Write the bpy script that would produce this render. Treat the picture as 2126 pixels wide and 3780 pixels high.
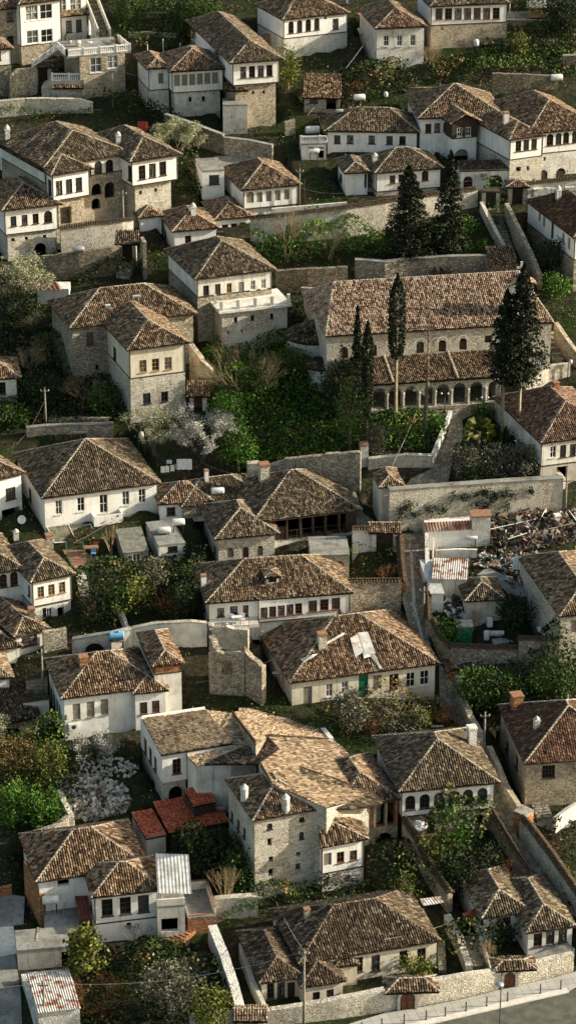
import bpy, math, random
import numpy as np
from mathutils import Vector
from mathutils.geometry import tessellate_polygon
random.seed(7)
rng = np.random.default_rng(11)
for _o in list(bpy.data.objects): bpy.data.objects.remove(_o)
S = bpy.context.scene
COL = S.collection
# ---------------------------------------------------------------- camera
VF = math.radians(21.0); PITCH = math.radians(24.0); CZ = 140.0
cam = bpy.data.cameras.new('camera'); cam_o = bpy.data.objects.new('camera', cam); COL.objects.link(cam_o)
cam_o.location = (0, 0, CZ); cam_o.rotation_euler = (math.radians(90) - PITCH, 0, 0)
cam.sensor_fit = 'VERTICAL'; cam.angle = VF; cam.clip_start = 1; cam.clip_end = 3000
S.camera = cam_o
# ---------------------------------------------------------------- light
SUN_AZ = math.radians(4.0); SUN_EL = math.radians(23.0)     # azimuth counter-clockwise from +X
w = bpy.data.worlds.new('World'); S.world = w; w.use_nodes = True
nt = w.node_tree; nt.nodes.clear()
sky = nt.nodes.new('ShaderNodeTexSky'); sky.sky_type = 'NISHITA'; sky.sun_disc = False
sky.sun_elevation = SUN_EL; sky.sun_rotation = math.pi/2 - SUN_AZ
sky.air_density = 1.0; sky.dust_density = 2.5; sky.ozone_density = 0.6
bg = nt.nodes.new('ShaderNodeBackground'); bg.inputs[1].default_value = 0.122
wo = nt.nodes.new('ShaderNodeOutputWorld')
tint = nt.nodes.new('ShaderNodeMix'); tint.data_type = 'RGBA'; tint.blend_type = 'MULTIPLY'; tint.inputs[0].default_value = 1; tint.inputs[7].default_value = (1.0, .95, .83, 1)
nt.links.new(sky.outputs[0], tint.inputs[6]); nt.links.new(tint.outputs[2], bg.inputs[0]); nt.links.new(bg.outputs[0], wo.inputs[0])
sl = bpy.data.lights.new('sun', 'SUN'); sl.energy = 3.9; sl.angle = math.radians(0.6); sl.color = (1.0, .92, .78)
so = bpy.data.objects.new('sun', sl); COL.objects.link(so)
sd = Vector((math.cos(SUN_AZ)*math.cos(SUN_EL), math.sin(SUN_AZ)*math.cos(SUN_EL), math.sin(SUN_EL)))
so.rotation_euler = sd.to_track_quat('Z', 'Y').to_euler(); so.location = (120, 200, 160)
S.view_settings.view_transform = 'Standard'; S.view_settings.look = 'None'
S.view_settings.exposure = 1.08; S.view_settings.gamma = 1
# ---------------------------------------------------------------- pixel geometry (photo is 2126 x 3780)
TN = math.tan(VF/2); FW = Vector((0, math.cos(PITCH), -math.sin(PITCH))); UP = Vector((0, math.sin(PITCH), math.cos(PITCH)))
CAM = Vector((0, 0, CZ))
TILES = {}
for _c, _x in (('a', 0), ('b', 710), ('c', 1416)):
    for _r, _y in enumerate((0, 600, 1200, 1800, 2400, 3150)): TILES[_c+str(_r)] = (_x, _y, .49)
TILES['l'] = (0, 2900, .7336); TILES['m'] = (1063, 2900, .7336)
TILES['q'] = (480, 2366, 1.1282); TILES['D'] = (0, 0, 1.46722)
cur = ['D']
def T(k): cur[0] = k
def P(p, t=None):
    x0, y0, k = TILES[t or (p[2] if len(p) > 2 and isinstance(p[2], str) else cur[0])]
    return (x0 + p[0]*k, y0 + p[1]*k)
def ray(s):
    return (FW + Vector((1, 0, 0))*((s[0]-1063)/1890*TN) + UP*((1890-s[1])/1890*TN)).normalized()
BUMPS = []     # local rises and hollows of the slope: x, y, dz, radius
def f_t(y, x=None):
    z = 7 + .31*max(0, y-205)
    if x is not None:
        for bx, by, dz, r in BUMPS:
            d2 = ((x-bx)**2 + (y-by)**2)/(r*r)
            if d2 < 9: z += dz*math.exp(-d2)
    return z
def hit_h(s, h=0.0):
    d = ray(s); lo, hi = 100.0, 900.0
    for _ in range(50):
        m = (lo+hi)/2; p = CAM + d*m
        if p.z > f_t(p.y, p.x) + h: lo = m
        else: hi = m
    return CAM + d*hi
def hit_z(s, z):
    d = ray(s); return CAM + d*((z-CZ)/d.z)
def z_on_vertical(p, s):
    """height on the vertical line through p that shows at the row of s"""
    ny = (1890-s[1])/1890*TN
    # row plane: points with up.c = ny * fw.c
    # (q.UP - ny q.FW)=0 with q=(x, y, z-CZ)
    return CZ + (ny*FW.y*p.y - UP.y*p.y)/(UP.z - ny*FW.z)
def hit_plane(s, o, n):
    d = ray(s); return CAM + d*((o-CAM).dot(n)/d.dot(n))
def G(p, h=0.0): return hit_h(P(p), h)
def at_top(base, top):
    b = G(base); return b, z_on_vertical(b, P(top)) - b.z
# ---------------------------------------------------------------- materials
MATS = {}
def mat(name, col, rough=.85, metal=0.0, spec=.3, build=None):
    m = bpy.data.materials.new(name); m.use_nodes = True
    t = m.node_tree; b = t.nodes['Principled BSDF']
    b.inputs['Base Color'].default_value = (*col, 1); b.inputs['Roughness'].default_value = rough
    b.inputs['Metallic'].default_value = metal; b.inputs['Specular IOR Level'].default_value = spec
    if build: build(t, b)
    MATS[name] = m; return m
def N(t, typ, **kw):
    n = t.nodes.new('ShaderNode'+typ)
    for k, v in kw.items():
        if k.startswith('i_'): n.inputs[k[2:].replace('_', ' ')].default_value = v
        else: setattr(n, k, v)
    return n
def coord(t, scale=(1, 1, 1)):
    tc = N(t, 'NewGeometry'); mp = N(t, 'Mapping'); mp.inputs['Scale'].default_value = scale
    t.links.new(tc.outputs['Position'], mp.inputs[0]); return mp.outputs[0]
def ramp(t, src, stops):
    r = N(t, 'ValToRGB'); e = r.color_ramp.elements
    while len(e) < len(stops): e.new(0.5)
    for i, (p, c) in enumerate(stops): e[i].position = p; e[i].color = (*c, 1)
    t.links.new(src, r.inputs[0]); return r.outputs[0]
def mix(t, a, b, fac, mode='MIX'):
    m = N(t, 'Mix', data_type='RGBA', blend_type=mode)
    for i, v in ((6, a), (7, b)):
        if isinstance(v, tuple): m.inputs[i].default_value = (*v, 1)
        else: t.links.new(v, m.inputs[i])
    if isinstance(fac, (int, float)): m.inputs[0].default_value = fac
    else: t.links.new(fac, m.inputs[0])
    return m.outputs[2]
def bump(t, b, h, strength=.5, dist=.05):
    n = N(t, 'Bump', i_Strength=strength, i_Distance=dist); t.links.new(h, n.inputs['Height']); t.links.new(n.outputs[0], b.inputs['Normal'])
def noise(t, c, scale, detail=5, rough=.6):
    n = N(t, 'TexNoise', i_Scale=scale, i_Detail=detail, i_Roughness=rough); t.links.new(c, n.inputs['Vector']); return n.outputs['Fac']
def tile_mat(name, stops, moss=.35, lichen=(.42, .38, .28)):
    def f(t, b):
        at = N(t, 'Attribute', attribute_name='tone'); c = coord(t)
        col = ramp(t, at.outputs['Fac'], stops)
        big = ramp(t, noise(t, c, .35, 4), [(.35, (0, 0, 0)), (.7, (1, 1, 1))])
        col = mix(t, col, (.055, .04, .022), N2(t, big, moss))
        sp = ramp(t, noise(t, c, 5.5, 3, .7), [(.56, (0, 0, 0)), (.68, (1, 1, 1))])
        col = mix(t, col, lichen, N2(t, sp, .42))
        dk = ramp(t, noise(t, c, 3.1, 4, .7), [(.55, (0, 0, 0)), (.75, (1, 1, 1))])
        col = mix(t, col, (.02, .014, .008), N2(t, dk, .6))
        t.links.new(col, b.inputs['Base Color'])
        bump(t, b, noise(t, c, 14, 3), .5, .02)
    return mat(name, (.2, .12, .07), .9, 0, .2, f)
def N2(t, src, k):
    m = N(t, 'Math', operation='MULTIPLY'); t.links.new(src, m.inputs[0]); m.inputs[1].default_value = k; return m.outputs[0]
tile_mat('tile', [(0, (.022, .014, .008)), (.3, (.092, .056, .029)), (.65, (.215, .142, .078)), (1, (.43, .32, .195))])
tile_mat('tile_dark', [(0, (.014, .009, .005)), (.35, (.06, .038, .02)), (.7, (.13, .088, .05)), (1, (.33, .27, .185))], .5)
tile_mat('tile_tan', [(0, (.06, .038, .02)), (.3, (.18, .122, .07)), (.65, (.30, .215, .13)), (1, (.50, .39, .26))], .15)
tile_mat('tile_warm', [(0, (.026, .014, .008)), (.3, (.105, .060, .030)), (.65, (.24, .150, .082)), (1, (.45, .32, .20))], .22)
tile_mat('tile_mossy', [(0, (.018, .013, .007)), (.3, (.078, .055, .030)), (.65, (.18, .130, .076)), (1, (.40, .32, .21))], .7)
tile_mat('tile_pale', [(0, (.15, .10, .055)), (.3, (.34, .24, .135)), (.65, (.50, .37, .22)), (1, (.66, .53, .35))], .06)
tile_mat('tile_pink', [(0, (.05, .024, .015)), (.3, (.19, .115, .068)), (.6, (.37, .25, .16)), (1, (.60, .48, .345))], .05, (.6, .52, .41))
tile_mat('tile_rust', [(0, (.03, .016, .01)), (.35, (.12, .06, .034)), (.75, (.21, .125, .075)), (1, (.40, .30, .2))], .35)
tile_mat('tile_brown', [(0, (.025, .012, .007)), (.4, (.075, .036, .02)), (.8, (.13, .065, .035)), (1, (.27, .17, .10))], .3, (.2, .13, .08))
tile_mat('tile_red', [(0, (.34, .07, .03)), (.5, (.54, .13, .055)), (1, (.62, .20, .09))], .05, (.5, .2, .11))
mat('roof_deck', (.018, .011, .007), .95)
mat('mortar', (.42, .35, .26), .95, build=lambda t, b: t.links.new(ramp(t, noise(t, coord(t), 4, 3), [(.35, (.12, .095, .065)), (.62, (.46, .40, .30))]), b.inputs['Base Color']))
mat('mortar_dark', (.2, .15, .1), .95, build=lambda t, b: t.links.new(ramp(t, noise(t, coord(t), 4, 3), [(.4, (.06, .042, .026)), (.65, (.27, .20, .13))]), b.inputs['Base Color']))
def plaster(name, base, dirt, amt=.5):
    def f(t, b):
        c = coord(t); n1 = ramp(t, noise(t, c, .55, 6, .65), [(.42, (0, 0, 0)), (.72, (1, 1, 1))])
        col = mix(t, base, dirt, N2(t, n1, amt))
        st = ramp(t, noise(t, coord(t, (2.2, 2.2, .22)), 1.3, 5, .7), [(.52, (0, 0, 0)), (.75, (1, 1, 1))])
        col = mix(t, col, tuple(x*.5 for x in dirt), N2(t, st, amt))
        sp = ramp(t, noise(t, c, 2.6, 6, .75), [(.60, (0, 0, 0)), (.66, (1, 1, 1))]); col = mix(t, col, tuple(x*.7 for x in dirt), N2(t, sp, amt*.8))
        t.links.new(col, b.inputs['Base Color']); bump(t, b, noise(t, c, 3.5, 6), .35, .04)
    return mat(name, base, .92, 0, .2, f)
plaster('white', (.78, .755, .68), (.46, .42, .33), .5)
plaster('white_worn', (.72, .69, .60), (.36, .32, .24), .8)
plaster('cream', (.66, .60, .46), (.38, .32, .22), .6)
plaster('grey_plaster', (.50, .46, .38), (.26, .22, .16), .8)
plaster('concrete', (.27, .26, .225), (.10, .095, .075), 1.0)
plaster('ochre', (.45, .34, .20), (.30, .22, .13), .7)
def stone(name, stops, scale=2.1, joint=(.09, .075, .05), patch=None, pamt=.5, flat=1.7, dkk=.85):
    def f(t, b):
        c = coord(t, (1, 1, flat))
        wob = N(t, 'TexNoise', i_Scale=1.6, i_Detail=2.0); t.links.new(c, wob.inputs['Vector'])
        ad = N(t, 'Mix', data_type='RGBA', blend_type='ADD'); ad.inputs[0].default_value = .18
        t.links.new(c, ad.inputs[6]); t.links.new(wob.outputs['Color'], ad.inputs[7])
        v = N(t, 'TexVoronoi', i_Scale=scale, feature='F1'); t.links.new(ad.outputs[2], v.inputs['Vector'])
        e = N(t, 'TexVoronoi', i_Scale=scale, feature='DISTANCE_TO_EDGE'); t.links.new(ad.outputs[2], e.inputs['Vector'])
        sp = N(t, 'SeparateColor'); t.links.new(v.outputs['Color'], sp.inputs[0])
        col = ramp(t, sp.outputs[0], stops)
        ef = ramp(t, e.outputs['Distance'], [(.02, (1, 1, 1)), (.09, (0, 0, 0))])
        col = mix(t, col, joint, N2(t, ef, .8))
        cc = coord(t)
        if patch:
            pf = ramp(t, noise(t, cc, .5, 6, .7), [(.45, (0, 0, 0)), (.56, (1, 1, 1))])
            col = mix(t, col, patch, N2(t, pf, pamt))
        dk = ramp(t, noise(t, cc, .8, 6, .75), [(.5, (0, 0, 0)), (.8, (1, 1, 1))])
        col = mix(t, col, (.07, .058, .035), N2(t, dk, dkk))
        st = ramp(t, noise(t, coord(t, (1.6, 1.6, .25)), 1.0, 5, .7), [(.55, (0, 0, 0)), (.78, (1, 1, 1))])
        col = mix(t, col, (.10, .085, .055), N2(t, st, .5))
        t.links.new(col, b.inputs['Base Color'])
        h = ramp(t, e.outputs['Distance'], [(0, (0, 0, 0)), (.18, (1, 1, 1))])
        bump(t, b, h, .8, .05)
    return mat(name, (.3, .27, .2), .95, 0, .15, f)
stone('stone', [(0, (.20, .165, .11)), (.5, (.36, .31, .22)), (1, (.56, .50, .38))], 4.3)
stone('stone_light', [(0, (.34, .30, .22)), (.5, (.50, .45, .35)), (1, (.68, .63, .50))], 4.3, (.20, .17, .12), (.62, .58, .48), .5, dkk=.5)
stone('stone_white', [(0, (.50, .47, .39)), (.5, (.62, .59, .51)), (1, (.74, .71, .62))], 4.6, (.32, .29, .23), (.74, .71, .63), .7, dkk=.5)
stone('stone_dark', [(0, (.10, .085, .055)), (.5, (.19, .16, .105)), (1, (.33, .28, .20))], 4.1, (.035, .03, .02))
stone('stone_ochre', [(0, (.22, .18, .12)), (.5, (.37, .315, .22)), (1, (.55, .48, .36))], 4.1, (.13, .10, .065), (.48, .40, .28), .5)
stone('rubble', [(0, (.28, .25, .19)), (.5, (.46, .43, .35)), (1, (.66, .63, .54))], 2.6, (.03, .025, .02), flat=1)
stone('paving', [(0, (.17, .15, .105)), (.5, (.25, .22, .16)), (1, (.35, .31, .23))], 1.5, (.10, .085, .055), flat=1)
def brick(name='brick'):
    def f(t, b):
        tc = N(t, 'TexCoord'); v = N(t, 'TexVoronoi', i_Scale=5.0); t.links.new(coord(t, (1, 1, 2.6)), v.inputs['Vector'])
        sp = N(t, 'SeparateColor'); t.links.new(v.outputs['Color'], sp.inputs[0])
        t.links.new(ramp(t, sp.outputs[0], [(0, (.16, .06, .025)), (.6, (.34, .15, .06)), (1, (.42, .27, .15))]), b.inputs['Base Color'])
    return mat(name, (.3, .12, .05), .95, 0, .1, f)
brick()
def speck(name, a, c2, sc=3, rough=.9, metal=0.0, lo=.4, hi=.62, det=5, bs=.3):
    def f(t, b):
        c = coord(t); n = noise(t, c, sc, det, .65)
        t.links.new(ramp(t, n, [(lo, a), (hi, c2)]), b.inputs['Base Color']); bump(t, b, n, bs, .05)
    return mat(name, a, rough, metal, .3, f)
speck('wood_dark', (.035, .022, .014), (.07, .045, .028), 5)
speck('wood_grey', (.16, .14, .10), (.28, .24, .18), 5)
speck('wood_brown', (.10, .04, .02), (.16, .07, .035), 5)
speck('wood_tan', (.26, .17, .08), (.34, .22, .11), 5)
speck('green_paint', (.01, .10, .05), (.02, .15, .08), 4, .5)
speck('blue_plastic', (.12, .33, .48), (.20, .42, .56), 2, .4)
speck('white_paint', (.72, .70, .65), (.60, .57, .50), 3, .5)
speck('tank_white', (.70, .69, .64), (.50, .47, .40), 2.2, .4)
speck('rust', (.20, .07, .03), (.52, .49, .43), 1.3, .8, 0, .40, .52)
speck('rust_heavy', (.16, .06, .03), (.36, .24, .17), 1.1, .85, 0, .42, .6)
speck('tin', (.50, .50, .46), (.30, .29, .25), 1.1, .5)
speck('metal_dark', (.03, .03, .028), (.06, .055, .05), 4, .5)
speck('galvanised', (.42, .42, .40), (.30, .29, .27), 3, .4, .5)
speck('red_tin', (.30, .05, .025), (.40, .11, .05), 1.5, .6)
speck('dark_red_tin', (.10, .02, .014), (.17, .045, .025), 1.5, .6)
speck('asphalt', (.06, .06, .043), (.115, .112, .085), 1.1, .9, 0, .38, .66, 9)
speck('terracotta', (.20, .095, .05), (.30, .17, .10), 4)
speck('plastic_red', (.42, .06, .03), (.35, .05, .03), 4, .5)
speck('cloth_white', (.70, .70, .68), (.56, .56, .55), 3)
speck('cloth_green', (.32, .42, .12), (.26, .34, .10), 3)
speck('netting', (.11, .11, .08), (.20, .19, .15), 2)
speck('bark', (.10, .075, .048), (.20, .155, .10), 4)
speck('bark_pale', (.30, .24, .15), (.20, .155, .09), 3)
speck('twig', (.36, .27, .15), (.20, .14, .075), 1.2)
speck('twig_rust', (.24, .10, .032), (.15, .06, .022), 1.2)
speck('kerb_stone', (.58, .55, .47), (.48, .45, .38), 2)
speck('wire', (.20, .19, .16), (.28, .27, .23), 2)
mat('glass', (.012, .013, .012), .12, 0, .5)
mat('glass_curtain', (.16, .16, .14), .35, 0, .5, lambda t, b: t.links.new(ramp(t, noise(t, coord(t, (1, 1, .4)), 5, 3), [(.42, (.03, .03, .026)), (.6, (.3, .29, .25))]), b.inputs['Base Color']))
mat('glass_sky', (.07, .075, .07), .06, 0, .8)
mat('opening_shade', (.006, .005, .004), 1)  # near-black colour standing in for the shade inside an opening
mat('canopy_glass', (.13, .12, .08), .35, 0, .5, lambda t, b: t.links.new(ramp(t, noise(t, coord(t), .8, 4), [(.35, (.09, .08, .05)), (.7, (.24, .22, .15))]), b.inputs['Base Color']))
def leafm(name, stops, rough=.6):
    def f(t, b):
        at = N(t, 'Attribute', attribute_name='tone'); t.links.new(ramp(t, at.outputs['Fac'], stops), b.inputs['Base Color'])
        b.inputs['Specular IOR Level'].default_value = .15
    return mat(name, stops[0][1], rough, 0, .15, f)
leafm('leaf', [(0, (0.006694, 0.01458, 0.002945)), (.5, (0.02749, 0.05584, 0.008064)), (1, (0.1046, 0.1699, 0.02454))])
leafm('leaf_bright', [(0, (0.01021, 0.02685, 0.003234)), (.5, (0.04192, 0.1043, 0.009108)), (1, (0.1531, 0.2686, 0.03234))])
leafm('leaf_lime', [(0, (0.02031, 0.02623, 0.004297)), (.5, (0.08008, 0.09768, 0.0147)), (1, (0.2438, 0.2361, 0.04476))])
leafm('leaf_olive', [(0, (0.02028, 0.02158, 0.01162)), (.5, (0.08667, 0.0857, 0.0509)), (1, (0.2739, 0.2518, 0.1646))])
leafm('leaf_conifer', [(0, (0.003332, 0.005802, 0.002499)), (.5, (0.01505, 0.02145, 0.008211)), (1, (0.06247, 0.07252, 0.02604))])
leafm('leaf_dry', [(0, (0.03249, 0.02038, 0.006616)), (.5, (0.1245, 0.07953, 0.02536)), (1, (0.3384, 0.2421, 0.0882))])
leafm('leaf_dark', [(0, (0.002499, 0.005076, 0.001666)), (.5, (0.01095, 0.02025, 0.005474)), (1, (0.04686, 0.07252, 0.01458))])
leafm('blossom', [(0, (0.1965, 0.1842, 0.1272)), (.5, (0.3808, 0.3685, 0.3006)), (1, (0.522, 0.5097, 0.4393))])
leafm('blossom_green', [(0, (0.1403, 0.153, 0.06)), (.5, (0.306, 0.306, 0.168)), (1, (0.4781, 0.459, 0.312))])
leafm('flower', [(0, (0.2975, 0.0255, 0.016)), (.5, (0.425, 0.068, 0.04)), (1, (0.085, 0.17, 0.024))])
def ground_mat():
    def f(t, b):
        c = coord(t); n = noise(t, c, .16, 6, .7); m = noise(t, c, 1.7, 6, .75)
        soil = ramp(t, m, [(.3, (.012, .010, .006)), (.55, (.042, .034, .020)), (.75, (.12, .10, .065))])
        gr = ramp(t, m, [(.3, (.006, .010, .003)), (.55, (.018, .030, .006)), (.8, (.06, .075, .018))])
        col = mix(t, soil, gr, ramp(t, n, [(.40, (0, 0, 0)), (.60, (1, 1, 1))]))
        t.links.new(col, b.inputs['Base Color']); bump(t, b, m, .8, .2)
    return mat('ground', (.06, .05, .03), .95, 0, .1, f)
ground_mat()
def pave_mat():
    def f(t, b):
        br = N(t, 'TexBrick', i_Scale=1.0); br.offset = 0.0
        br.inputs['Color1'].default_value = (.40, .39, .34, 1); br.inputs['Color2'].default_value = (.34, .33, .29, 1); br.inputs['Mortar'].default_value = (.22, .21, .18, 1)
        br.inputs['Mortar Size'].default_value = .025; br.inputs['Brick Width'].default_value = .8; br.inputs['Row Height'].default_value = .8
        c = coord(t); r = N(t, 'VectorRotate'); r.inputs['Angle'].default_value = -.27; t.links.new(c, r.inputs[0])
        t.links.new(r.outputs[0], br.inputs['Vector'])
        col = mix(t, br.outputs['Color'], (.2, .18, .14), N2(t, ramp(t, noise(t, c, .8, 5), [(.45, (0, 0, 0)), (.8, (1, 1, 1))]), .6))
        t.links.new(col, b.inputs['Base Color'])
    return mat('sidewalk', (.4, .38, .33), .9, 0, .2, f)
pave_mat()
# ---------------------------------------------------------------- mesh helpers
class MB:
    def __init__(s): s.v = []; s.f = []; s.m = []; s.n = 0
    def add(s, vs, fs, m=0):
        k = s.n
        s.v.extend([tuple(x) for x in vs]); s.f.extend([tuple(i+k for i in f) for f in fs]); s.m.extend([m]*len(fs)); s.n += len(vs)
    def box(s, o, a, b, c, m=0):
        """corner o and three edge vectors"""
        o, a, b, c = Vector(o), Vector(a), Vector(b), Vector(c)
        if a.cross(b).dot(c) < 0: a, b = b, a
        s.add([o, o+a, o+a+b, o+b, o+c, o+a+c, o+a+b+c, o+b+c],
              [(0, 3, 2, 1), (4, 5, 6, 7), (0, 1, 5, 4), (1, 2, 6, 5), (2, 3, 7, 6), (3, 0, 4, 7)], m)
    def cbox(s, c, sx, sy, sz, rz=0.0, m=0):
        """box with its base centre at c"""
        u = Vector((math.cos(rz), math.sin(rz), 0)); v = Vector((-u.y, u.x, 0)); c = Vector(c)
        s.box(c-u*sx/2-v*sy/2, u*sx, v*sy, Vector((0, 0, sz)), m)
    def tube(s, pts, r, n=6, m=0, r2=None, cap=True):
        pts = [Vector(p) for p in pts]; K = len(pts); vs = []
        for i, p in enumerate(pts):
            d = (pts[min(i+1, K-1)] - pts[max(i-1, 0)]).normalized()
            a = d.cross(Vector((0, 0, 1)));
            if a.length < 1e-3: a = Vector((1, 0, 0))
            a.normalize(); b = d.cross(a)
            rr = r if r2 is None else r + (r2-r)*i/max(K-1, 1)
            for k in range(n):
                t = 2*math.pi*k/n; vs.append(p + (a*math.cos(t)+b*math.sin(t))*rr)
        fs = [(i*n+k, i*n+(k+1) % n, (i+1)*n+(k+1) % n, (i+1)*n+k) for i in range(K-1) for k in range(n)]
        if cap: fs += [tuple(range(n-1, -1, -1)), tuple((K-1)*n+k for k in range(n))]
        s.add(vs, fs, m)
    def lathe(s, c, prof, n=12, m=0):
        c = Vector(c); vs = []
        for r, z in prof:
            for k in range(n):
                t = 2*math.pi*k/n; vs.append(c + Vector((r*math.cos(t), r*math.sin(t), z)))
        K = len(prof)
        fs = [(i*n+k, i*n+(k+1) % n, (i+1)*n+(k+1) % n, (i+1)*n+k) for i in range(K-1) for k in range(n)]
        fs += [tuple(range(n-1, -1, -1)), tuple((K-1)*n+k for k in range(n))]
        s.add(vs, fs, m)
    def build(s, name, mats, parent=None, org=None, smooth=False):
        if org is None: org = parent['_o'] if parent is not None and '_o' in parent else (0, 0, 0)
        org = Vector(org)
        me = bpy.data.meshes.new(name)
        me.from_pydata([(v[0]-org.x, v[1]-org.y, v[2]-org.z) for v in s.v], [], s.f)
        if not isinstance(mats, (list, tuple)): mats = [mats]
        for m in mats: me.materials.append(MATS[m])
        if len(mats) > 1: me.polygons.foreach_set('material_index', s.m)
        if smooth: me.polygons.foreach_set('use_smooth', [True]*len(me.polygons))
        me.update()
        return link(name, me, parent, org)
def link(name, me, parent, org):
    o = bpy.data.objects.new(name, me); COL.objects.link(o)
    if parent is not None:
        o.parent = parent; po = Vector(tuple(world_org(parent)))
        o.location = Vector(org) - po
    else: o.location = org
    ORG[o.name] = Vector(org)
    return o
ORG = {}
def world_org(o): return ORG[o.name]
def thing(name, label, cat, loc, group=None):
    o = bpy.data.objects.new(name, None); COL.objects.link(o); o.location = loc; o.empty_display_size = .3
    o['label'] = label; o['category'] = cat
    if group: o['group'] = group
    ORG[o.name] = Vector(loc); return o
def tag(o, label, cat, group=None, kind=None):
    if label: o['label'] = label
    if cat: o['category'] = cat
    if group: o['group'] = group
    if kind: o['kind'] = kind
    return o
def part(mb, name, mats, parent, smooth=False): return mb.build(name, mats, parent, world_org(parent), smooth)
def solo(mb, name, mats, loc, label, cat, group=None, kind=None, smooth=False):
    return tag(mb.build(name, mats, None, loc, smooth), label, cat, group, kind)
def copy_thing(src, loc, label=None, rz=None):
    r = src.copy(); COL.objects.link(r); r.location = loc; ORG[r.name] = Vector(loc)
    if rz is not None: r.rotation_euler = (0, 0, rz)
    if label: r['label'] = label
    for ch in [c for c in bpy.data.objects if c.parent == src]:
        c = ch.copy(); COL.objects.link(c); c.parent = r
    return r
def np_mesh(name, V, F, mats, tone=None, mi=None, smooth=False, loops=4):
    me = bpy.data.meshes.new(name); nv, nf = len(V), len(F)
    me.vertices.add(nv); me.vertices.foreach_set('co', np.ascontiguousarray(V, dtype=np.float32).ravel())
    me.loops.add(nf*loops); me.loops.foreach_set('vertex_index', np.ascontiguousarray(F, dtype=np.int32).ravel())
    me.polygons.add(nf); me.polygons.foreach_set('loop_start', np.arange(nf, dtype=np.int32)*loops)
    for m in mats: me.materials.append(MATS[m])
    if mi is not None: me.polygons.foreach_set('material_index', np.ascontiguousarray(mi, dtype=np.int32))
    me.update(calc_edges=True)
    if tone is not None:
        a = me.attributes.new('tone', 'FLOAT', 'FACE'); a.data.foreach_set('value', np.ascontiguousarray(tone, dtype=np.float32))
    if smooth: me.polygons.foreach_set('use_smooth', np.ones(nf, dtype=bool))
    return me
# ---------------------------------------------------------------- tiled roofs
TW, TL = .215, .35
def tile_face(poly, dens=1.0, flat=False, auto=False):
    """poly: 3D points, first edge is the eave. Returns V, F, tone of barrel tiles laid on it."""
    p0, p1 = Vector(poly[0]), Vector(poly[1]); u = (p1-p0).normalized()
    n = Vector((0, 0, 0))
    for i in range(len(poly)):
        a, b = Vector(poly[i])-p0, Vector(poly[(i+1) % len(poly)])-p0; n += a.cross(b)
    n.normalize()
    if n.z < 0: n = -n
    if auto: u = Vector((0, 0, 1)).cross(n).normalized()
    v = n.cross(u)
    if v.z < 0: v = -v
    q = [((Vector(p)-p0).dot(u), (Vector(p)-p0).dot(v)) for p in poly]
    umin, umax = min(a for a, _ in q), max(a for a, _ in q)
    nc = max(1, int((umax-umin)/TW)); tw = (umax-umin)/nc
    rows = []
    for i in range(nc):
        uc = umin + (i+.5)*tw; xs = []
        for k in range(len(q)):
            (a, b), (c, d) = q[k], q[(k+1) % len(q)]
            if (a <= uc < c) or (c <= uc < a): xs.append(b + (d-b)*(uc-a)/(c-a))
        xs.sort()
        for j in range(0, len(xs)-1, 2):
            lo, hi = xs[j], xs[j+1]
            if lo < .05: lo += random.uniform(-.07, .04)
            nr = max(1, int(round((hi-lo)/TL))); L = (hi-lo)/nr
            if hi-lo < .12: continue
            off = random.random()*.6
            for r in range(nr):
                a0 = lo + (r - (off if r else 0))*L; b0 = min(lo + (r+1-off)*L if r < nr-1 else hi, hi)
                rows.append((uc, a0, b0))
    if not rows: return None
    A = np.array(rows); K = len(A)
    if flat: pu, ph = np.array([-.48, -.3, 0, .3, .48])*tw, np.array([.0, .035, .03, .035, .0])
    else: pu, ph = np.array([-.47, -.30, 0, .30, .47])*tw, np.array([-.03, .065, .10, .065, -.03])
    uc = A[:, 0] + rng.normal(0, .012, K)
    jit = rng.normal(0, .012, K)
    ph0 = random.uniform(0, 6)
    V = np.zeros((K, 2, 5, 3))
    U, W, NN = np.array(u), np.array(v), np.array(n)
    for e in (0, 1):
        wsc = 1.0 if e == 0 else .86
        du = uc[:, None] + pu[None, :]*wsc + (rng.normal(0, .008, K)[:, None] if e else 0)
        h = ph[None, :] + jit[:, None] + (.045 if e == 0 else 0.0)
        vv = A[:, 1+e][:, None]
        h = h + (.04*np.sin(uc*.9+ph0)*np.sin(vv[:, 0]*1.3+ph0*2) + .025*np.sin(uc*2.3+vv[:, 0]*.8+ph0))[:, None]
        V[:, e] = np.array(p0) + du[..., None]*U + vv[..., None]*W + h[..., None]*NN
    V = V.reshape(-1, 3)
    base = (np.arange(K)*10)[:, None, None]
    f = np.array([[i, i+1, i+6, i+5] for i in range(4)])[None]
    F = (base + f).reshape(-1, 4)
    tone = np.clip(rng.beta(1.15, 1.3, K), 0, 1)
    return V, F, np.repeat(tone, 4)
def ridge_caps(mb, a, b, r=.12, L=.36):
    a, b = Vector(a), Vector(b); n = max(1, int((b-a).length/L)); d = (b-a)/n
    s = d.cross(Vector((0, 0, 1)));
    if s.length < 1e-4: return
    s.normalize(); up = s.cross(d).normalized()
    if up.z < 0: up = -up
    for i in range(n):
        o = a + d*i + up*random.uniform(-.01, .02); vs = []
        for e, (k, lift) in enumerate(((1.0, .05), (.85, .0))):
            for t in (-1, -.6, 0, .6, 1):
                vs.append(o + d*(e*1.05) + s*(r*t*k) + up*(math.sqrt(max(0, 1-t*t*.8))*r*.75 + lift - .02))
        mb.add(vs, [(i2, i2+1, i2+6, i2+5) for i2 in range(4)] + [(0, 1, 2, 3, 4)])
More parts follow.
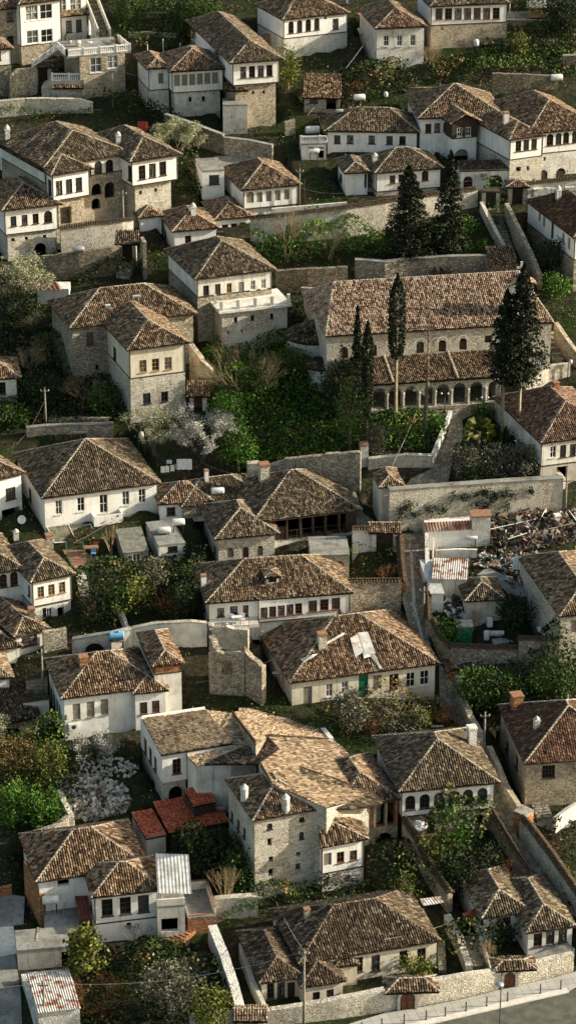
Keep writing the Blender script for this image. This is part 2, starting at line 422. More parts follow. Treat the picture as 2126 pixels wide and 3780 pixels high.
def build_roof(faces, ridges, tilemat, parent, name='roof', capmat='mortar', flat=False, thick=.12, auto=False):
    org = world_org(parent); Vs, Fs, Ts, Ms = [], [], [], []; k = 0
    for poly in faces:
        r = tile_face(poly, flat=flat, auto=auto)
        if r is None: continue
        V, F, t = r; Vs.append(V); Fs.append(F+k); Ts.append(t); Ms.append(np.zeros(len(F))); k += len(V)
    # deck (slab)
    for poly in faces:
        pts = [Vector(p) for p in poly]
        tris = tessellate_polygon([pts])
        for dz in (-.075, -thick-.03):
            base = k; Vs.append(np.array([(p.x, p.y, p.z+dz) for p in pts])); k += len(pts)
            Fs.append(np.array([[base+a, base+b, base+c, base+c] for a, b, c in tris])); Ts.append(np.zeros(len(tris))); Ms.append(np.ones(len(tris)))
    # edges of the first (eave) edge
    for poly in faces:
        a, b = Vector(poly[0]), Vector(poly[1])
        q = [a+Vector((0, 0, -.02)), b+Vector((0, 0, -.02)), b+Vector((0, 0, -thick)), a+Vector((0, 0, -thick))]
        Vs.append(np.array([tuple(p) for p in q])); Fs.append(np.array([[k, k+1, k+2, k+3]])); k += 4; Ts.append(np.zeros(1)); Ms.append(np.ones(1))
    V = np.concatenate(Vs) - np.array(org); F = np.concatenate(Fs)
    # triangles written as quads with a doubled corner: split
    tri = F[:, 2] == F[:, 3]
    me = bpy.data.meshes.new(name)
    tone = np.concatenate(Ts); mi = np.concatenate(Ms)
    nq, ntri = int((~tri).sum()), int(tri.sum())
    me.vertices.add(len(V)); me.vertices.foreach_set('co', V.astype(np.float32).ravel())
    li = np.concatenate([F[~tri].ravel(), F[tri][:, :3].ravel()]).astype(np.int32)
    me.loops.add(len(li)); me.loops.foreach_set('vertex_index', li)
    st = np.concatenate([np.arange(nq)*4, nq*4 + np.arange(ntri)*3]).astype(np.int32)
    me.polygons.add(nq+ntri); me.polygons.foreach_set('loop_start', st)
    me.materials.append(MATS[tilemat]); me.materials.append(MATS['roof_deck'])
    me.polygons.foreach_set('material_index', np.concatenate([mi[~tri], mi[tri]]).astype(np.int32))
    me.update(calc_edges=True)
    at = me.attributes.new('tone', 'FLOAT', 'FACE'); at.data.foreach_set('value', np.concatenate([tone[~tri], tone[tri]]).astype(np.float32))
    ro = link(name, me, parent, org)
    if ridges:
        mb = MB()
        for a, b in ridges: ridge_caps(mb, a, b)
        if mb.n: part(mb, 'ridge_tiles', capmat, ro)
    return ro
def hip_faces(c, z, pitch, kind='hip', ins=None):
    """c: four eave corners (front-left, front-right, back-right, back-left) at height z"""
    A, B, C, D = [Vector((p[0], p[1], z)) for p in c]
    u = (B-A); v = (D-A); W_, H_ = u.length, v.length; uu, vv = u.normalized(), v.normalized(); up = Vector((0, 0, 1))
    if kind == 'shed':      # rises to the back
        r = up*pitch*H_; return [[A, B, C+r, D+r]], []
    if kind == 'shedR':     # eave on the right, rises to the left
        r = up*pitch*W_; return [[B, C, D+r, A+r]], []
    if kind == 'shedL':
        r = up*pitch*W_; return [[D, A, B+r, C+r]], []
    if kind == 'gable':     # ridge parallel to the front
        h = up*pitch*H_/2; M, Q = A+v/2+h, B+v/2+h
        return [[A, B, Q, M], [C, D, M, Q]], [(M, Q)]
    if kind == 'gableD':    # ridge runs into depth
        h = up*pitch*W_/2; M, Q = A+u/2+h, D+u/2+h
        return [[B, C, Q, M], [D, A, M, Q]], [(M, Q)]
    if kind == 'pyr': kind = 'hip'
    if W_ >= H_:
        i = H_/2 if ins is None else ins; i = min(i, W_/2-.01); h = up*pitch*H_/2
        M, Q = A+v/2+uu*i+h, B+v/2-uu*i+h
        return [[A, B, Q, M], [B, C, Q], [C, D, M, Q], [D, A, M]], [(M, Q), (A, M), (B, Q), (C, Q), (D, M)]
    i = W_/2 if ins is None else ins; i = min(i, H_/2-.01); h = up*pitch*W_/2
    M, Q = A+u/2+vv*i+h, D+u/2-vv*i+h
    return [[A, B, M], [B, C, Q, M], [C, D, Q], [D, A, M, Q]], [(M, Q), (A, M), (B, M), (C, Q), (D, Q)]
# ---------------------------------------------------------------- walls with real openings
def arch_outline(s0, s1, z0, z1, kind):
    if 'a' in kind:
        r = (s1-s0)/2; zs = max(z0+.1, z1-r*.95); pts = [(s0, z0), (s1, z0), (s1, zs)]
        for k in range(1, 7):
            t = math.pi*k/7; pts.append(((s0+s1)/2 + r*math.cos(t), zs + (z1-zs)*math.sin(t)))
        pts.append((s0, zs)); return pts
    return [(s0, z0), (s1, z0), (s1, z1), (s0, z1)]
def wall_panel(mb, o, u, n, L, z0, z1, holes, depth=.22, m=0, top=None):
    """vertical wall from o along u (length L); n outward; holes = outlines in (s, z)"""
    outer = [(0, z0), (L, z0), (L, z1), (0, z1)] if top is None else top
    loops = [[Vector((a, b, 0)) for a, b in outer]] + [[Vector((a, b, 0)) for a, b in h] for h in holes]
    flat = [p for l in loops for p in l]
    tris = tessellate_polygon(loops)
    X = lambda a, b, d=0: Vector((o.x+u.x*a-n.x*d, o.y+u.y*a-n.y*d, b))
    fs = []
    for t in tris:
        a, b, c = [flat[i] for i in t]
        w3 = (X(b.x, b.y)-X(a.x, a.y)).cross(X(c.x, c.y)-X(a.x, a.y))
        fs.append(t if w3.dot(n) > 0 else t[::-1])
    mb.add([X(p.x, p.y) for p in flat], fs, m)
    for h in holes:
        K = len(h); vs = [X(a, b) for a, b in h] + [X(a, b, depth) for a, b in h]
        mb.add(vs, [(i, i+K, (i+1) % K+K, (i+1) % K) for i in range(K)], m)
WIN = {}
FR = {'w': 'wood_dark', 'b': 'wood_brown', 'g': 'white_paint', 'd': 'wood_dark', 'k': 'metal_dark', 't': 'wood_tan', 's': 'wood_grey', 'G': 'green_paint', 'r': 'wood_brown', 'y': 'wood_grey'}
def window_meshes(wd, ht, kind, arch):
    key = (round(wd, 1), round(ht, 1), kind, arch)
    if key in WIN: return WIN[key]
    wd, ht = key[0], key[1]; wd = max(wd, .2); ht = max(ht, .2)
    fr = MB(); out = arch_outline(-wd/2, wd/2, 0, ht, 'a' if arch else 'w'); t = .075
    cx, cz = 0, ht/2
    inn = [(a*(1-2*t/wd), cz + (b-cz)*(1-2*t/ht)) for a, b in out]; K = len(out)
    X = lambda p, y: Vector((p[0], y, p[1]))
    vs = [X(p, -.05) for p in out] + [X(p, -.05) for p in inn] + [X(p, .06) for p in inn]
    fr.add(vs, [(i, (i+1) % K, (i+1) % K+K, i+K) for i in range(K)] + [(i+K, (i+1) % K+K, (i+1) % K+2*K, i+2*K) for i in range(K)])
    if kind in 'dGys':
        nb = 4 if kind != 's' else 2
        for i in range(nb):
            x0 = -wd/2+t + i*(wd-2*t)/nb; fr.box((x0+.012, -.02, t), ((wd-2*t)/nb-.024, 0, 0), (0, .05, 0), (0, 0, ht*(.80 if arch else 1)-2*t))
        if kind == 's':
            for j in range(int(ht/.16)): fr.box((-wd/2+t, -.045, t+.05+j*.16), (wd-2*t, 0, 0), (0, .03, 0), (0, 0, .07))
    else:
        bw = .045
        fr.box((-bw/2, -.04, t), (bw, 0, 0), (0, .07, 0), (0, 0, ht-2*t))
        nh = 3 if ht > 1.1 else 2
        if kind in 'g' : nh = 2
        for j in range(1, nh):
            z = t + (ht-2*t)*j/nh; fr.box((-wd/2+t, -.035, z-.02), (wd-2*t, 0, 0), (0, .06, 0), (0, 0, .04))
        if kind in 'wk' and wd > .8:
            for x in (-wd/4, wd/4): fr.box((x-.015, -.03, t), (.03, 0, 0), (0, .05, 0), (0, 0, (ht*.85 if arch else ht)-2*t))
    pn = MB(); pn.add([X(p, .03) for p in out], [tuple(range(K))])
    sl_ = MB(); sl_.box((-wd/2-.08, -.20, -.08), (wd+.16, 0, 0), (0, .2, 0), (0, 0, .08))
    res = []
    for mb, nm, mt in ((fr, 'window', FR[kind]), (sl_, 'sill', FR[kind]), (pn, 'pane', 'glass'), (pn, 'pane', 'glass_curtain'), (pn, 'pane', 'glass_sky')):
        me = bpy.data.meshes.new(nm); me.from_pydata([tuple(v) for v in mb.v], [], mb.f); me.materials.append(MATS[mt]); me.update(); res.append(me)
    WIN[key] = res; return res
def place_window(parent, pos, n, wd, ht, kind, arch):
    fr, sm, *pns = window_meshes(wd, ht, kind, arch); pn = random.choice([pns[0], pns[0], pns[1], pns[2]])
    door = kind in 'dGy'
    o = bpy.data.objects.new('door' if door else 'window', fr); COL.objects.link(o); o.parent = parent
    o.location = pos - world_org(parent); o.rotation_euler = (0, 0, math.atan2(n.y, n.x)+math.pi/2)
    if not door or True:
        p = bpy.data.objects.new('panel' if door else 'pane', pn); COL.objects.link(p); p.parent = o
        if not door and ht > .6:
            s = bpy.data.objects.new('sill', sm); COL.objects.link(s); s.parent = o
def R(xa, ya, xb, yb, n, w, h, kind='w', face='f', arch=False):
    return [(xa+(xb-xa)*i/max(n-1, 1), ya+(yb-ya)*i/max(n-1, 1), w, h, kind, face, arch, cur[0]) for i in range(n)]
def O(x, y, w, h, kind='w', face='f', arch=False): return (x, y, w, h, kind, face, arch, cur[0])
FOOT = []      # footprints carved from the terrain
TV = {}
class Wing:
    pass
def wing(root, F1, F2, B, base=None, h=None, z=None, side='L', split=None, jet=0.0, up='white', low='stone', wins=(), tile='tile',
         pitch=.52, kind='hip', over=.5, ins=None, cap='mortar', flat=False, band=True, foot=None, dz=0.0, base2=None, walls=True, notop=False, gablewin=None):
    """One block of a building. F1/F2 front eave corners, B depth in m or the back eave corner (pixels)."""
    if tile == 'tile': tile = TV.setdefault(root.name, ('tile', 'tile_warm', 'tile_mossy')[len(TV) % 3])
    g = None
    if z is None:
        if base is not None:
            g = G(base); z = z_on_vertical(g, P(F1))
        else:
            g = G(F1, h); z = g.z
        z += dz
    a = hit_z(P(F1), z); b = hit_z(P(F2), z); u = (b-a); L = u.length; u.normalize()
    v = Vector((-u.y, u.x, 0))
    if isinstance(B, (int, float)): dpt = float(B)
    else:
        q = hit_z(P(B), z); dpt = (q-(a if side == 'L' else b)).dot(v)
    dpt = max(dpt, 1.5)
    c = [a, b, b+v*dpt, a+v*dpt]
    wa = a + u*over + v*over; WL, WD = L-2*over, dpt-2*over
    if base2 is not None:
        zz = z_on_vertical(b-u*over, P(base2)); BUMPS.append((b.x, b.y, zz - f_t(b.y, b.x), 7.0))
    zf = min(f_t(p.y, p.x) for p in c) - .6
    if g is not None and base is not None: zf = min(zf, g.z-.4)
    if foot is not None: zf = foot
    zs = None
    if split is not None:
        pl = hit_plane(P(split), wa, -v); zs = pl.z
    W = Wing(); W.z = z; W.u = u; W.v = v; W.a = a; W.L = L; W.D = dpt; W.c = c; W.wa = wa; W.WL = WL; W.WD = WD; W.zf = zf; W.zs = zs
    FOOT.append((c, max(zf+.5, min(f_t(p.y, p.x) for p in c[:2])), g.z if (g is not None and base is not None) else None))
    # faces of the two storeys
    def storey(inset, z0, z1, matn, sel, nm):
        o0 = wa + (u+v)*inset; l0, d0 = WL-2*inset, WD-2*inset
        if inset < 0: pass
        fdef = {'f': (o0, u, -v, l0), 'l': (o0+v*d0, -v, -u, d0), 'r': (o0+u*l0, v, u, d0), 'b': (o0+u*l0+v*d0, -u, v, l0)}
        holes = {k: [] for k in fdef}; plc = []
        for (x, y, w_, h_, kd, fc, ar, tl) in wins:
            o_, uu, nn, ll = fdef[fc]; tt = TILES[tl]
            S_ = lambda px, py: (tt[0]+px*tt[2], tt[1]+py*tt[2])
            zc = hit_plane(S_(x, y), o_, nn).z
            if not sel(zc): continue
            pl, pr = hit_plane(S_(x-w_/2, y), o_, nn), hit_plane(S_(x+w_/2, y), o_, nn)
            cx = hit_plane(S_(x, y), o_, nn)
            s0, s1 = (cx-o_).dot(uu), abs((pr-pl).dot(uu))
            if fc in 'lr': s1 = min(s1, 1.6)
            zt = z_on_vertical(cx, S_(x, y-h_/2)); zb = z_on_vertical(cx, S_(x, y+h_/2))
            if fc in 'lr': zt -= 0; 
            zt, zb = min(zt, z1-.06), max(zb, z0+.06)
            sa, sb = max(s0-s1/2, .06), min(s0+s1/2, ll-.06)
            if sb-sa < .12 or zt-zb < .12: continue
            hole = arch_outline(sa, sb, zb, zt, 'a' if ar else 'w')
            holes[fc].append(hole); plc.append((fc, sa, sb, zb, zt, kd, ar))
        mb = MB()
        for k, (o_, uu, nn, ll) in fdef.items():
            dd = .22 if matn != 'x' else 0
            wall_panel(mb, o_, uu, nn, ll, z0, z1, holes[k], .45 if any(p[5] == 'o' for p in plc) else .22)
        # floor / ceiling caps
        p = [o0, o0+u*l0, o0+u*l0+v*d0, o0+v*d0]
        mb.add([Vector((q.x, q.y, z1)) for q in p], [(0, 1, 2, 3)]); mb.add([Vector((q.x, q.y, z0)) for q in p], [(3, 2, 1, 0)])
        wo_ = part(mb, nm, matn, root)
        for fc, sa, sb, zb, zt, kd, ar in plc:
            if kd == 'o': continue
            o_, uu, nn, ll = fdef[fc]
            pos = o_ + uu*((sa+sb)/2) - nn*.10; pos.z = zb
            place_window(root, pos, nn, sb-sa, zt-zb, kd, ar)
        return wo_
    if not walls: pass
    elif zs is None or zs < zf+.3:
        storey(0, zf, z, up if split is not None or low == 'stone' else up, lambda zz: True, 'wall')
    else:
        storey(0, zs, z, up, lambda zz: zz >= zs, 'wall')
        storey(jet, zf, zs-.0, low, lambda zz: zz < zs, 'ground_floor_wall')
        if band:
            mb = MB(); e = .04
            mb.box(Vector((wa.x, wa.y, zs-.06))-u*e-v*e, u*(WL+2*e), v*(WD+2*e), Vector((0, 0, .12)))
            part(mb, 'timber_band', 'wood_dark', root)
            for k in (0, 1):
                mb = MB(); q = wa+u*(WL*k)-u*(.05 if k == 0 else .04)-v*.05; mb.box(Vector((q.x, q.y, zs)), u*.09, v*.09, Vector((0, 0, z-zs))); part(mb, 'corner_post', 'wood_dark', root)
    if kind == 'flat':
        mb = MB(); o_ = Vector((a.x, a.y, z)); mb.box(o_, u*L, v*dpt, Vector((0, 0, .18))); part(mb, 'roof', 'concrete', root)
    elif kind != 'none':
        fs, rd = hip_faces(c, z, pitch, kind, ins)
        W.roof = build_roof(fs, rd, tile, root, capmat=cap, flat=flat)
        if kind in ('gable', 'gableD'):
            mb = MB(); h_ = pitch*(dpt/2-over) if kind == 'gable' else pitch*(L/2-over)
            z2 = z + pitch*over
            pr = [(wa, wa+v*WD), (wa+u*WL, wa+u*WL+v*WD)] if kind == 'gable' else [(wa, wa+u*WL), (wa+v*WD, wa+v*WD+u*WL)]
            for p, q in pr:
                m_ = (p+q)/2; mb = MB(); mb.add([(p.x, p.y, z), (q.x, q.y, z), (q.x, q.y, z2-.1), (m_.x, m_.y, z2+h_-.1), (p.x, p.y, z2-.1)], [(0, 1, 2, 3, 4)]); part(mb, 'gable_wall', up, root)
        if kind in ('shed', 'shedR', 'shedL'):
            mb = MB()
            hh = pitch*(dpt if kind == 'shed' else L)
            # side triangles
            if kind == 'shed':
                for p in (wa, wa+u*WL):
                    q = p+v*WD; mb.add([(p.x, p.y, z), (q.x, q.y, z), (q.x, q.y, z+pitch*(WD+over)-.1), (p.x, p.y, z+pitch*over-.1)], [(0, 1, 2, 3)])
                q = wa+v*WD; r = q+u*WL; mb.add([(q.x, q.y, z), (r.x, r.y, z), (r.x, r.y, z+pitch*(WD+over)-.1), (q.x, q.y, z+pitch*(WD+over)-.1)], [(0, 1, 2, 3)])
            else:
                for p in (wa, wa+v*WD):
                    q = p+u*WL; za, zb = (z+pitch*(WL+over)-.1, z+pitch*over-.1) if kind == 'shedR' else (z+pitch*over-.1, z+pitch*(WL+over)-.1)
                    mb.add([(p.x, p.y, z), (q.x, q.y, z), (q.x, q.y, zb), (p.x, p.y, za)], [(0, 1, 2, 3)])
                p = wa if kind == 'shedR' else wa+u*WL; q = p+v*WD; mb.add([(p.x, p.y, z), (q.x, q.y, z), (q.x, q.y, z+pitch*(WL+over)-.1), (p.x, p.y, z+pitch*(WL+over)-.1)], [(0, 1, 2, 3)])
            part(mb, 'gable_wall', up, root)
        # eaves board round the roof
        mb = MB(); e = .05
        for p, d, l_ in ((a, u, L), (a, v, dpt), (b, v, dpt), (a+v*dpt, u, L)):
            nn = Vector((-d.y, d.x, 0)); mb.box(Vector((p.x, p.y, z-.13))-nn*.02, d*l_, nn*.04, Vector((0, 0, .11)))
        if kind in ('hip', 'pyr'): part(mb, 'eaves_board', 'wood_dark', root)
    return W
def house(name, label, cat='house', at=None, group=None):
    return thing(name, label, cat, at if isinstance(at, Vector) else G(at), group)
# ================================================================ houses
# --- villa, top left
T('a0')
r = house('villa', 'white villa with double windows, roof terrace and white balustrades at the top left corner', 'villa', (148, 500))
wing(r, (140, 38), (485, -5), 7, base=(148, 500), split=(148, 352), over=.35, low='stone_ochre', wins=R(242, 98, 350, 88, 2, 92, 110, 'g')+R(248, 277, 355, 268, 2, 90, 100, 'g'))
w2 = wing(r, (-40, 78), (152, 58), 6, base=(0, 500), over=.3, up='stone_ochre', wins=[O(78, 122, 50, 80), O(82, 302, 52, 65)])
w3 = wing(r, (425, -75), (670, -100), 6, base=(440, 330), over=.3, wins=[O(472, 35, 62, 95, 'g'), O(572, 30, 85, 88, 'g'), O(522, 200, 45, 90), O(597, 193, 45, 92), O(456, 250, 20, 115, 'd')])
w4 = wing(r, (600, 430), (945, 398), (510, 325), base=(600, 745), over=.05, kind='flat', up='stone_ochre', wins=[O(725, 490, 88, 112, 'g'), O(850, 465, 80, 95, 'g'), O(715, 717, 12, 12, 'o'), O(586, 695, 26, 30, 'o')])
TERR = w4
# --- small house at the left edge
r = house('house', 'small whitewashed house on a stone base, cut by the left edge below the villa', 'house', (60, 740))
wing(r, (-150, 385), (105, 365), 5, base=(0, 745), split=(-60, 498), low='stone', over=.3, wins=[O(5, 420, 12, 70)])
# --- big konak with two projecting wings
T('a1')
r = house('konak', 'large white konak with two jutting wings, courtyard arches and wide dark roof', 'mansion', (560, 478))
M = wing(r, (330, 42), (1010, -72), 12.5, h=9.2, over=.4, split=(560, 120), up='white_worn', low='stone_ochre', pitch=.44, ins=4,
     wins=[O(742, 38, 58, 95, 'w', 'f', True), O(827, 25, 58, 95, 'w', 'f', True), O(672, 75, 40, 45), O(732, 205, 80, 90, 'o', 'f', True), O(830, 208, 80, 120, 'o', 'f', True), O(726, 312, 68, 84, 'o', 'f', True)])
wing(r, (385, 100), (712, 45), 15, z=M.z-.5, split=(400, 292), jet=.5, low='stone_ochre', over=.45, foot=M.zf, pitch=.5,
     wins=R(448, 190, 597, 165, 3, 50, 105, 'w')+[O(378, 190, 26, 120, 'd', 'l'), O(500, 400, 85, 130, 'o')])
wing(r, (980, -2), (1375, -62), 12, z=M.z-.1, split=(985, 180), jet=.6, low='stone_light', over=.45, foot=M.zf-1,
     wins=R(1072, 75, 1228, 45, 3, 52, 105, 'w')+[O(980, 80, 26, 115, 'w', 'l'), O(1061, 228, 20, 30, 'o'), O(1175, 208, 20, 30, 'o')])
KON = r
# --- white house with arch door, left edge
r = house('house', 'white jettied house over a stone ground floor with one dark arched door, left edge', 'house', (10, 760))
wing(r, (15, 365), (478, 312), 10, base=(10, 762), split=(22, 548), jet=.25, low='stone_light', over=.5,
     wins=R(105, 442, 272, 422, 3, 45, 75)+[O(365, 408, 62, 88, 'w', 'f', True), O(102, 583, 26, 26, 'o'), O(202, 572, 24, 26, 'o'), O(340, 558, 26, 26, 'o'), O(308, 662, 92, 112, 'o', 'f', True)])
# --- top middle pair
T('b0')
r = house('house', 'jettied house with a row of six grey windows above tall pale stone footing', 'house', (-150, 900))
W5 = wing(r, (-170, 542), (258, 517), 8.5, base=(-165, 895), split=(-150, 700), jet=.3, low='stone_white', over=.4,
     wins=R(-114, 607, 172, 588, 6, 46, 85, 'y')+[O(85, 747, 25, 42, 'o'), O(-14, 750, 22, 40, 'o'), O(165, 705, 10, 14, 'o')])
wing(r, (-345, 522), (-150, 508), 7, z=W5.z-.1, over=.4, foot=W5.zf, low='stone_white', split=(-300, 680), jet=0, wins=[O(-235, 590, 40, 80, 'y')])
r = house('house', 'tall house with four dark windows in a white upper floor and long sunlit side roof', 'house', (410, 985))
W6 = wing(r, (285, 478), (692, 448), 22, base=(330, 985), split=(300, 645), jet=.35, low='stone_ochre', over=.5,
     wins=R(384, 545, 581, 532, 4, 45, 85)+[O(458, 697, 18, 26, 'o'), O(538, 693, 18, 26, 'o'), O(597, 762, 10, 10, 'o')])
W6r = r
r = house('house', 'white house with four ogee arched windows on a curved whitewashed footing, top centre', 'house', (790, 475))
wing(r, (680, 150), (1190, 95), 9, base=(690, 460), split=(690, 292), low='stone_white', over=.3,
     wins=R(743, 206, 937, 180, 4, 40, 90, 'w', 'f', True)+[O(1002, 132, 18, 28), O(1078, 180, 45, 80), O(828, 375, 8, 16, 'o')])
T('c0')
r = house('house', 'pale rough stone house with three white framed windows and a pyramid hip', 'house', (0, 520))
wing(r, (-65, 216), (325, 198), 11, base=(-45, 520), up='stone_white', over=.3, wins=R(18, 305, 218, 303, 3, 42, 85, 'g')+[O(180, 452, 14, 20, 'o')])
r = house('house', 'long white house with seven brown windows in one row above an ochre footing', 'house', (345, 375))
wing(r, (345, 50), (950, 22), 8, base=(345, 378), split=(345, 192), low='stone_ochre', over=.3, wins=R(415, 105, 845, 100, 7, 54, 85, 'b')+[O(440, 217, 14, 14, 'o')])
r = house('hut', 'small whitewashed hut with a dark doorway at the top right', 'hut', (1200, 120))
wing(r, (1150, 5), (1300, -5), 3, base=(1160, 120), up='white_worn', over=.15, kind='shed', pitch=.3, wins=[O(1237, 60, 30, 70, 'o')])
T('b0')
r = house('hut', 'one-roomed hut under a single slope of tiles below the curved footing', 'hut', (835, 850))
wing(r, (830, 738), (1118, 742), 4.5, base=(840, 845), up='stone_ochre', over=.2, kind='shed', pitch=.42, wins=[O(913, 755, 62, 42), O(1045, 785, 75, 85, 'o')])
T('c0')
r = house('house', 'long plain white house with five small square windows under an even tiled roof', 'house', (-420, 1145))
wing(r, (-445, 988), (270, 997), 7.5, base=(-420, 1145), over=.35, wins=[O(-350, 1050, 48, 62), O(-253, 1050, 48, 62), O(-91, 1052, 48, 62), O(43, 1056, 48, 62), O(140, 1057, 48, 62)])
r = house('konak', 'white konak with a curved gabled bay over an arched porch and outside stair', 'mansion', (540, 1260))
W13 = wing(r, (255, 893), (912, 872), 10.5, base=(260, 1155), over=.4, foot=None,
     wins=R(335, 967, 470, 957, 3, 46, 68, 'b')+[O(752, 945, 42, 75), O(812, 943, 42, 75), O(757, 1113, 42, 58), O(812, 1052, 10, 12, 'o'), O(693, 950, 30, 65)])
wing(r, (500, 935), (742, 912), 7, z=W13.z-.1, over=.5, kind='gableD', pitch=.5, split=(527, 1045), jet=-.0, up='wood_dark', low='white', foot=W13.zf-1.5,
     wins=[O(570, 995, 40, 68, 'g'), O(635, 990, 40, 68, 'g'), O(583, 1185, 112, 125, 'o', 'f', True)])
BAY = r
r = house('konak', 'large white konak with arched upper windows and stone arches below, right edge', 'mansion', (960, 1375))
W14 = wing(r, (1085, 1012), (1640, 955), 14, base=(1160, 1375), over=.4, split=(1160, 1160), low='stone_white',
     wins=[O(1250, 1052, 50, 88, 'w', 'f', True), O(1314, 1045, 44, 88, 'w', 'f', True), O(1371, 1038, 44, 88, 'w', 'f', True), O(1436, 1030, 40, 88, 'w', 'f', True), O(1210, 1198, 18, 30, 'o'),
           (198, 102, 66, 92, 'o', 'f', True, 'c1'), (1330, 88, 72, 92, 'd', 'f', True, 'c1'), (1198, 102, 66, 92, 'd', 'f', True, 'c1')])
wing(r, (945, 1055), (1222, 1018), 10.5, z=W14.z-.3, over=.3, split=(950, 1205), low='stone_light', foot=W14.zf,
     wins=R(1012, 1100, 1130, 1085, 3, 42, 80)+[O(1013, 1275, 36, 36, 'o'), O(1085, 1268, 20, 36, 'o')])
T('b1')
r = house('house', 'white house with a flower-decked veranda behind the two dark conifers', 'house', (1180, 300))
W15 = wing(r, (1372, 80), (1896, 42), 7, base=(1400, 262), over=.35, split=(1372, 222), low='grey_plaster',
     wins=[(65, 127, 42, 60, 'b', 'f', False, 'c1'), (130, 120, 40, 60, 'b', 'f', False, 'c1'), (200, 112, 40, 60, 'b', 'f', False, 'c1'), (311, 98, 50, 76, 'b', 'f', True, 'c1')])
wing(r, (1140, 82), (1345, 72), 6, z=W15.z-.1, over=.35, foot=W15.zf, wins=[O(1325, 140, 60, 110, 'o'), O(1118, 110, 22, 50, 'w', 'l')])
r = house('house', 'white house with one arched and four square grey windows beside a flat-roofed annex', 'house', (370, 420))
W16 = wing(r, (370, 210), (828, 167), 9.5, base=(385, 420), over=.4, split=(375, 352), jet=.3, low='white_worn',
     wins=[O(437, 262, 54, 88, 'y', 'f', True)]+R(507, 262, 710, 241, 4, 42, 78, 'y'))
wing(r, (72, 72), (245, 62), 5, base=(90, 245), over=.05, kind='flat', wins=[O(165, 130, 76, 72, 'k')])
# --- house with three roofs left of centre
T('a1')
r = house('house', 'white house of three stepped hipped roofs with open posts below, beside the wall gate', 'house', (1310, 690))
W17 = wing(r, (1298, 522), (1655, 492), 7.5, base=(1310, 690), over=.35, wins=[O(1418, 582, 46, 60), O(1217, 512, 18, 75, 'w', 'l', True), O(1246, 540, 18, 75, 'w', 'l', True)])
wing(r, (1045, 420), (1245, 400), 5.5, z=W17.z+.3, over=.35, split=(1050, 580), low='stone_dark', jet=.3, wins=[O(1040, 478, 20, 88, 'w', 'l'), O(1140, 650, 80, 110, 'o')])
T('b1')
wing(r, (170, 432), (468, 407), 7, z=W17.z-.1, over=.35, foot=W17.zf, wins=R(248, 507, 382, 490, 3, 46, 80, 'b'))
r = house('house', 'tall worn house with a railed concrete roof terrace in front of its upper windows', 'house', (30, 1340))
W18 = wing(r, (22, 882), (632, 808), 11, base=(30, 1360), over=.4, split=(35, 1015), low='stone', up='white_worn',
     wins=[O(105, 967, 44, 80), O(193, 955, 42, 80), O(278, 950, 40, 82, 'G' if False else 't'), O(370, 945, 42, 90, 'y'), O(457, 925, 38, 75, 'g'), O(537, 915, 38, 75, 'g')])
W18t = wing(r, (218, 1130), (725, 1075), 5.0, base=(225, 1440), over=.12, kind='flat', up='stone_light', wins=[O(328, 1188, 26, 48, 'o'), O(455, 1175, 26, 48, 'o'), O(600, 1162, 26, 50, 'o'), (272, 57, 16, 22, 'o', 'f', False, 'b2'), (374, 47, 16, 22, 'o', 'f', False, 'b2')])
W18r = r
# --- big stone house
T('a2')
r = house('stone_house', 'tall L-shaped stone house with three brown upper windows and two barred lower ones', 'house', (970, 745))
W19 = wing(r, (960, 192), (1428, 132), 13, base=(970, 752), over=.4, split=(975, 405), up='cream', low='stone_light',
     wins=R(1078, 310, 1268, 288, 3, 56, 92, 't')+[O(1108, 553, 58, 80, 'k'), O(1242, 537, 52, 75, 'k'), O(866, 212, 22, 95, 'w', 'l'), O(806, 140, 18, 70, 'w', 'l')])
wing(r, (525, 28), (1490, -85), 9.5, z=W19.z+.1, over=.4, up='stone', foot=W19.zf+2, wins=[O(680, 102, 54, 98, 'b'), O(735, 320, 26, 46, 'o'), O(370, -45, 22, 80, 'w', 'l')])
W19r = r
r = house('house', 'white house corner with a dark window, cut by the left edge beside the dark shrubs', 'house', (100, 605))
wing(r, (-250, 422), (162, 397), 6, base=(0, 620), over=.45, split=(-100, 590), low='stone_white', wins=[O(22, 475, 50, 88)])
# --- large white two storey house
T('a3')
r = house('house', 'large bright white house with a broad pyramid roof, small balcony and glazed canopy', 'house', (335, 335))
W21 = wing(r, (318, 82), (1212, -35), 12.5, base=(335, 345), over=.35, split=None,
     wins=[O(445, 148, 54, 108, 'g'), O(612, 125, 54, 108, 'g'), O(783, 122, 62, 138, 'g'), O(950, 80, 54, 104, 'g'), O(1072, 63, 54, 104, 'g'), O(953, 337, 62, 100, 'g'), O(1068, 318, 46, 84, 'g'), O(790, 355, 76, 98, 'd'), O(230, 50, 18, 90, 'w', 'l')])
W21r = r
r = house('house', 'white house with one dark window above a shadowed porch, left edge beside the pyramid roof', 'house', (0, 330))
wing(r, (-230, -5), (195, -112), 8, base=(0, 335), over=.35, wins=[O(84, 45, 75, 90), O(90, 245, 140, 180, 'o')])
r = house('house', 'low white link house with one dark window, between the pyramid roof and the veranda house', 'house', (1200, 240))
wing(r, (1190, 128), (1610, 100), 5, base=(1200, 242), over=.25, wins=[O(1290, 178, 66, 62, 'b')])
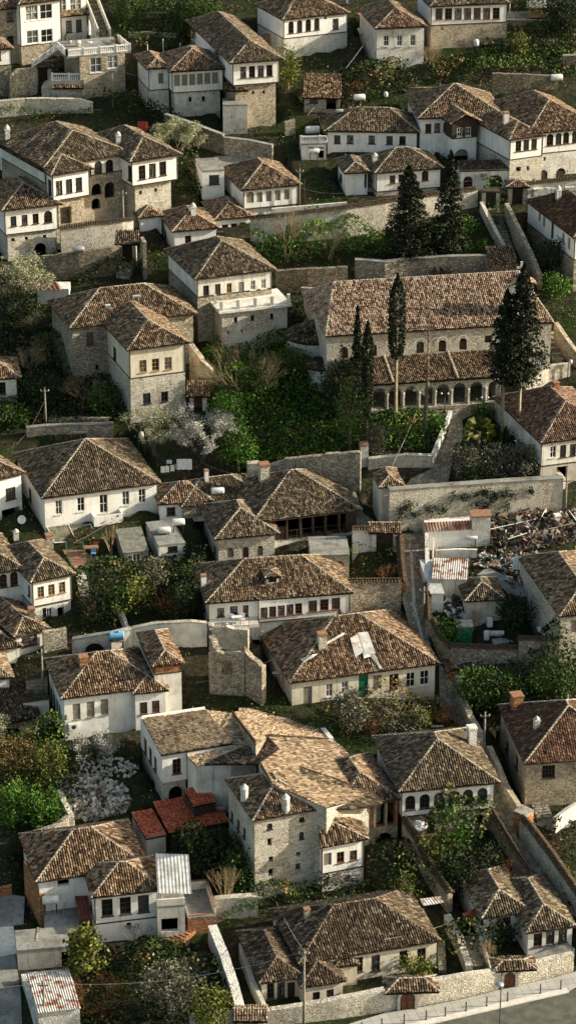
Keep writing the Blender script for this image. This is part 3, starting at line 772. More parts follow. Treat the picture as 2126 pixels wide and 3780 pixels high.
# --- veranda house
T('b3')
r = house('konak', 'stone konak with a long dark timber veranda under a broad tiled roof', 'mansion', (610, 480))
W24 = wing(r, (455, 262), (1278, 168), (1020, -135), side='R', base=(610, 470), over=.45, split=(610, 400), low='white_worn', up='wood_dark', band=False,
     wins=[O(660, 268, 100, 60, 'o'), O(760, 300, 90, 130, 'o'), O(860, 290, 80, 130, 'o'), O(953, 275, 80, 130, 'o'), O(1053, 262, 85, 130, 'o'), O(1130, 250, 50, 130, 'o'), O(968, 412, 44, 20, 'o', 'f', True), O(1110, 402, 60, 24, 'o', 'f', True)])
wing(r, (168, 392), (660, 347), (-5, 140), base=(185, 595), over=.45, up='stone_light',
     wins=[O(287, 492, 48, 76, 'y', 'f', True), O(402, 487, 48, 80, 'b', 'f', True), O(510, 478, 46, 80, 'y', 'f', True), O(170, 470, 14, 60, 'w', 'l')])
wing(r, (-80, 150), (560, 60), 6, z=W24.z-.2, over=.35, up='stone', foot=W24.zf+2)
W24r = r
# --- long house with balcony and dormer
r = house('house', 'long white house with eight brown windows, a small roof dormer and an open balcony', 'house', (490, 1135))
W25 = wing(r, (478, 858), (1216, 793), (1022, 510), side='R', kind='none', base=(500, 1130), over=.35, split=(505, 1015), jet=.25, low='white_worn',
     wins=R(540, 943, 800, 912, 5, 54, 80, 'b')+R(907, 893, 1080, 873, 3, 64, 85, 'b')+[O(762, 1058, 90, 18, 'o')])
wing(r, (98, 872), (1216, 793), (1022, 510), side='R', z=W25.z, walls=False)
W25b = wing(r, (98, 872), (640, 840), 6.8, z=W25.z-.05, kind='none', over=.35, split=(110, 1015), low='white_worn', foot=W25.zf,
     wins=[O(215, 940, 52, 66), O(313, 922, 56, 56), O(403, 928, 42, 84, 'b'), O(404, 1060, 34, 50, 'o')])
W25r = r
# --- damaged house
T('b4')
r = house('house', 'decaying cream house with a green double door and loose tin sheets on its sagging roof', 'house', (905, 430))
W26 = wing(r, (732, 248), (1862, 100), 12.5, base=(905, 432), base2=(405, 385, 'c4'), over=.35, up='cream', cap='mortar', wins=[O(1030, 300, 52, 100, 'g'), O(1147, 282, 52, 100, 'g'), O(1287, 272, 72, 180, 'G'), O(1390, 240, 62, 104, 'y'), O(868, 350, 66, 150, 'y'),
     (75, 237, 68, 112, 'k', 'f', False, 'c4'), (200, 222, 64, 112, 'g', 'f', False, 'c4'), (305, 208, 64, 110, 'g', 'f', False, 'c4'), (45, 400, 70, 40, 'o', 'f', False, 'c4'), (250, 382, 40, 30, 'o', 'f', False, 'c4')])
wing(r, (690, 128), (1100, 85), 7.0, z=W26.z+.2, over=.35, up='white_worn', foot=W26.zf, wins=[O(664, 125, 10, 60, 'w', 'l')])
W26r = r
# --- left column
T('a3')
r = house('house', 'white house with tan framed windows over a double door, below the glazed canopy', 'house', (330, 1020))
W27 = wing(r, (232, 718), (572, 650), 9, base=(262, 1025), over=.35, split=(250, 900), jet=.1, low='white_worn',
     wins=R(310, 787, 470, 752, 3, 50, 80, 't')+[O(375, 960, 40, 110, 'g'), O(338, 940, 30, 66, 'k'), O(462, 955, 50, 108, 'o'), O(222, 775, 16, 84, 'b', 'l')])
wing(r, (-120, 662), (200, 612), 9, z=W27.z+.1, over=.35, foot=W27.zf, wins=[O(28, 702, 56, 100, 'b', 'f', True), O(109, 687, 58, 105, 'b', 'f', True)])
r = house('house', 'low white house with a wide brown window and overhanging roof at the left edge', 'house', (330, 1275))
W28 = wing(r, (112, 1130), (382, 1062), 9, base=(150, 1285), over=.4, up='white_worn', wins=[O(225, 1150, 118, 84, 'b')])
wing(r, (-160, 1245), (175, 1195), 5, z=W28.z-1.0, over=.3, foot=W28.zf, up='white_worn')
T('a4')
r = house('house', 'white corner house with a bright tan tiled eave at the left edge', 'house', (60, 420))
wing(r, (-220, 240), (106, 205), 6, base=(20, 420), over=.35, split=(-60, 355), low='stone', tile='tile_tan')
r = house('shed', 'dark open shed under a blackened tile roof at the left edge', 'shed', (0, 640))
wing(r, (-160, 590), (322, 500), 6, base=(20, 690), over=.3, kind='shed', pitch=.3, tile='tile_dark', up='stone_dark', wins=[O(80, 620, 150, 60, 'o')])
r = house('house', 'white house with grey shuttered windows, a small front hip and a red tin lean-to', 'house', (475, 690))
W30 = wing(r, (462, 368), (1235, 272), 8.5, base=(475, 695), over=.35,
     wins=R(580, 463, 790, 428, 3, 58, 118, 's')+[O(390, 340, 12, 110, 'r', 'l'), O(411, 385, 14, 120, 'r', 'l'), O(434, 430, 14, 120, 'r', 'l'), O(453, 462, 12, 110, 'r', 'l'), O(445, 610, 14, 60, 'w', 'l')])
wing(r, (1000, 332), (1276, 302), 5.5, z=W30.z-.2, over=.3, foot=W30.zf, wins=R(1083, 437, 1175, 425, 2, 58, 88, 'r'))
wing(r, (1150, 128), (1390, 100), 7.5, z=W30.z+2.0, over=.25, up='brick', low='white_worn', split=(1200, 180), foot=W30.zf, wins=[])
W30r = r
# --- tan roofed complex
r = house('house', 'white block with three slit side windows and ground floor arches under a pale tan roof', 'house', (1205, 1165))
W31 = wing(r, (1210, 785), (1428, 750), (1030, 502), base=(1205, 1168), over=.2, kind='none', split=(1205, 1005), low='stone_light', jet=.1, band=False,
     wins=[O(1097, 720, 20, 115, 'b', 'l'), O(1135, 792, 20, 115, 'b', 'l'), O(1172, 860, 20, 115, 'b', 'l'), O(1333, 875, 64, 112, 'b'), O(1155, 1030, 50, 130, 'o', 'l', True), O(1327, 1092, 108, 132, 'o', 'f', True)])
wing(r, (1474, 863), (1700, 832), (1412, 755), z=W31.z-.75, over=.05, kind='none', foot=W31.zf, wins=[O(1458, 932, 24, 105, 'b', 'l')])
W31r = r
T('b4')
r = house('tower_house', 'tall rough stone tower house with tiny square windows and two conical chimneys', 'house', (497, 1890))
WT = wing(r, (455, 1286), (1002, 1190), (162, 985), base=(497, 1892), over=.25, up='stone_light', low='grey_plaster', split=(497, 1745), band=False,
     wins=[(m_[0], m_[1], m_[2], m_[3], 'o', 'f', False, 'b5') for m_ in ((593, 45, 32, 42), (798, 8, 34, 36), (592, 145, 36, 56), (797, 103, 38, 54), (556, 265, 8, 8), (637, 262, 8, 8), (555, 208, 8, 8))]
     + [(70, 173, 28, 28, 'k', 'f', True, 'm'), (68, 250, 24, 36, 'k', 'f', True, 'm'), (1357, 205, 28, 30, 'k', 'f', True, 'l'), (1357, 285, 22, 38, 'o', 'f', False, 'l'),
        (1168, 155, 12, 50, 'k', 'l', False, 'l'), (1200, 195, 12, 50, 'k', 'l', False, 'l'), (1230, 235, 12, 50, 'k', 'l', False, 'l'), (1187, 265, 10, 28, 'k', 'l', False, 'l'), (1240, 345, 10, 28, 'k', 'l', False, 'l')])
T('m')
WA = wing(r, (162, 310), (402, 265), 9.5, base=(130, 545), over=.3, split=(160, 447), jet=.0, low='stone_white', kind='none', wins=[(1018, 45, 60, 92, 'y', 'f', False, 'b5'), (1115, 30, 56, 82, 'b', 'f', False, 'b5'), (1212, 15, 56, 74, 'b', 'f', False, 'b5'), (1005, 222, 40, 60, 'y', 'f', False, 'b5'), (1165, 190, 38, 60, 'y', 'f', False, 'b5'), O(148, 350, 10, 70, 'b', 'l')])
WTr = r
r = house('veranda_house', 'open timber veranda over a dark stone arch, joined to the tower house roof', 'house', (480, 340))
WV = wing(r, (255, 118), (575, 66), 9, base=(400, 335), over=.3, split=(400, 218), low='stone', up='brick', band=False, wins=[O(380, 165, 60, 110, 'o'), O(462, 150, 52, 120, 'o'), O(518, 140, 40, 115, 'o'), O(482, 292, 86, 110, 'o', 'f', True)])
WVr = r
# --- six arched windows
T('c4')
r = house('house', 'white jettied house with six black arched windows and pyramid roof', 'house', (150, 1455))
W32 = wing(r, (110, 1072), (875, 997), (630, 583), side='R', base=(150, 1458), over=.4, split=(145, 1255), low='stone', jet=.3,
     wins=R(199, 1150, 741, 1092, 6, 76, 108, 'k', 'f', True)+[(715, 210, 44, 66, 'd', 'f', False, 'm'), (893, 165, 30, 26, 'o', 'f', False, 'm'), (960, 175, 40, 60, 'o', 'f', False, 'm')])
W32r = r
r = house('stone_house', 'stone house under a dark brown flat-tiled roof with white mortared hip, right edge', 'house', (1045, 1190))
W33 = wing(r, (1055, 858), (1900, 800), (785, 418), base=(1048, 1195), over=.25, up='stone_ochre', tile='tile_brown', flat=True, pitch=.55,
     wins=[O(1238, 915, 100, 96, 'w'), O(928, 725, 20, 75, 'w', 'l'), O(1000, 845, 20, 90, 'w', 'l')])
W33r = r
T('c3')
r = house('stone_house', 'stone house with a dark window at the right edge beside the junk-filled yard', 'house', (1312, 1290))
wing(r, (1322, 972), (1800, 925), (1175, 505), base=(1320, 1420), over=.2, up='stone_light', tile='tile', wins=[O(1432, 1045, 56, 96, 'y')])
r = house('hut', 'small hut with a dusty pyramid roof in the middle of the junk yard', 'hut', (640, 1010))
wing(r, (608, 858), (918, 842), (565, 690), base=(640, 1050), over=.25, up='grey_plaster', tile='tile_dark')
T('c2')
r = house('house', 'white house with rusty red tiles and three dark windows, right edge below the pines', 'house', (1200, 1200))
wing(r, (1180, 892), (1800, 815), (962, 525), base=(1205, 1240), over=.2, up='white_worn', tile='tile_rust', split=(1200, 1062), low='grey_plaster',
     wins=[O(1273, 955, 44, 88, 'g'), O(1348, 950, 46, 92, 'w'), O(1422, 940, 46, 88, 'w'), O(1340, 1110, 80, 90, 'o')])
T('c1')
r = house('house', 'long white house seen end-on with grey shutters on its flank, right edge beside the stair', 'house', (1400, 975))
wing(r, (1428, 568), (1900, 520), (1112, 278), base=(1402, 975), over=.3, tile='tile_brown', split=(1415, 735), low='stone', wins=[O(1172, 410, 18, 66, 'y', 'l'), O(1205, 445, 18, 72, 'y', 'l'), O(1350, 570, 18, 80, 'y', 'l'), O(1393, 610, 18, 86, 'y', 'l'), O(1268, 505, 20, 120, 'd', 'l')])
# --- bottom left house
T('a5')
r = house('house', 'white house with three black windows below a tiled pyramid, jutting from a longer roof', 'house', (715, 695))
W39 = wing(r, (690, 337), (1242, 272), (606, 82), base=(720, 698), over=.35, split=(715, 535), low='white', jet=.0, wins=R(810, 409, 1083, 379, 3, 84, 128, 'k')+[O(973, 541, 36, 38, 'o'), O(690, 420, 14, 130, 'w', 'l')])
wing(r, (272, 218), (1120, 100), 8.5, z=W39.z+.2, over=.35, foot=W39.zf, kind='hip', wins=[O(480, 205, 88, 84, 'o')])
W39r = r
# --- bottom middle house
T('b5')
r = house('house', 'low cream cottage of sagging dark roofs behind the roadside wall', 'cottage', (540, 1130))
W40 = wing(r, (505, 982), (850, 932), (325, 590), base=(545, 1130), over=.3, up='cream', tile='tile_dark', cap='mortar_dark', wins=[O(590, 1037, 56, 112, 'w'), O(668, 1027, 56, 112, 'w'), O(745, 1037, 56, 130, 'd')])
wing(r, (815, 1015), (1160, 960), 5, base=(860, 1152), over=.25, up='cream', tile='tile_dark', cap='mortar_dark', wins=[O(933, 1095, 54, 100, 'w'), O(1037, 1072, 54, 92, 'w')])
W40b = wing(r, (800, 835), (1872, 658), 9, base=(1230, 1040), over=.3, up='cream', tile='tile_dark', cap='mortar_dark', wins=[O(1258, 838, 50, 110, 'w'), O(1380, 825, 64, 116, 'w'), (150, 790, 66, 110, 'w', 'f', False, 'c5'), (283, 768, 64, 104, 'w', 'f', False, 'c5'), O(1338, 985, 28, 26, 'o')])
wing(r, (1070, 860), (1262, 838), 3.5, z=W40b.z-.7, over=.2, up='cream', tile='tile_dark', cap='mortar_dark', foot=W40b.zf)
W40r = r
T('c5')
r = house('house', 'white house of two hipped roofs on a walled terrace at the lower right corner', 'house', (1095, 790))
W41 = wing(r, (1070, 602), (1452, 550), 9, base=(1095, 795), over=.3, up='white_worn', wins=R(1158, 652, 1345, 622, 3, 64, 98, 'w'))
wing(r, (735, 492), (1120, 440), 8, z=W41.z+.3, over=.3, up='white_worn', foot=W41.zf, wins=[O(918, 540, 70, 118, 'd'), O(915, 695, 52, 62, 'o'), O(728, 555, 18, 100, 'y', 'l')])
W41r = r
# --- church
T('b2')
r = house('church', 'long stone church with pale pink tiles, arched windows, apses and an arcaded porch', 'church', (1010, 480))
WC = wing(r, (1003, 85), (2718, -20), (908, -250), base=(1010, 530), over=.18, up='stone_light', tile='tile_pink', pitch=.5, ins=2.2, cap='mortar',
     wins=[O(1141, 207, 60, 88, 'd', 'f', True), O(1362, 190, 52, 88, 'd', 'f', True)]+[(x, y, 56, 88, 'd', 'f', True, 'c2') for x, y in ((115, 178), (273, 168), (440, 157), (596, 143))]+[(785, 105, 54, 54, 'd', 'f', False, 'c2')])
WCr = r
# --- gatehouse of the church garden
T('b2')
r = house('gatehouse', 'small cream gatehouse with an arched door at the left end of the massive wall', 'gatehouse', (1405, 1520))
WG = wing(r, (1403, 1225), (1598, 1212), (1275, 1092), base=(1410, 1530), over=.3, up='cream', wins=[(1412, 105, 34, 130, 'd', 'f', True, 'b3'), (1330, 20, 10, 30, 'o', 'l', False, 'b3')])
# ================================================================ walls, gates, stairs
def fwall(name, label, pts, m='stone', th=.5, cap=None, cat='wall', group=None, holes=None, rag=0.0):
    """free-standing or retaining wall; pts = (x, y_top, y_bottom) pixels along it"""
    B = []; 
    for p in pts:
        t = p[3] if len(p) > 3 else cur[0]
        g = G((p[0], p[2], t)); B.append((g, z_on_vertical(g, P((p[0], p[1], t)))))
    root = thing(name, label, cat, B[0][0], group); mb = MB(); cb = MB()
    for i in range(len(B)-1):
        (p, zp), (q, zq) = B[i], B[i+1]; d = Vector((q.x-p.x, q.y-p.y, 0)); L = d.length
        if L < .05: continue
        d.normalize(); n = Vector((d.y, -d.x, 0))
        if n.y > 0: n = -n
        k = max(1, int(L/1.1)) if rag else 1
        for j in range(k):
            a, b = p+(q-p)*(j/k), p+(q-p)*((j+1)/k); za, zb = zp+(zq-zp)*j/k, zp+(zq-zp)*(j+1)/k
            if rag: za += random.uniform(-rag, rag*.3); zb += random.uniform(-rag, rag*.3)
            bz = min(a.z, b.z) - 1.2
            vs = [(a.x, a.y, bz), (b.x, b.y, bz), (b.x, b.y, zb), (a.x, a.y, za)]
            vs += [(x-n.x*th, y-n.y*th, z) for x, y, z in vs]
            mb.add(vs, [(0, 1, 2, 3), (5, 4, 7, 6), (3, 2, 6, 7), (0, 3, 7, 4), (1, 5, 6, 2), (0, 4, 5, 1)])
        A, Bv = Vector((p.x, p.y, zp))-n*th/2, Vector((q.x, q.y, zq))-n*th/2
        if cap == 'tile':
            K = max(1, int((Bv-A).length/.27)); dd = (Bv-A)/K
            for j in range(K):
                o = A+dd*j; w = dd.normalized()*.11
                for sgn in (-1, 1):
                    e = n*sgn*(th/2+.18); jz = random.uniform(-.02, .02)
                    a0, a1 = o+Vector((0, 0, .26+jz)), o+e+Vector((0, 0, .02+jz))
                    cb.add([a0-w, a0+Vector((0, 0, .07)), a0+w, a1-w, a1+Vector((0, 0, .08)), a1+w], [(0, 1, 4, 3), (1, 2, 5, 4), (3, 4, 5)])
            ridge_caps(cb, A+Vector((0, 0, .28)), Bv+Vector((0, 0, .28)), .13)
            e = n*(th/2+.12); z_ = Vector((0, 0, .2)); z0 = Vector((0, 0, .03))
            cb.add([A-e+z0, Bv-e+z0, Bv+z_, A+z_, A+e+z0, Bv+e+z0], [(0, 1, 2, 3), (3, 2, 5, 4)])
        elif cap:
            cb.box(A-n*(th/2+.06), Bv-A, n*(th+.12), Vector((0, 0, .12)))
    part(mb, 'masonry', m, root)
    if cap: part(cb, 'tile_coping' if cap == 'tile' else 'coping', 'tile_tan' if cap == 'tile' else cap, root)
    return root, B
def stair(label, p0, p1, wpx, n, m='paving', p0r=None):
    """steps rising from pixel p0 (bottom centre) to p1 (top centre) on the slope"""
    a, b = G(p0), G(p1); d = Vector((b.x-a.x, b.y-a.y, 0)); L = d.length; d.normalize(); s = Vector((-d.y, d.x, 0))
    wl = abs((hit_z(P((p0[0]+wpx/2, p0[1])), a.z)-hit_z(P((p0[0]-wpx/2, p0[1])), a.z)).x)
    root = thing('stair', label, 'stair', a)
    mb = MB(); h = (b.z-a.z)
    for i in range(n):
        o = a + d*(L*i/n) - s*wl/2; z1 = a.z + h*(i+1)/n + .25
        mb.box(Vector((o.x, o.y, a.z-1)), s*wl, d*(L/n+.02), Vector((0, 0, z1-a.z+1)))
    part(mb, 'steps', m, root); return root
def prism_roof(root, F1, F2, depth, z, tile='tile', kind='gable', pitch=.4, cap='mortar', name='roof'):
    a = hit_z(P(F1), z); b = hit_z(P(F2), z); u = (b-a).normalized(); v = Vector((-u.y, u.x, 0))
    fs, rd = hip_faces([a, b, b+v*depth, a+v*depth], z, pitch, kind); return build_roof(fs, rd, tile, root, name, cap)
def gate(label, x0, x1, ytop, ybot, roof=None, m='stone', door='wood_dark', dep=1.6, arch=False, pil=.45, cat='gate', tile='tile'):
    """gateway: two piers, a dark leaf set back between them and a small tiled roof"""
    a, b = G((x0, ybot)), G((x1, ybot)); b.z = a.z = min(a.z, b.z); zt = z_on_vertical(a, P((x0, ytop)))
    u = (b-a); L = u.length; u.normalize(); v = Vector((-u.y, u.x, 0)); H = zt-a.z
    root = thing('gateway', label, cat, a)
    for o in (a-u*pil, b): 
        mb = MB(); mb.box(o-Vector((0, 0, .8)), u*pil, v*dep, Vector((0, 0, H+.8))); part(mb, 'pier', m, root)
    mb = MB(); mb.box(a+v*.5, u*L, v*.08, Vector((0, 0, H-.02))); part(mb, 'door', door, root)
    mb = MB(); mb.box(a-u*pil+Vector((0, 0, H)), u*(L+2*pil), v*dep, Vector((0, 0, .18))); part(mb, 'lintel', 'wood_dark', root)
    if roof:
        fs, rd = hip_faces([a-u*(pil+.35)-v*.4, b+u*(pil+.35)-v*.4, b+u*(pil+.35)+v*(dep+.3), a-u*(pil+.35)+v*(dep+.3)], zt+.2, .42, roof)
        build_roof(fs, rd, tile, root)
    return root
T('a0')
fwall('rubble_wall', 'long pale rubble wall curving below the villa', [(-20, 768, 885), (200, 742, 862), (400, 742, 858), (600, 745, 855), (705, 775, 850)], 'stone_light', .7, rag=.08)
fwall('yard_wall', 'grey stone yard wall left of the villa stair gate', [(86, 572, 752), (135, 522, 735), (288, 508, 705)], 'stone', .4)
gate('dark gateway with a small tiled hip beside the lower white balustrade', 292, 364, 515, 640, 'gable', 'stone_light')
R_, Bl = fwall('terrace_wall', 'stone terrace wall carrying the lower white balustrade of the villa', [(318, 652, 738), (400, 612, 740), (640, 600, 742)], 'stone_light', 2.2)
T('b0')
fwall('garden_wall', 'dark mossy stone wall stepping down under the pale stone footing', [(-210, 865, 1010), (0, 935, 1100), (232, 1022, 1165)], 'stone_dark', .5, 'concrete')
fwall('garden_wall', 'mottled stone wall below the tall ochre footing, sloping down to the right', [(236, 1042, 1165), (420, 1062, 1180), (600, 1100, 1215)], 'stone', .5, 'concrete')
fwall('garden_wall', 'short stone wall end beside the narrow stair left of the white balcony', [(775, 900, 1010), (700, 920, 1020)], 'stone', .6, rag=.1)
T('c0')
fwall('terrace_wall', 'dark overgrown terrace wall above the two big konaks at the right', [(815, 552, 700), (1050, 560, 690), (1310, 572, 670)], 'stone_dark', .6, rag=.08)
fwall('terrace_wall', 'low dark terrace wall above the konak with the curved gable', [(160, 662, 700), (470, 662, 695)], 'stone_dark', .5)
fwall('terrace_wall', 'mossy retaining wall at the right edge below the bright grass strip', [(1345, 425, 515), (1500, 420, 510)], 'stone_dark', .5, 'concrete')
T('a1')
fwall('courtyard_wall', 'tile-capped courtyard wall in front of the konak arches', [(466, 505, 690), (700, 468, 655), (930, 445, 610), (1010, 435, 560)], 'stone_light', .5, 'tile')
fwall('retaining_wall', 'dark stained retaining wall under the courtyard, with a grey tank beside it', [(150, 722, 870), (400, 702, 890), (600, 675, 880), (850, 640, 845), (925, 628, 800)], 'stone_dark', .6, rag=.06)
gate('dark gateway under a blackened tile roof at the head of the curved steps', 925, 1000, 622, 760, 'shed', 'stone_light', tile='tile_dark')
stair('curved stone steps below the dark gateway', (930, 868), (965, 770), 110, 6)
fwall('garden_wall', 'weathered wall slanting down beside the three-roofed house', [(1085, 600, 880), (1062, 560, 760)], 'stone', .4)
T('b1')
fwall('boundary_wall', 'long tile-capped rubble wall running across behind the conifers', [(438, 430, 592), (610, 412, 600), (870, 382, 585), (1160, 346, 560), (1449, 300, 500), (400, 243, 400, 'c1'), (705, 205, 330, 'c1')], 'stone_light', .55, 'tile')
fwall('low_wall', 'low white plastered wall behind the long tile-capped wall', [(600, 348, 400), (870, 325, 375), (1165, 300, 350)], 'white_worn', .3)
fwall('terrace_wall', 'dark terrace wall to the right of the worn house with the roof terrace', [(628, 818, 945), (870, 800, 935), (1170, 788, 905)], 'stone_dark', .6, rag=.06)
fwall('terrace_wall', 'long stained terrace wall behind the church', [(1222, 738, 872), (1449, 755, 885), (200, 735, 850, 'c1'), (480, 715, 845, 'c1'), (800, 708, 835, 'c1')], 'stone', .6, 'concrete')
T('c1')
r = house('street_wall', 'white street wall with a red arched door and a dark arch under a tile strip', 'wall', (580, 205))
wing(r, (572, 62), (955, 50), 2.2, base=(580, 208), over=.1, up='white_worn', kind='shed', pitch=.25, tile='tile_dark', wins=[O(633, 152, 70, 98, 'b', 'f', True), O(844, 140, 96, 92, 'd', 'f', True)])
gate('dark gateway at the top of the long stair', 764, 842, 228, 352, None, 'stone_light', dep=1.2)
gate('gateway with a small pyramid tile roof, right of the long stair head', 964, 1044, 192, 305, 'hip', 'stone_light', dep=2.0)
fwall('street_wall', 'tile-capped whitewashed wall running to the right edge above the railing', [(1078, 168, 300), (1250, 150, 275), (1460, 128, 255)], 'stone_white', .4, 'tile')
stair('long straight stone stair climbing to the dark gateway', (950, 735), (820, 360), 96, 16)
fwall('parapet', 'sloping stone parapet on the left of the long stair', [(885, 622, 700), (800, 460, 540), (718, 295, 370)], 'stone_light', .45)
fwall('parapet', 'rough stone wall on the right of the long stair', [(1160, 850, 960), (1080, 660, 800), (985, 470, 640), (905, 300, 430)], 'stone', .5, rag=.1)
r = house('shed', 'small tiled shed tucked behind the church tower end', 'shed', G((830, 900)))
wing(r, (828, 888), (1042, 880), (785, 752), h=2.2, over=.2, kind='shed', pitch=.3, up='stone')
r = thing('tile_stack', 'stack of reclaimed roof tiles on the ground behind the church', 'tile stack', G((375, 900)))
a_ = G((378, 900)); b_ = G((508, 892)); u_ = (b_-a_)/9; mb = MB()
for i in range(9):
    for j in range(3): mb.box(a_+u_*i+Vector((0, j*.5, random.uniform(-.1, .15))), u_*.88, Vector((0, .44, 0)), Vector((0, 0, 1.25)))
part(mb, 'tiles', 'tile_rust', r)
T('a2')
fwall('garden_wall', 'stone garden wall with pale coping behind the pyramid roof', [(205, 780, 850), (350, 765, 830), (600, 758, 820), (860, 748, 800)], 'stone', .5, 'concrete')
T('b2')
fwall('ruined_wall', 'ochre crumbling wall slanting down beside the tall stone house', [(-20, 150, 420), (60, 250, 500), (150, 330, 520)], 'stone_ochre', .6, rag=.25)
gate('small tiled gate roof over a timber door beside the white blossom tree', 12, 78, 542, 640, 'shed', 'stone_white', 'wood_brown')
fwall('ruined_wall', 'patchy ivy-eaten wall with small dark openings below the overgrown garden', [(560, 1060, 1170), (690, 1012, 1180), (900, 985, 1220), (1100, 968, 1240), (1262, 955, 1260)], 'stone', .6, rag=.15)
fwall('stone_block', 'short stone wall stub left of the patchy ivy-eaten wall', [(415, 1045, 1165), (505, 1040, 1160)], 'stone_light', .9, rag=.1)
fwall('pillar', 'square stone pillar at the corner of the overgrown garden', [(1266, 915, 1070), (1325, 908, 1065)], 'stone_white', 1.0, 'terracotta')
GWP = [(1325, 1015, 1090), (1449, 1002, 1082), (180, 985, 1075, 'c2'), (368, 992, 1072, 'c2')]
fwall('garden_wall', 'curved low stone wall holding the church garden', GWP, 'stone_light', .5, 'stone_light')
T('c2')
fwall('garden_wall', 'bright white-edged wall running up beside the stone path to the church', [(368, 992, 1072), (440, 820, 905), (512, 645, 700)], 'stone_white', .35)
fwall('retaining_wall', 'massive tufted retaining wall below the olive shrubs', [(40, 1250, 1570), (500, 1215, 1500), (1000, 1180, 1440), (1340, 1160, 1400)], 'stone_light', .8, 'concrete')
fwall('parapet', 'stone parapet returning uphill at the right end of the massive wall', [(1335, 1160, 1240), (1200, 1002, 1080)], 'stone_light', .5)
fwall('curved_wall', 'curved stone wall beside the church tower end', [(1060, 470, 540), (1150, 380, 480), (1240, 308, 420), (1400, 290, 380)], 'stone_light', .5)
fwall('stair_wall', 'tall ochre wall descending at the right edge beside the church', [(1275, -20, 160), (1350, 90, 250), (1420, 180, 300), (1470, 240, 330)], 'stone_ochre', .5)
stair('shaded stone steps between the church end and the ochre wall', (1310, 290), (1290, 60), 90, 6)
T('a3')
r, B_ = fwall('yard_wall', 'whitewashed stone wall with a big arch, beneath the sky blue tank', [(550, 1150, 1290), (700, 1125, 1290), (842, 1105, 1285)], 'stone_white', .5, 'concrete')
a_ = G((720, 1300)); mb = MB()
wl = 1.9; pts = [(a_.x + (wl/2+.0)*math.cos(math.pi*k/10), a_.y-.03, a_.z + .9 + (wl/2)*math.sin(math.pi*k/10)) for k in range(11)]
mb.add([(a_.x+wl/2, a_.y-.03, a_.z-.5)]+pts+[(a_.x-wl/2, a_.y-.03, a_.z-.5)], [tuple(range(13))]); part(mb, 'arch_shade_panel', 'opening_shade', r)  # no real hole: flat near-black panel paints the shade inside the arch
fwall('yard_wall', 'long pale plastered stone wall below the dark garden, left of the long house', [(842, 1105, 1240), (1000, 1068, 1200), (1180, 1030, 1190), (1449, 1018, 1200), (112, 1030, 1195, 'b3')], 'white_worn', .45, 'stone_light')
fwall('path_wall', 'narrow pale wall climbing through the dark garden', [(960, 1080, 1130), (890, 870, 960)], 'stone_white', .35)
fwall('yard_wall', 'low rubble wall below the left column houses, with dry vines', [(335, 1090, 1240), (510, 1060, 1200)], 'stone', .5, rag=.1)
stair('pale outdoor stair with green railings', (650, 840), (600, 610), 72, 11, 'stone_white')
T('a4')
fwall('yard_wall', 'small tile-capped wall behind the blackened shed', [(205, 228, 360), (365, 195, 340)], 'stone', .45, 'tile')
fwall('yard_wall', 'white wall joining the blackened shed to the shuttered house', [(180, 395, 480), (375, 370, 470)], 'white_worn', .3, 'tile')
T('b3')
r = house('stone_terrace', 'grassy stone terrace with an arched vault beside the veranda house', 'terrace', G((900, 700)))
wing(r, (890, 522), (1186, 515), 4.5, base=(1050, 700), over=.05, kind='flat', up='stone_ochre', wins=[O(1105, 600, 70, 90, 'o', 'f', True)])
fwall('yard_wall', 'tile-capped yard wall right of the long white house', [(1172, 716, 880), (1449, 712, 850), (130, 712, 850, 'c3')], 'stone', .45, 'tile')
fwall('yard_wall', 'whitewashed wall with tile strip right of the timber veranda', [(1205, 318, 490), (1378, 320, 470)], 'stone_white', .4, 'tile')
T('c3')
fwall('lane_wall', 'narrow brick-capped wall on the left side of the cobbled lane', [(128, 720, 800), (110, 560, 650), (98, 362, 470)], 'brick', .5, 'tile')
gate('wide dark gateway under a short tile roof at the lane corner', -58, 70, 345, 480, 'gable', 'stone_white', dep=2.0)
fwall('lane_wall', 'white wall on the right side of the cobbled lane', [(345, 690, 760), (340, 540, 640), (335, 340, 480)], 'stone_white', .4)
fwall('lane_wall', 'tan tile-capped wall along the lane beside the junk yard', [(500, 1215, 1300), (400, 1120, 1230), (350, 1000, 1120), (345, 860, 970), (340, 720, 830)], 'stone_ochre', .5, 'tile')
fwall('yard_wall', 'tile-capped stone wall closing the bottom of the junk yard', [(500, 1205, 1380), (750, 1215, 1390), (1000, 1222, 1390)], 'stone', .5, 'tile')
fwall('yard_wall', 'higher stone wall section with terracotta cap at the right of the junk yard', [(1005, 1150, 1400), (1312, 1155, 1410)], 'stone', .5, 'tile')
fwall('parapet', 'white parapet wall down the flank of the right edge stone house', [(1275, 880, 960), (1225, 700, 800), (1180, 520, 640)], 'white_worn', .35)
T('c4')
r = house('shed', 'narrow tiled brick shed at the lane bend', 'shed', (525, 235))
wing(r, (470, 165), (620, 160), 4.0, base=(520, 240), over=.15, kind='gableD', pitch=.35, up='brick', tile='tile_rust')
fwall('lane_wall', 'crumbling ochre wall winding down beside the dark laurel trees', [(715, 700, 800), (690, 600, 700), (620, 480, 600), (560, 330, 470), (532, 190, 320)], 'stone_ochre', .6, rag=.15)
fwall('lane_wall', 'tall ochre lane wall below the white chimney house corner', [(1000, 1180, 1300), (900, 1020, 1160), (830, 850, 1000), (770, 720, 850)], 'stone_ochre', .5, rag=.06)
T('m')
fwall('lane_wall', 'long tile-capped wall running down the right side of the alley', [(1470, 590, 700), (1380, 460, 580), (1290, 330, 440), (1200, 210, 320), (1160, 165, 262)], 'stone_light', .6, 'tile')
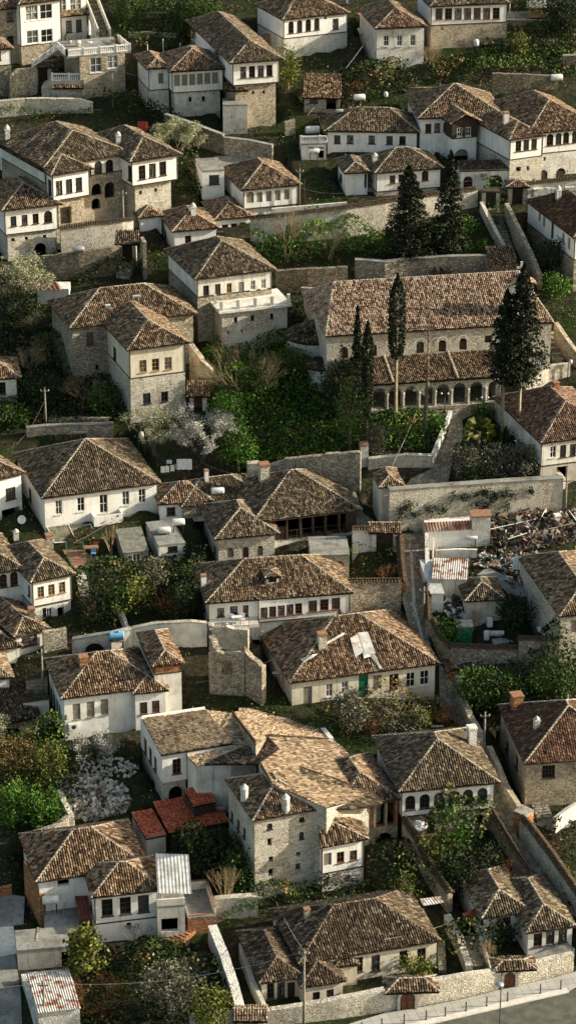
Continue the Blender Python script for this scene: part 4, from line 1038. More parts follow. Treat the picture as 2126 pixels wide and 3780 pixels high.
fwall('lane_wall', 'lower end of the tile-capped alley wall at the right edge', [(1600, 810, 900), (1470, 590, 700)], 'stone_ochre', .6, 'tile')
fwall('pier', 'broad concrete-topped pier at the alley bend', [(1132, 130, 230), (1195, 160, 262)], 'brick', 1.3, 'concrete')
fwall('lane_wall', 'tile-capped wall on the left side of the alley', [(1212, 452, 500), (1130, 330, 400), (1060, 215, 290), (1010, 135, 200)], 'stone_ochre', .5, 'tile')
fwall('garden_wall', 'diagonal tile-capped wall running down from the six arched window house', [(800, 545, 640), (700, 400, 500), (640, 280, 390), (572, 170, 300)], 'stone_ochre', .5, 'tile')
fwall('stair_parapet', 'stepped white parapet beside the stone steps at the right edge', [(1345, 165, 240), (1400, 120, 200), (1470, 80, 160)], 'white_worn', .35)
stair('worn stone steps below the brown-roofed stone house', (1290, 175), (1260, 95), 80, 6)
T('b5')
fwall('garden_wall', 'thick rubble wall slanting down left of the sagging cottage', [(335, 1195, 1290), (280, 980, 1120), (200, 740, 880), (120, 545, 680)], 'stone_white', .8, rag=.08)
fwall('garden_wall', 'square-ended rubble wall beside the foot of the tower house', [(170, 350, 500), (330, 335, 490), (496, 322, 478)], 'stone_light', .7, rag=.08)
fwall('side_wall', 'plastered flank wall along the left side of the sagging cottage', [(545, 1180, 1240), (440, 950, 1050), (352, 675, 800)], 'grey_plaster', .35)
RW1 = [(540, 1192, 1300), (830, 1150, 1275), (1130, 1092, 1240), (1449, 1030, 1195)]
fwall('roadside_wall', 'rubble wall along the pavement, left stretch before the cottage', RW1, 'stone_light', .6, rag=.05)
fwall('roadside_wall', 'rubble wall along the bottom edge left of the small tiled gate', [(-20, 1240, 1330), (325, 1208, 1320)], 'stone_light', .6, rag=.05)
gate('small tile-roofed garden gate at the bottom edge', 380, 495, 1262, 1340, 'gable', 'stone_light', 'wood_grey', tile='tile_tan')
T('c5')
fwall('roadside_wall', 'rubble wall along the pavement, right stretch with the two arched gates', [(0, 1045, 1197), (120, 1020, 1172), (340, 968, 1140), (590, 925, 1090), (830, 888, 1030), (985, 865, 1000), (1200, 815, 948), (1425, 760, 890)], 'stone_light', .6, rag=.04)
fwall('terrace_coping', 'pale terrace edge on top of the roadside wall at the right', [(1095, 835, 900), (1430, 725, 800)], 'stone_white', .9, 'concrete')
for lb, x0, x1, yt, yb in (('arched timber gate in the roadside wall under the wider tile hood', 120, 232, 1040, 1172), ('arched timber gate in the roadside wall near the street lamp', 898, 985, 888, 1005)):
    a_, b_ = G((x0, yb+6)), G((x1, yb+2)); zt = z_on_vertical(a_, P((x0, yt))); u_ = b_-a_; u_.z = 0; L_ = u_.length; u_.normalize(); n_ = Vector((u_.y, -u_.x, 0)); H_ = zt-a_.z
    r = thing('arched_gate', lb, 'gate', a_)
    o_ = a_ + n_*.22; ol = arch_outline(0, L_, 0, H_, 'a'); K = len(ol); oo = arch_outline(-.22, L_+.22, -.3, H_+.22, 'a')
    mb = MB(); X = lambda p, d: Vector((o_.x+u_.x*p[0]-n_.x*d, o_.y+u_.y*p[0]-n_.y*d, o_.z+p[1]))
    mb.add([X(p, .12) for p in ol], [tuple(range(K))]); mb.box(X((L_/2-.02, 0), .07), u_*.04, -n_*.05, Vector((0, 0, H_*.95))); part(mb, 'door', 'wood_brown', r)
    mb = MB(); mb.add([X(p, 0) for p in ol]+[X(p, 0) for p in oo]+[X(p, .3) for p in ol]+[X(p, .3) for p in oo], [(i, (i+1) % K, (i+1) % K+K, i+K) for i in range(K)]+[(i, i+2*K, (i+1) % K+2*K, (i+1) % K) for i in range(K)]+[(i+K, (i+1) % K+K, (i+1) % K+3*K, i+3*K) for i in range(K)]); part(mb, 'stone_arch', 'stone_white', r)
    if x0 < 500:
        v_ = -n_; c_ = [a_-u_*1.3+n_*.5, b_+u_*2.0+n_*.5, b_+u_*2.0+v_*2.0, a_-u_*1.3+v_*2.0]
        fs, rd = hip_faces(c_, zt+.15, .5, 'hip'); build_roof(fs, rd, 'tile', r)
    else:
        v_ = -n_; c_ = [a_-u_*1.0+n_*.3, b_+u_*1.8+n_*.3, b_+u_*1.8+v_*1.8, a_-u_*1.0+v_*1.8]
        fs, rd = hip_faces(c_, zt+.2, .35, 'hip'); build_roof(fs, rd, 'tile', r)
fwall('garden_wall', 'mossy broken wall between the cottage and the lower right house', [(615, 845, 920), (540, 620, 720), (450, 450, 560)], 'stone_light', .6, rag=.2)
fwall('stair_parapet', 'thin pale parapet slanting down left of the lower right house', [(805, 880, 920), (712, 620, 690)], 'white_worn', .25)
stair('shadowed garden steps left of the lower right house', (700, 870), (650, 640), 130, 8)
stair('narrow steps at the right end of the cream cottage', (440, 900), (430, 690), 60, 9)
# --- church parts
T('c2')
def church_parts():
    # arcaded porch: a tiled lean-to on a wall with real arches
    W = WC; u, v = W.u, W.v; r = WCr
    g0 = G((890, 600)); zb = f_t(g0.y, g0.x)
    e0 = hit_z(P((1060, 455, 'b2')), 0)
    ptR = G((885, 598)); z_eave = z_on_vertical(ptR, P((890, 388)))
    a = hit_z(P((-330, 468)), z_eave); b = hit_z(P((892, 388)), z_eave); uu = (b-a).normalized(); vv = Vector((-uu.y, uu.x, 0)); L = (b-a).length
    # depth up to the church wall
    wallo = W.wa; d = (wallo + W.u*(W.WL*.5) - (a+b)/2).dot(vv); d = max(3.0, d)
    ztop = hit_plane(P((400, 228)), W.wa, -W.v).z
    pitch = max(.25, (ztop-z_eave)/d)
    fs, rd = hip_faces([a, b, b+vv*d, a+vv*d], z_eave, pitch, 'shed')
    build_roof(fs, rd, 'tile', r, 'porch_roof')
    for px in ((480, 222), (0, 258)):
        mb = MB(); q = hit_plane(P(px), W.wa, -W.v); s_ = (q-a).dot(uu); p0 = a+uu*s_; p1 = p0+vv*d+Vector((0, 0, pitch*d)); ridge_caps(mb, p0+Vector((0, 0, .12)), p1+Vector((0, 0, .12)), .16); part(mb, 'roof_kerb', 'mortar', r)
    o = a + vv*.35; fl = z_on_vertical(o+uu*L*.9, P((850, 578)))
    holes = []; cols = []
    for i, cx in enumerate((-276, -155, -35, 85, 207, 326, 446, 570, 697, 833)):
        q = hit_plane(P((cx, 470)), o, -vv); s_ = (q-o).dot(uu); cols.append(s_)
    step = (cols[-1]-cols[0])/(len(cols)-1)
    zt = z_eave - .55; zsp = zt - step*.39
    for s_ in cols: holes.append(arch_outline(s_-step*.375, s_+step*.375, fl+.05, zt, 'a'))
    mb = MB(); wall_panel(mb, o, uu, -vv, L-.1, fl-3.5, z_eave, holes, .4)
    part(mb, 'arcade_wall', 'stone_light', r)
    mb = MB(); mb.box(Vector((o.x, o.y, fl-3))+vv*.4, uu*(L-.1), vv*(d-.5), Vector((0, 0, 3.05))); part(mb, 'porch_floor', 'paving', r)
    mb = MB(); mb.box(Vector((o.x, o.y, fl-3.5))+uu*(L-.5)+vv*.1, uu*.4, vv*(d-.4), Vector((0, 0, z_eave-fl+3.5+pitch*.3))); part(mb, 'porch_end_wall', 'stone_light', r)
    for k in range(len(cols)-1):
        s_ = (cols[k]+cols[k+1])/2; p = o+uu*s_-vv*.02; mb = MB()
        mb.lathe((p.x, p.y, fl-.9), [(.17, 0), (.17, .2), (.115, .3), (.105, zsp-fl+.55), (.2, zsp-fl+.78), (.2, zsp-fl+.95)], 10); part(mb, 'column', 'stone_light', r, True)
    mb = MB(); mb.box(Vector((o.x, o.y, fl-1.4))-vv*.35, uu*(L-.1), vv*.5, Vector((0, 0, 1.35))); part(mb, 'parapet', 'stone', r)
    FOOT.append(([a, b, b+vv*d, a+vv*d], fl-.3, None))
    # apses on the left end
    for (px, ytop, ybot, rad, mt) in (((873, 150), 100, 330, 3.2, 'stone_white'), ((955, 290), 265, 420, 1.9, 'stone_white')):
        side = W.wa; q = hit_plane(P((px[0], px[1], 'b2')), W.wa, -W.u)
    for s_, rad, hh in ((W.WD*.55, 3.0, -2.6), (W.WD*.18, 1.7, -4.2)):
        c = W.wa + W.v*s_; z1 = W.z+hh; mb = MB(); vs = []; n = 14
        for k in range(n+1):
            t = math.pi*k/n; p = c + W.v*(rad*math.cos(t)) - W.u*(rad*math.sin(t)); vs += [Vector((p.x, p.y, W.zf)), Vector((p.x, p.y, z1))]
        mb.add(vs, [(2*k, 2*k+2, 2*k+3, 2*k+1) for k in range(n)]); part(mb, 'apse', 'stone_white', r)
        fs = []
        for k in range(n):
            t0, t1 = math.pi*k/n, math.pi*(k+1)/n; R2 = rad+.25
            p0, p1 = [c + W.v*(R2*math.cos(t)) - W.u*(R2*math.sin(t)) for t in (t0, t1)]; ap = Vector((c.x, c.y, z1+rad*.55))
            fs.append([Vector((p0.x, p0.y, z1)), Vector((p1.x, p1.y, z1)), ap])
        build_roof(fs, [], 'tile_dark', r, 'apse_roof')
    # white arch heads over the windows
    for x, y in ((113, 130), (273, 122), (440, 110), (596, 97)):
        q = hit_plane(P((x, y)), W.wa, -W.v); mb = MB(); n = 8; vs = []
        for k in range(n+1):
            t = math.pi*k/n; vs += [q + W.u*(.50*math.cos(t)) - W.v*.06 + Vector((0, 0, .50*math.sin(t)-.25)), q + W.u*(.68*math.cos(t)) - W.v*.06 + Vector((0, 0, .68*math.sin(t)-.25))]
        mb.add(vs, [(2*k, 2*k+1, 2*k+3, 2*k+2) for k in range(n)]); part(mb, 'window_arch', 'stone_white', r)
    # belfry
    c = W.c[1] - W.u*3.4 + W.v*1.6; T0 = W.z - 1; b0 = thing('belfry', 'white belfry with paired arches and a stone cross on the church roof end', 'belfry', Vector((c.x, c.y, T0)))
    zt = z_on_vertical(c, P((1120, 905, 'c1'))); H = zt-T0
    mb = MB(); wall_panel(mb, c-W.u*1.3-W.v*.5, W.u, -W.v, 2.6, T0, zt, [arch_outline(.35, 1.1, zt-2.1, zt-.7, 'a'), arch_outline(1.5, 2.25, zt-2.1, zt-.7, 'a')], .5)
    o = c-W.u*1.3+W.v*.5; wall_panel(mb, o+W.u*2.6, -W.u, W.v, 2.6, T0, zt, [arch_outline(.35, 1.1, zt-2.1, zt-.7, 'a'), arch_outline(1.5, 2.25, zt-2.1, zt-.7, 'a')], .5)
    mb.box(Vector((c.x, c.y, T0))-W.u*1.3-W.v*.5, -W.u*.03, W.v, Vector((0, 0, H))); mb.box(Vector((c.x, c.y, T0))+W.u*1.3-W.v*.5, W.u*.03, W.v, Vector((0, 0, H)))
    part(mb, 'tower_wall', 'stone_white', b0)
    fs, rd = hip_faces([c-W.u*1.6-W.v*.8, c+W.u*1.6-W.v*.8, c+W.u*1.6+W.v*.8, c-W.u*1.6+W.v*.8], zt, .5, 'gableD'); build_roof(fs, rd, 'tile_pink', b0)
    mb = MB(); p = Vector((c.x, c.y, zt+.7)); mb.box(p-W.u*.12-W.v*.1, W.u*.24, W.v*.2, Vector((0, 0, 1.7))); mb.box(p-W.u*.5-W.v*.09+Vector((0, 0, .95)), W.u*1.0, W.v*.18, Vector((0, 0, .24))); part(mb, 'cross', 'stone_white', b0)
church_parts()


T('b0')
fwall('terrace_wall', 'low dry-stone terrace wall across the top hillside garden', [(-480, 245, 285), (-300, 240, 275), (-120, 250, 285)], 'stone', .4, rag=.1)
fwall('terrace_wall', 'short terrace wall above the white posts on the hillside garden', [(-470, 110, 140), (-200, 95, 125)], 'stone_dark', .4, rag=.1)
T('c0')
fwall('terrace_wall', 'low terrace wall in the weedy slope under the concrete yard', [(900, 300, 340), (1100, 285, 320), (1280, 300, 335)], 'stone', .4, rag=.12)
fwall('terrace_wall', 'dark retaining wall along the front of the concrete yard', [(905, 155, 215), (1260, 160, 215)], 'stone_dark', .4, 'concrete')
T('a2')
fwall('terrace_wall', 'low broken wall in the bramble garden behind the leaning pole', [(370, 700, 750), (600, 690, 745), (820, 700, 750)], 'stone', .4, rag=.15)
T('b1')
fwall('terrace_wall', 'low wall stub on the green slope beside the church terrace', [(820, 945, 985), (1000, 950, 985)], 'stone', .5, rag=.12)
# ================================================================ paved ground, street furniture and small things
def sheet(name, label, poly, m, lift=.05, z=None, kind='structure', cat=None, grid=3):
    pts = [hit_z(P(p), z) if z is not None else G(p) for p in poly]
    if z is None:
        for p in pts: p.z += lift
    mb = MB(); tris = tessellate_polygon([[Vector((p.x, p.y, 0)) for p in pts]])
    def sub(a, b, c, k):
        if k == 0 or z is not None:
            n = (b-a).cross(c-a); mb.add([a, b, c] if n.z > 0 else [a, c, b], [(0, 1, 2)]); return
        ab, bc, ca = (a+b)/2, (b+c)/2, (c+a)/2
        for q in (ab, bc, ca): q.z = f_t(q.y, q.x)+lift
        sub(a, ab, ca, k-1); sub(ab, b, bc, k-1); sub(ca, bc, c, k-1); sub(ab, bc, ca, k-1)
    for t in tris: sub(*[pts[i] for i in t], grid)
    o = mb.build(name, m, None, pts[0])
    o['kind'] = kind
    if label: o['label'] = label
    return o
KZ = 7.14
T('c5')
kerb = [(-420, 1500), (-150, 1400), (330, 1286), (650, 1213), (1100, 1108), (1392, 1042)]
wl = [(-200, 1265), (0, 1205), (340, 1148), (590, 1098), (830, 1038), (1200, 955), (1425, 896), (1700, 790)]
sheet('sidewalk', None, kerb + [(1449, 1008), (1700, 930)] + wl[::-1] + [(-700, 1430)], 'sidewalk', z=KZ)
sheet('road', None, [(-420, 1500), (-150, 1400), (330, 1286), (650, 1213), (1100, 1108), (1392, 1042), (1449, 1020), (1900, 900), (1900, 1900), (-700, 1900)], 'asphalt', z=7.03)
mb = MB()
kp = [hit_z(P(p), KZ) for p in kerb]
for a, b in zip(kp, kp[1:]):
    d = (b-a).normalized(); n = Vector((-d.y, d.x, 0)); mb.box(a-Vector((0, 0, .2)), b-a, n*.62, Vector((0, 0, .215)))
o = part(mb, 'kerb', 'kerb_stone', None) if False else mb.build('kerb', 'kerb_stone', None, kp[0]); o['kind'] = 'structure'
# bollards
root = None
for i, (x, y) in enumerate([(1330, 1022), (1177, 1055), (930, 1113), (773, 1150), (618, 1188), (462, 1226), (318, 1253), (153, 1280), (-16, 1312), (-168, 1342)]):
    p = hit_z(P((x, y)), KZ)
    if root is None:
        zt = z_on_vertical(p, P((x, y-70))) - KZ
        root = thing('bollard', 'dark slim bollard on the pavement', 'bollard', p, 'bollards along the pavement kerb')
        mb = MB(); mb.lathe(p, [(.055, 0), (.055, zt-.05), (.035, zt)], 10); part(mb, 'post', 'metal_dark', root)
        mb = MB(); mb.lathe(p, [(.10, 0), (.10, .03), (.06, .05)], 10); part(mb, 'base_ring', 'metal_dark', root); first = root
    else: root = copy_thing(first, p)
    root['label'] = ['rightmost bollard, by the broken kerb stone', 'second bollard from the right edge', 'bollard just right of the street lamp', 'first bollard left of the street lamp', 'second bollard left of the street lamp',
                     'third bollard left of the street lamp', 'bollard right of the first arched gate', 'bollard in front of the wider tile hooded gate', 'second bollard from the left, at the bottom edge', 'leftmost bollard, half cut by the bottom edge'][i]
# street lamp
p = hit_z(P((866, 1440)), KZ); zt = z_on_vertical(p, P((880, 985)))
r = thing('street_lamp', 'dark street lamp with a round flat head beside the road', 'street lamp', p)
mb = MB(); mb.lathe(p, [(.11, 0), (.10, .8), (.06, .9), (.05, zt-p.z-.1)], 10); part(mb, 'pole', 'metal_dark', r, True)
mb = MB(); mb.lathe((p.x-.12, p.y, zt-.15), [(.10, 0), (.34, .06), (.36, .14), (.2, .24), (.04, .28)], 16); part(mb, 'lamp_head', 'galvanised', r, True)
T('c3')
sheet('cobbled_lane', None, [(128, 350), (335, 350), (335, 700), (318, 900), (325, 1100), (380, 1286), (450, 1330), (250, 1330), (140, 850), (135, 700)], 'paving', .06)
sheet('lane_gutter', None, [(195, 490), (215, 490), (240, 900), (300, 1150), (280, 1150), (215, 900)], 'stone_light', .10)
T('c4')
sheet('lane', None, [(415, 110), (520, 190), (545, 330), (610, 500), (680, 610), (770, 720), (830, 850), (930, 1060), (870, 1130), (780, 850), (600, 600), (420, 420)], 'paving', .05)
T('m')
sheet('alley', None, [(1040, 0), (1130, 150), (1150, 260), (1290, 440), (1350, 545), (1230, 545), (1110, 310), (1030, 160), (1010, 0)], 'paving', .06)
sheet('yard_paving', None, [(1250, 190), (1449, 110), (1449, 200), (1330, 235), (1200, 180)], 'concrete', .06)
T('c2')
sheet('church_path', None, [(-250, 640), (500, 620), (560, 600), (900, 560), (960, 640), (700, 660), (590, 720), (600, 850), (520, 1000), (480, 1215), (150, 1240), (200, 1160), (370, 1080), (450, 900), (515, 690), (-250, 690)], 'paving', .06)
sheet('gravel_patch', None, [(60, 1080), (370, 1080), (200, 1160), (120, 1180)], 'ground', .08)
T('b3')
sheet('lane', None, [(1205, -20), (1290, 200), (1420, 290), (1300, 300), (1205, 300)], 'paving', .06)
T('a5')
sheet('concrete_yard', None, [(0, 780), (118, 760), (160, 1060), (170, 1290), (-60, 1290), (-60, 790)], 'concrete', .05)
sheet('concrete_yard', None, [(0, 300), (190, 330), (180, 540), (0, 560)], 'concrete', .05)
sheet('whitewashed_ramp', None, [(0, 560), (105, 552), (130, 760), (0, 782)], 'white_worn', .06)
T('b5')
sheet('gravel_yard', None, [(-120, 760), (80, 730), (140, 900), (100, 970), (-100, 980)], 'concrete', .05)
T('b0')
sheet('concrete_yard', None, [(75, 1185), (480, 1165), (520, 1200), (300, 1270), (230, 1285), (80, 1250)], 'concrete', .06)
T('c0')
sheet('concrete_yard', None, [(905, 90), (1110, 85), (1100, 150), (905, 150)], 'concrete', .06)
T('a1')
sheet('dirt_yard', None, [(450, 440), (560, 400), (700, 400), (860, 420), (930, 440), (700, 470), (470, 500)], 'concrete', .05)
T('a3')
sheet('patio', None, [(470, 470), (620, 470), (760, 560), (640, 600), (560, 610)], 'terracotta', .06)
# ------------------------------------------------ things found by looking along the view at what is built
bpy.context.view_layer.update()
DG = bpy.context.evaluated_depsgraph_get()
def cast(p, t=None):
    """first built surface seen at a pixel; falls back to the ground"""
    d = ray(P(p, t)); ok, loc, nor, i, ob, mtx = S.ray_cast(DG, CAM, d)
    g = G(p) if t is None else hit_h(P(p, t))
    if ok and (loc-CAM).length < (g-CAM).length: return Vector(loc), ob
    return g, None
def rootof(o):
    while o is not None and o.parent: o = o.parent
    return o
CL = {(345, 815): 'thin pale flue pipe standing in the broad tan roof', (558, 315): 'brick chimney stack rising behind the long sunlit roof', (1345, 360): 'left one of two thin flues behind the brown flat-tiled roof', (1377, 365): 'right one of two thin flues behind the brown flat-tiled roof', (375, 435): 'stone chimney stack in front of the glass canopy', (125, 378): 'white chimney stack below the round satellite dish'}
def chimney(pb, pt, kind='white', w=.55):
    b, ob = cast(pb); r = rootof(ob); zt = z_on_vertical(b, P(pt)); H = max(.8, zt-b.z)
    own = r is None or 'category' not in r
    if own: r = thing('chimney', CL.get(tuple(pb), 'stone chimney stack'), 'chimney', b)
    mb = MB(); z0 = b.z-.5
    if kind == 'white':
        mb.cbox((b.x, b.y, z0), w, w, .5+H*.62, .25); n = MB()
        n.cbox((b.x, b.y, b.z+H*.62), w*1.25, w*1.25, H*.06, .25); n.cbox((b.x, b.y, b.z+H*.68), w*.8, w*.8, H*.08, .25); n.lathe((b.x, b.y, b.z+H*.76), [(w*.6, 0), (w*.42, H*.1), (.03, H*.24)], 8)
        ch = part(mb, 'chimney', 'stone_white', r); part(n, 'cowl', 'stone_white', ch)
    elif kind == 'cone':
        mb.lathe((b.x, b.y, z0), [(w*.5, 0), (w*.46, .5+H*.7), (w*.52, .5+H*.72), (w*.3, .5+H*.85), (.03, .5+H)], 10); ch = part(mb, 'chimney', 'stone_white', r)
    elif kind == 'pipe':
        mb.lathe((b.x, b.y, z0), [(w*.22, 0), (w*.22, .5+H)], 8); ch = part(mb, 'flue_pipe', 'tin', r)
    else:
        mb.cbox((b.x, b.y, z0), w, w, .5+H*.85, .25); n = MB(); n.cbox((b.x, b.y, b.z+H*.85), w*1.15, w*1.15, H*.12, .25); ch = part(mb, 'chimney', kind, r); part(n, 'chimney_cap', 'terracotta' if kind != 'stone_white' else 'stone_white', ch)
T('a0'); chimney((60, 1045), (60, 938)); chimney((893, 1080), (893, 988)); 
T('b1'); chimney((8, 395), (8, 300))
T('b0'); chimney((1373, 1215), (1373, 1148)); chimney((558, 315), (556, 258), 'brick', .6); chimney((180, 440), (180, 390), 'brick', .5)
T('c0'); chimney((917, 925), (915, 838), 'white_worn', .6)
T('b4'); chimney((393, 1120), (390, 1005), 'cone', .75); chimney((703, 1195), (700, 1078), 'cone', .75); chimney((345, 815), (345, 742), 'pipe', .8)
T('c4'); chimney((660, 700), (658, 568), 'stone_white', .75); chimney((1148, 580), (1148, 495), 'white', .5); chimney((998, 400), (998, 325), 'brick', 1.0); chimney((1345, 360), (1345, 290), 'pipe', .8); chimney((1377, 365), (1377, 292), 'pipe', .8)
T('b3'); chimney((85, 740), (82, 652), 'white_worn', .5); chimney((975, 1190), (975, 1088), 'stone_light', .8)
T('a3'); chimney((375, 435), (368, 345), 'stone', .7); chimney((125, 378), (125, 308), 'white', .5); chimney((240, 975), (236, 900), 'stone_dark', .6)
T('b2'); chimney((540, 1160), (540, 1035), 'stone_light', .95); chimney((107, 1165), (107, 1085), 'white_worn', .4)
T('a4'); chimney((632, 105), (632, 38), 'brick', .8)
T('b5'); chimney((862, 475), (858, 410), 'stone', .5)
T('c1'); chimney((1312, 270), (1312, 170))
T('c2'); chimney((1293, 478), (1293, 432), 'brick', .6)
# skylights and a dormer
for t, x, y, w_, h_ in (('a1', 1028, 1010, 62, 40), ('a1', 815, 1085, 42, 30)):
    T(t); b, ob = cast((x, y)); r = rootof(ob); 
    if r is None: continue
    mb = MB(); mb.cbox((b.x, b.y, b.z-.1), .95*w_/60, .8*w_/60, .28, .2); fr_ = part(mb, 'skylight', 'galvanised', r); mb = MB(); mb.cbox((b.x, b.y, b.z+.18), .8*w_/60, .65*w_/60, .03, .2); part(mb, 'pane', 'tin', fr_)
T('b3'); b, ob = cast((605, 725)); r = W25r; u, v = W25.u, W25.v
mb = MB(); mb.box(b-u*.6-Vector((0, 0, .3)), u*1.2, v*1.6, Vector((0, 0, 1.15))); dm = part(mb, 'dormer', 'white_worn', r)
mb = MB(); mb.box(b-u*.4-v*.03+Vector((0, 0, .2)), u*.8, v*.02, Vector((0, 0, .55))); part(mb, 'pane', 'glass', dm)
fs, rd = hip_faces([b-u*.85-v*.35, b+u*.85-v*.35, b+u*.85+v*1.7, b-u*.85+v*1.7], b.z+.85, .35, 'hip'); build_roof(fs, rd, 'tile', dm, 'dormer_roof')
# ------------------------------------------------ tanks
def tank(c, wpx, label, m='tank_white', foot=None, vert=False, name='water_tank', group='roof and garden water tanks', rp=None):
    b, ob = cast(foot if foot else (c[0], c[1]+30)); 
    z = z_on_vertical(b, P(c)); 
    s = TILES[cur[0]][2]; dist = (b-CAM).length
    L = wpx*s/1890*TN*dist*.985; rad = L*.27 if rp is None else rp*s/1890*TN*dist
    r = thing(name, label, 'water tank', b, group)
    z = max(z, b.z+rad+.05); mb = MB()
    if vert:
        mb.lathe((b.x, b.y, z-L*.35), [(rad*.5, 0), (rad, L*.1), (rad, L*.55), (rad*.6, L*.68), (.05, L*.72)], 14)
    else:
        ax = Vector((math.cos(.12), math.sin(.12), 0)); c0 = Vector((b.x, b.y, z)); K = 16; prof = [(-.5, .6), (-.47, .9), (-.42, 1), (.42, 1), (.47, .9), (.5, .6)]
        vs = []; side = Vector((-ax.y, ax.x, 0))
        for q, rr in prof:
            for k in range(K):
                t = 2*math.pi*k/K; vs.append(c0+ax*(L*q)+(side*math.cos(t)+Vector((0, 0, 1))*math.sin(t))*rad*rr)
        mb.add(vs, [(i*K+k, i*K+(k+1) % K, (i+1)*K+(k+1) % K, (i+1)*K+k) for i in range(5) for k in range(K)]+[tuple(range(K-1, -1, -1)), tuple(5*K+k for k in range(K))])
    part(mb, 'drum', m, r, True)
    H = z-rad-b.z
    for sx in (-.35, .35):
        for sy in (-.3, .3):
            mb = MB(); mb.cbox((b.x+sx*L, b.y+sy*L*.6, b.z-.2), .06, .06, H+rad*.7+.2); part(mb, 'leg', 'metal_dark', r)
T('a5'); tank((390, 350), 125, 'white water tank on tall legs over the small lower left hut', foot=(390, 530))
T('a1'); tank((595, 652), 86, 'grey water tank lying on the stained retaining wall', 'galvanised', foot=(595, 690))
T('b0'); tank((18, 980), 92, 'white water tank on the mossy garden wall', foot=(18, 1015)); tank((1257, 732), 86, 'white water tank on a garden stand below the small orange shrub', foot=(1257, 830))
tank((905, 978), 110, 'pale water tank on the white balcony left of the long white house', foot=(905, 1030)); tank((915, 1136), 80, 'small water tank below the white balcony', foot=(915, 1190)); tank((1107, 836), 54, 'small square-looking blue white tank beside the one-roomed hut', 'tin', foot=(1107, 858))
tank((1045, 602), 45, 'rusty red gas bottle above the one-roomed hut', 'terracotta', foot=(1045, 625), vert=True, name='gas_bottle', group=None)
T('c0'); tank((1297, 583), 92, 'white water tank on the overgrown terrace wall at the right', foot=(1297, 625)); tank((14, 712), 60, 'upright white tank among the dark garden shrubs', vert=True, foot=(14, 800)); tank((698, 322), 75, 'tilted white tank on a mast under the seven brown windows', vert=True, foot=(690, 500))
T('b2'); tank((192, 1253), 100, 'white water tank on the roof between the two low hips', foot=(192, 1275))
T('a3')
T('c3'); tank((655, 370), 95, 'white water tank in the junk yard below the massive wall', foot=(655, 430))
T('b3'); tank((1107, 935), 62, 'dark rusty tank standing on the damaged roof', 'metal_dark', foot=(1110, 990), vert=True)
T('b4'); tank((215, 1195), 85, 'grey water tank wedged against the tower house flank', 'galvanised', foot=(215, 1240)); tank((655, 172), 95, 'solar water heater drum on a white frame beside the ruin', 'galvanised', foot=(650, 235), rp=13)
T('a2'); tank((1085, 828), 72, 'tilted pale tank among the blossom trees', vert=True, foot=(1070, 960)); tank((0, 708), 55, 'white tank end at the left edge', foot=(-5, 760))
T('c2'); tank((1425, 277), 50, 'upright white tank at the right edge above the curved wall', vert=True, foot=(1400, 400))
T('b4'); tank((1387, 1170), 10, 'small tin can', 'tin') if False else None
# ------------------------------------------------ dishes, masts, poles and wires
def pole(pb, pt, label, m='wood_grey', name='utility_pole', cat='pole', r0=.13, arm=True, group=None):
    b = G(pb); zt = z_on_vertical(b, P(pt)); r = thing(name, label, cat, b, group)
    mb = MB(); mb.lathe((b.x, b.y, b.z-.3), [(r0, 0), (r0*.6, zt-b.z+.3)], 8); part(mb, 'shaft', m, r, True)
    if arm:
        mb = MB(); mb.box((b.x-.45, b.y-.05, zt-.5), (.9, 0, 0), (0, .1, 0), (0, 0, .09)); part(mb, 'crossarm', m, r)
        for sx in (-.4, 0, .4):
            mb = MB(); mb.lathe((b.x+sx, b.y, zt-.41), [(.03, 0), (.06, .05), (.03, .12), (.05, .15)], 6); part(mb, 'insulator', 'white_paint', r)
    return Vector((b.x, b.y, zt-.2))
def wire(a, b, label, sag=.5, r0=.018):
    n = 14; mb = MB(); pts = [a+(b-a)*(i/n)-Vector((0, 0, sag*4*(i/n)*(1-i/n))) for i in range(n+1)]
    mb.tube(pts, r0, 4); o = mb.build('cable', 'wire', None, a); tag(o, label, 'cable')
T('a2'); pa = pole((350, 768), (343, 468), 'pale pole with a lamp bracket on the garden wall behind the pyramid roof')
T('a1'); pb_ = pole((935, 570), (932, 208), 'pale utility pole before the konak stair')
T('b1'); pc = pole((808, 352), (816, 40), 'thin utility pole by the house with five grey windows', r0=.09); pole((842, 330), (842, 120), 'short dark post right of the thin utility pole', 'wood_dark', 'post', 'post', .07, False)
T('a0'); pd = pole((853, 805), (848, 510), 'thin pole in front of the villa terrace', r0=.08)
pole((1117, 520), (1117, 330), 'left white post on the hillside garden', 'white_paint', 'post', 'post', .06, False); pole((1232, 430), (1234, 290), 'middle white post on the hillside garden', 'white_paint', 'post', 'post', .06, False); pole((1360, 400), (1360, 320), 'right white post on the hillside garden', 'white_paint', 'post', 'post', .06, False)
T('b5'); pe = pole((840, 1320), (846, 722), 'tall utility pole in front of the sagging cottage')
T('a5'); pf = pole((343, 1330), (336, 960), 'utility pole in front of the rusty roofed hut')
T('c4'); pg = pole((752, 790), (757, 465), 'utility pole between the white chimney house and the brown roofed house')
T('c3'); ph_ = pole((298, 1000), (312, 745), 'leaning wooden pole beside the cobbled lane'); pole((368, 560), (366, 378), 'white vent pipe on the lane wall', 'white_paint', 'vent_pipe', 'pipe', .1, False)
T('a4'); pi_ = pole((330, 360), (324, -10), 'wooden pole by the tile-capped wall above the blackened shed')
T('c2'); pj = pole((1365, 1400), (1402, 1145), 'leaning concrete pole at the right end of the massive wall')
T('c0'); pole((945, 150), (950, 20), 'left pole on the concrete yard at the top right', 'galvanised', 'post', 'post', .06, False); pole((1072, 150), (1078, 0), 'right pole on the concrete yard at the top right', 'galvanised', 'post', 'post', .06, False)
T('c2')
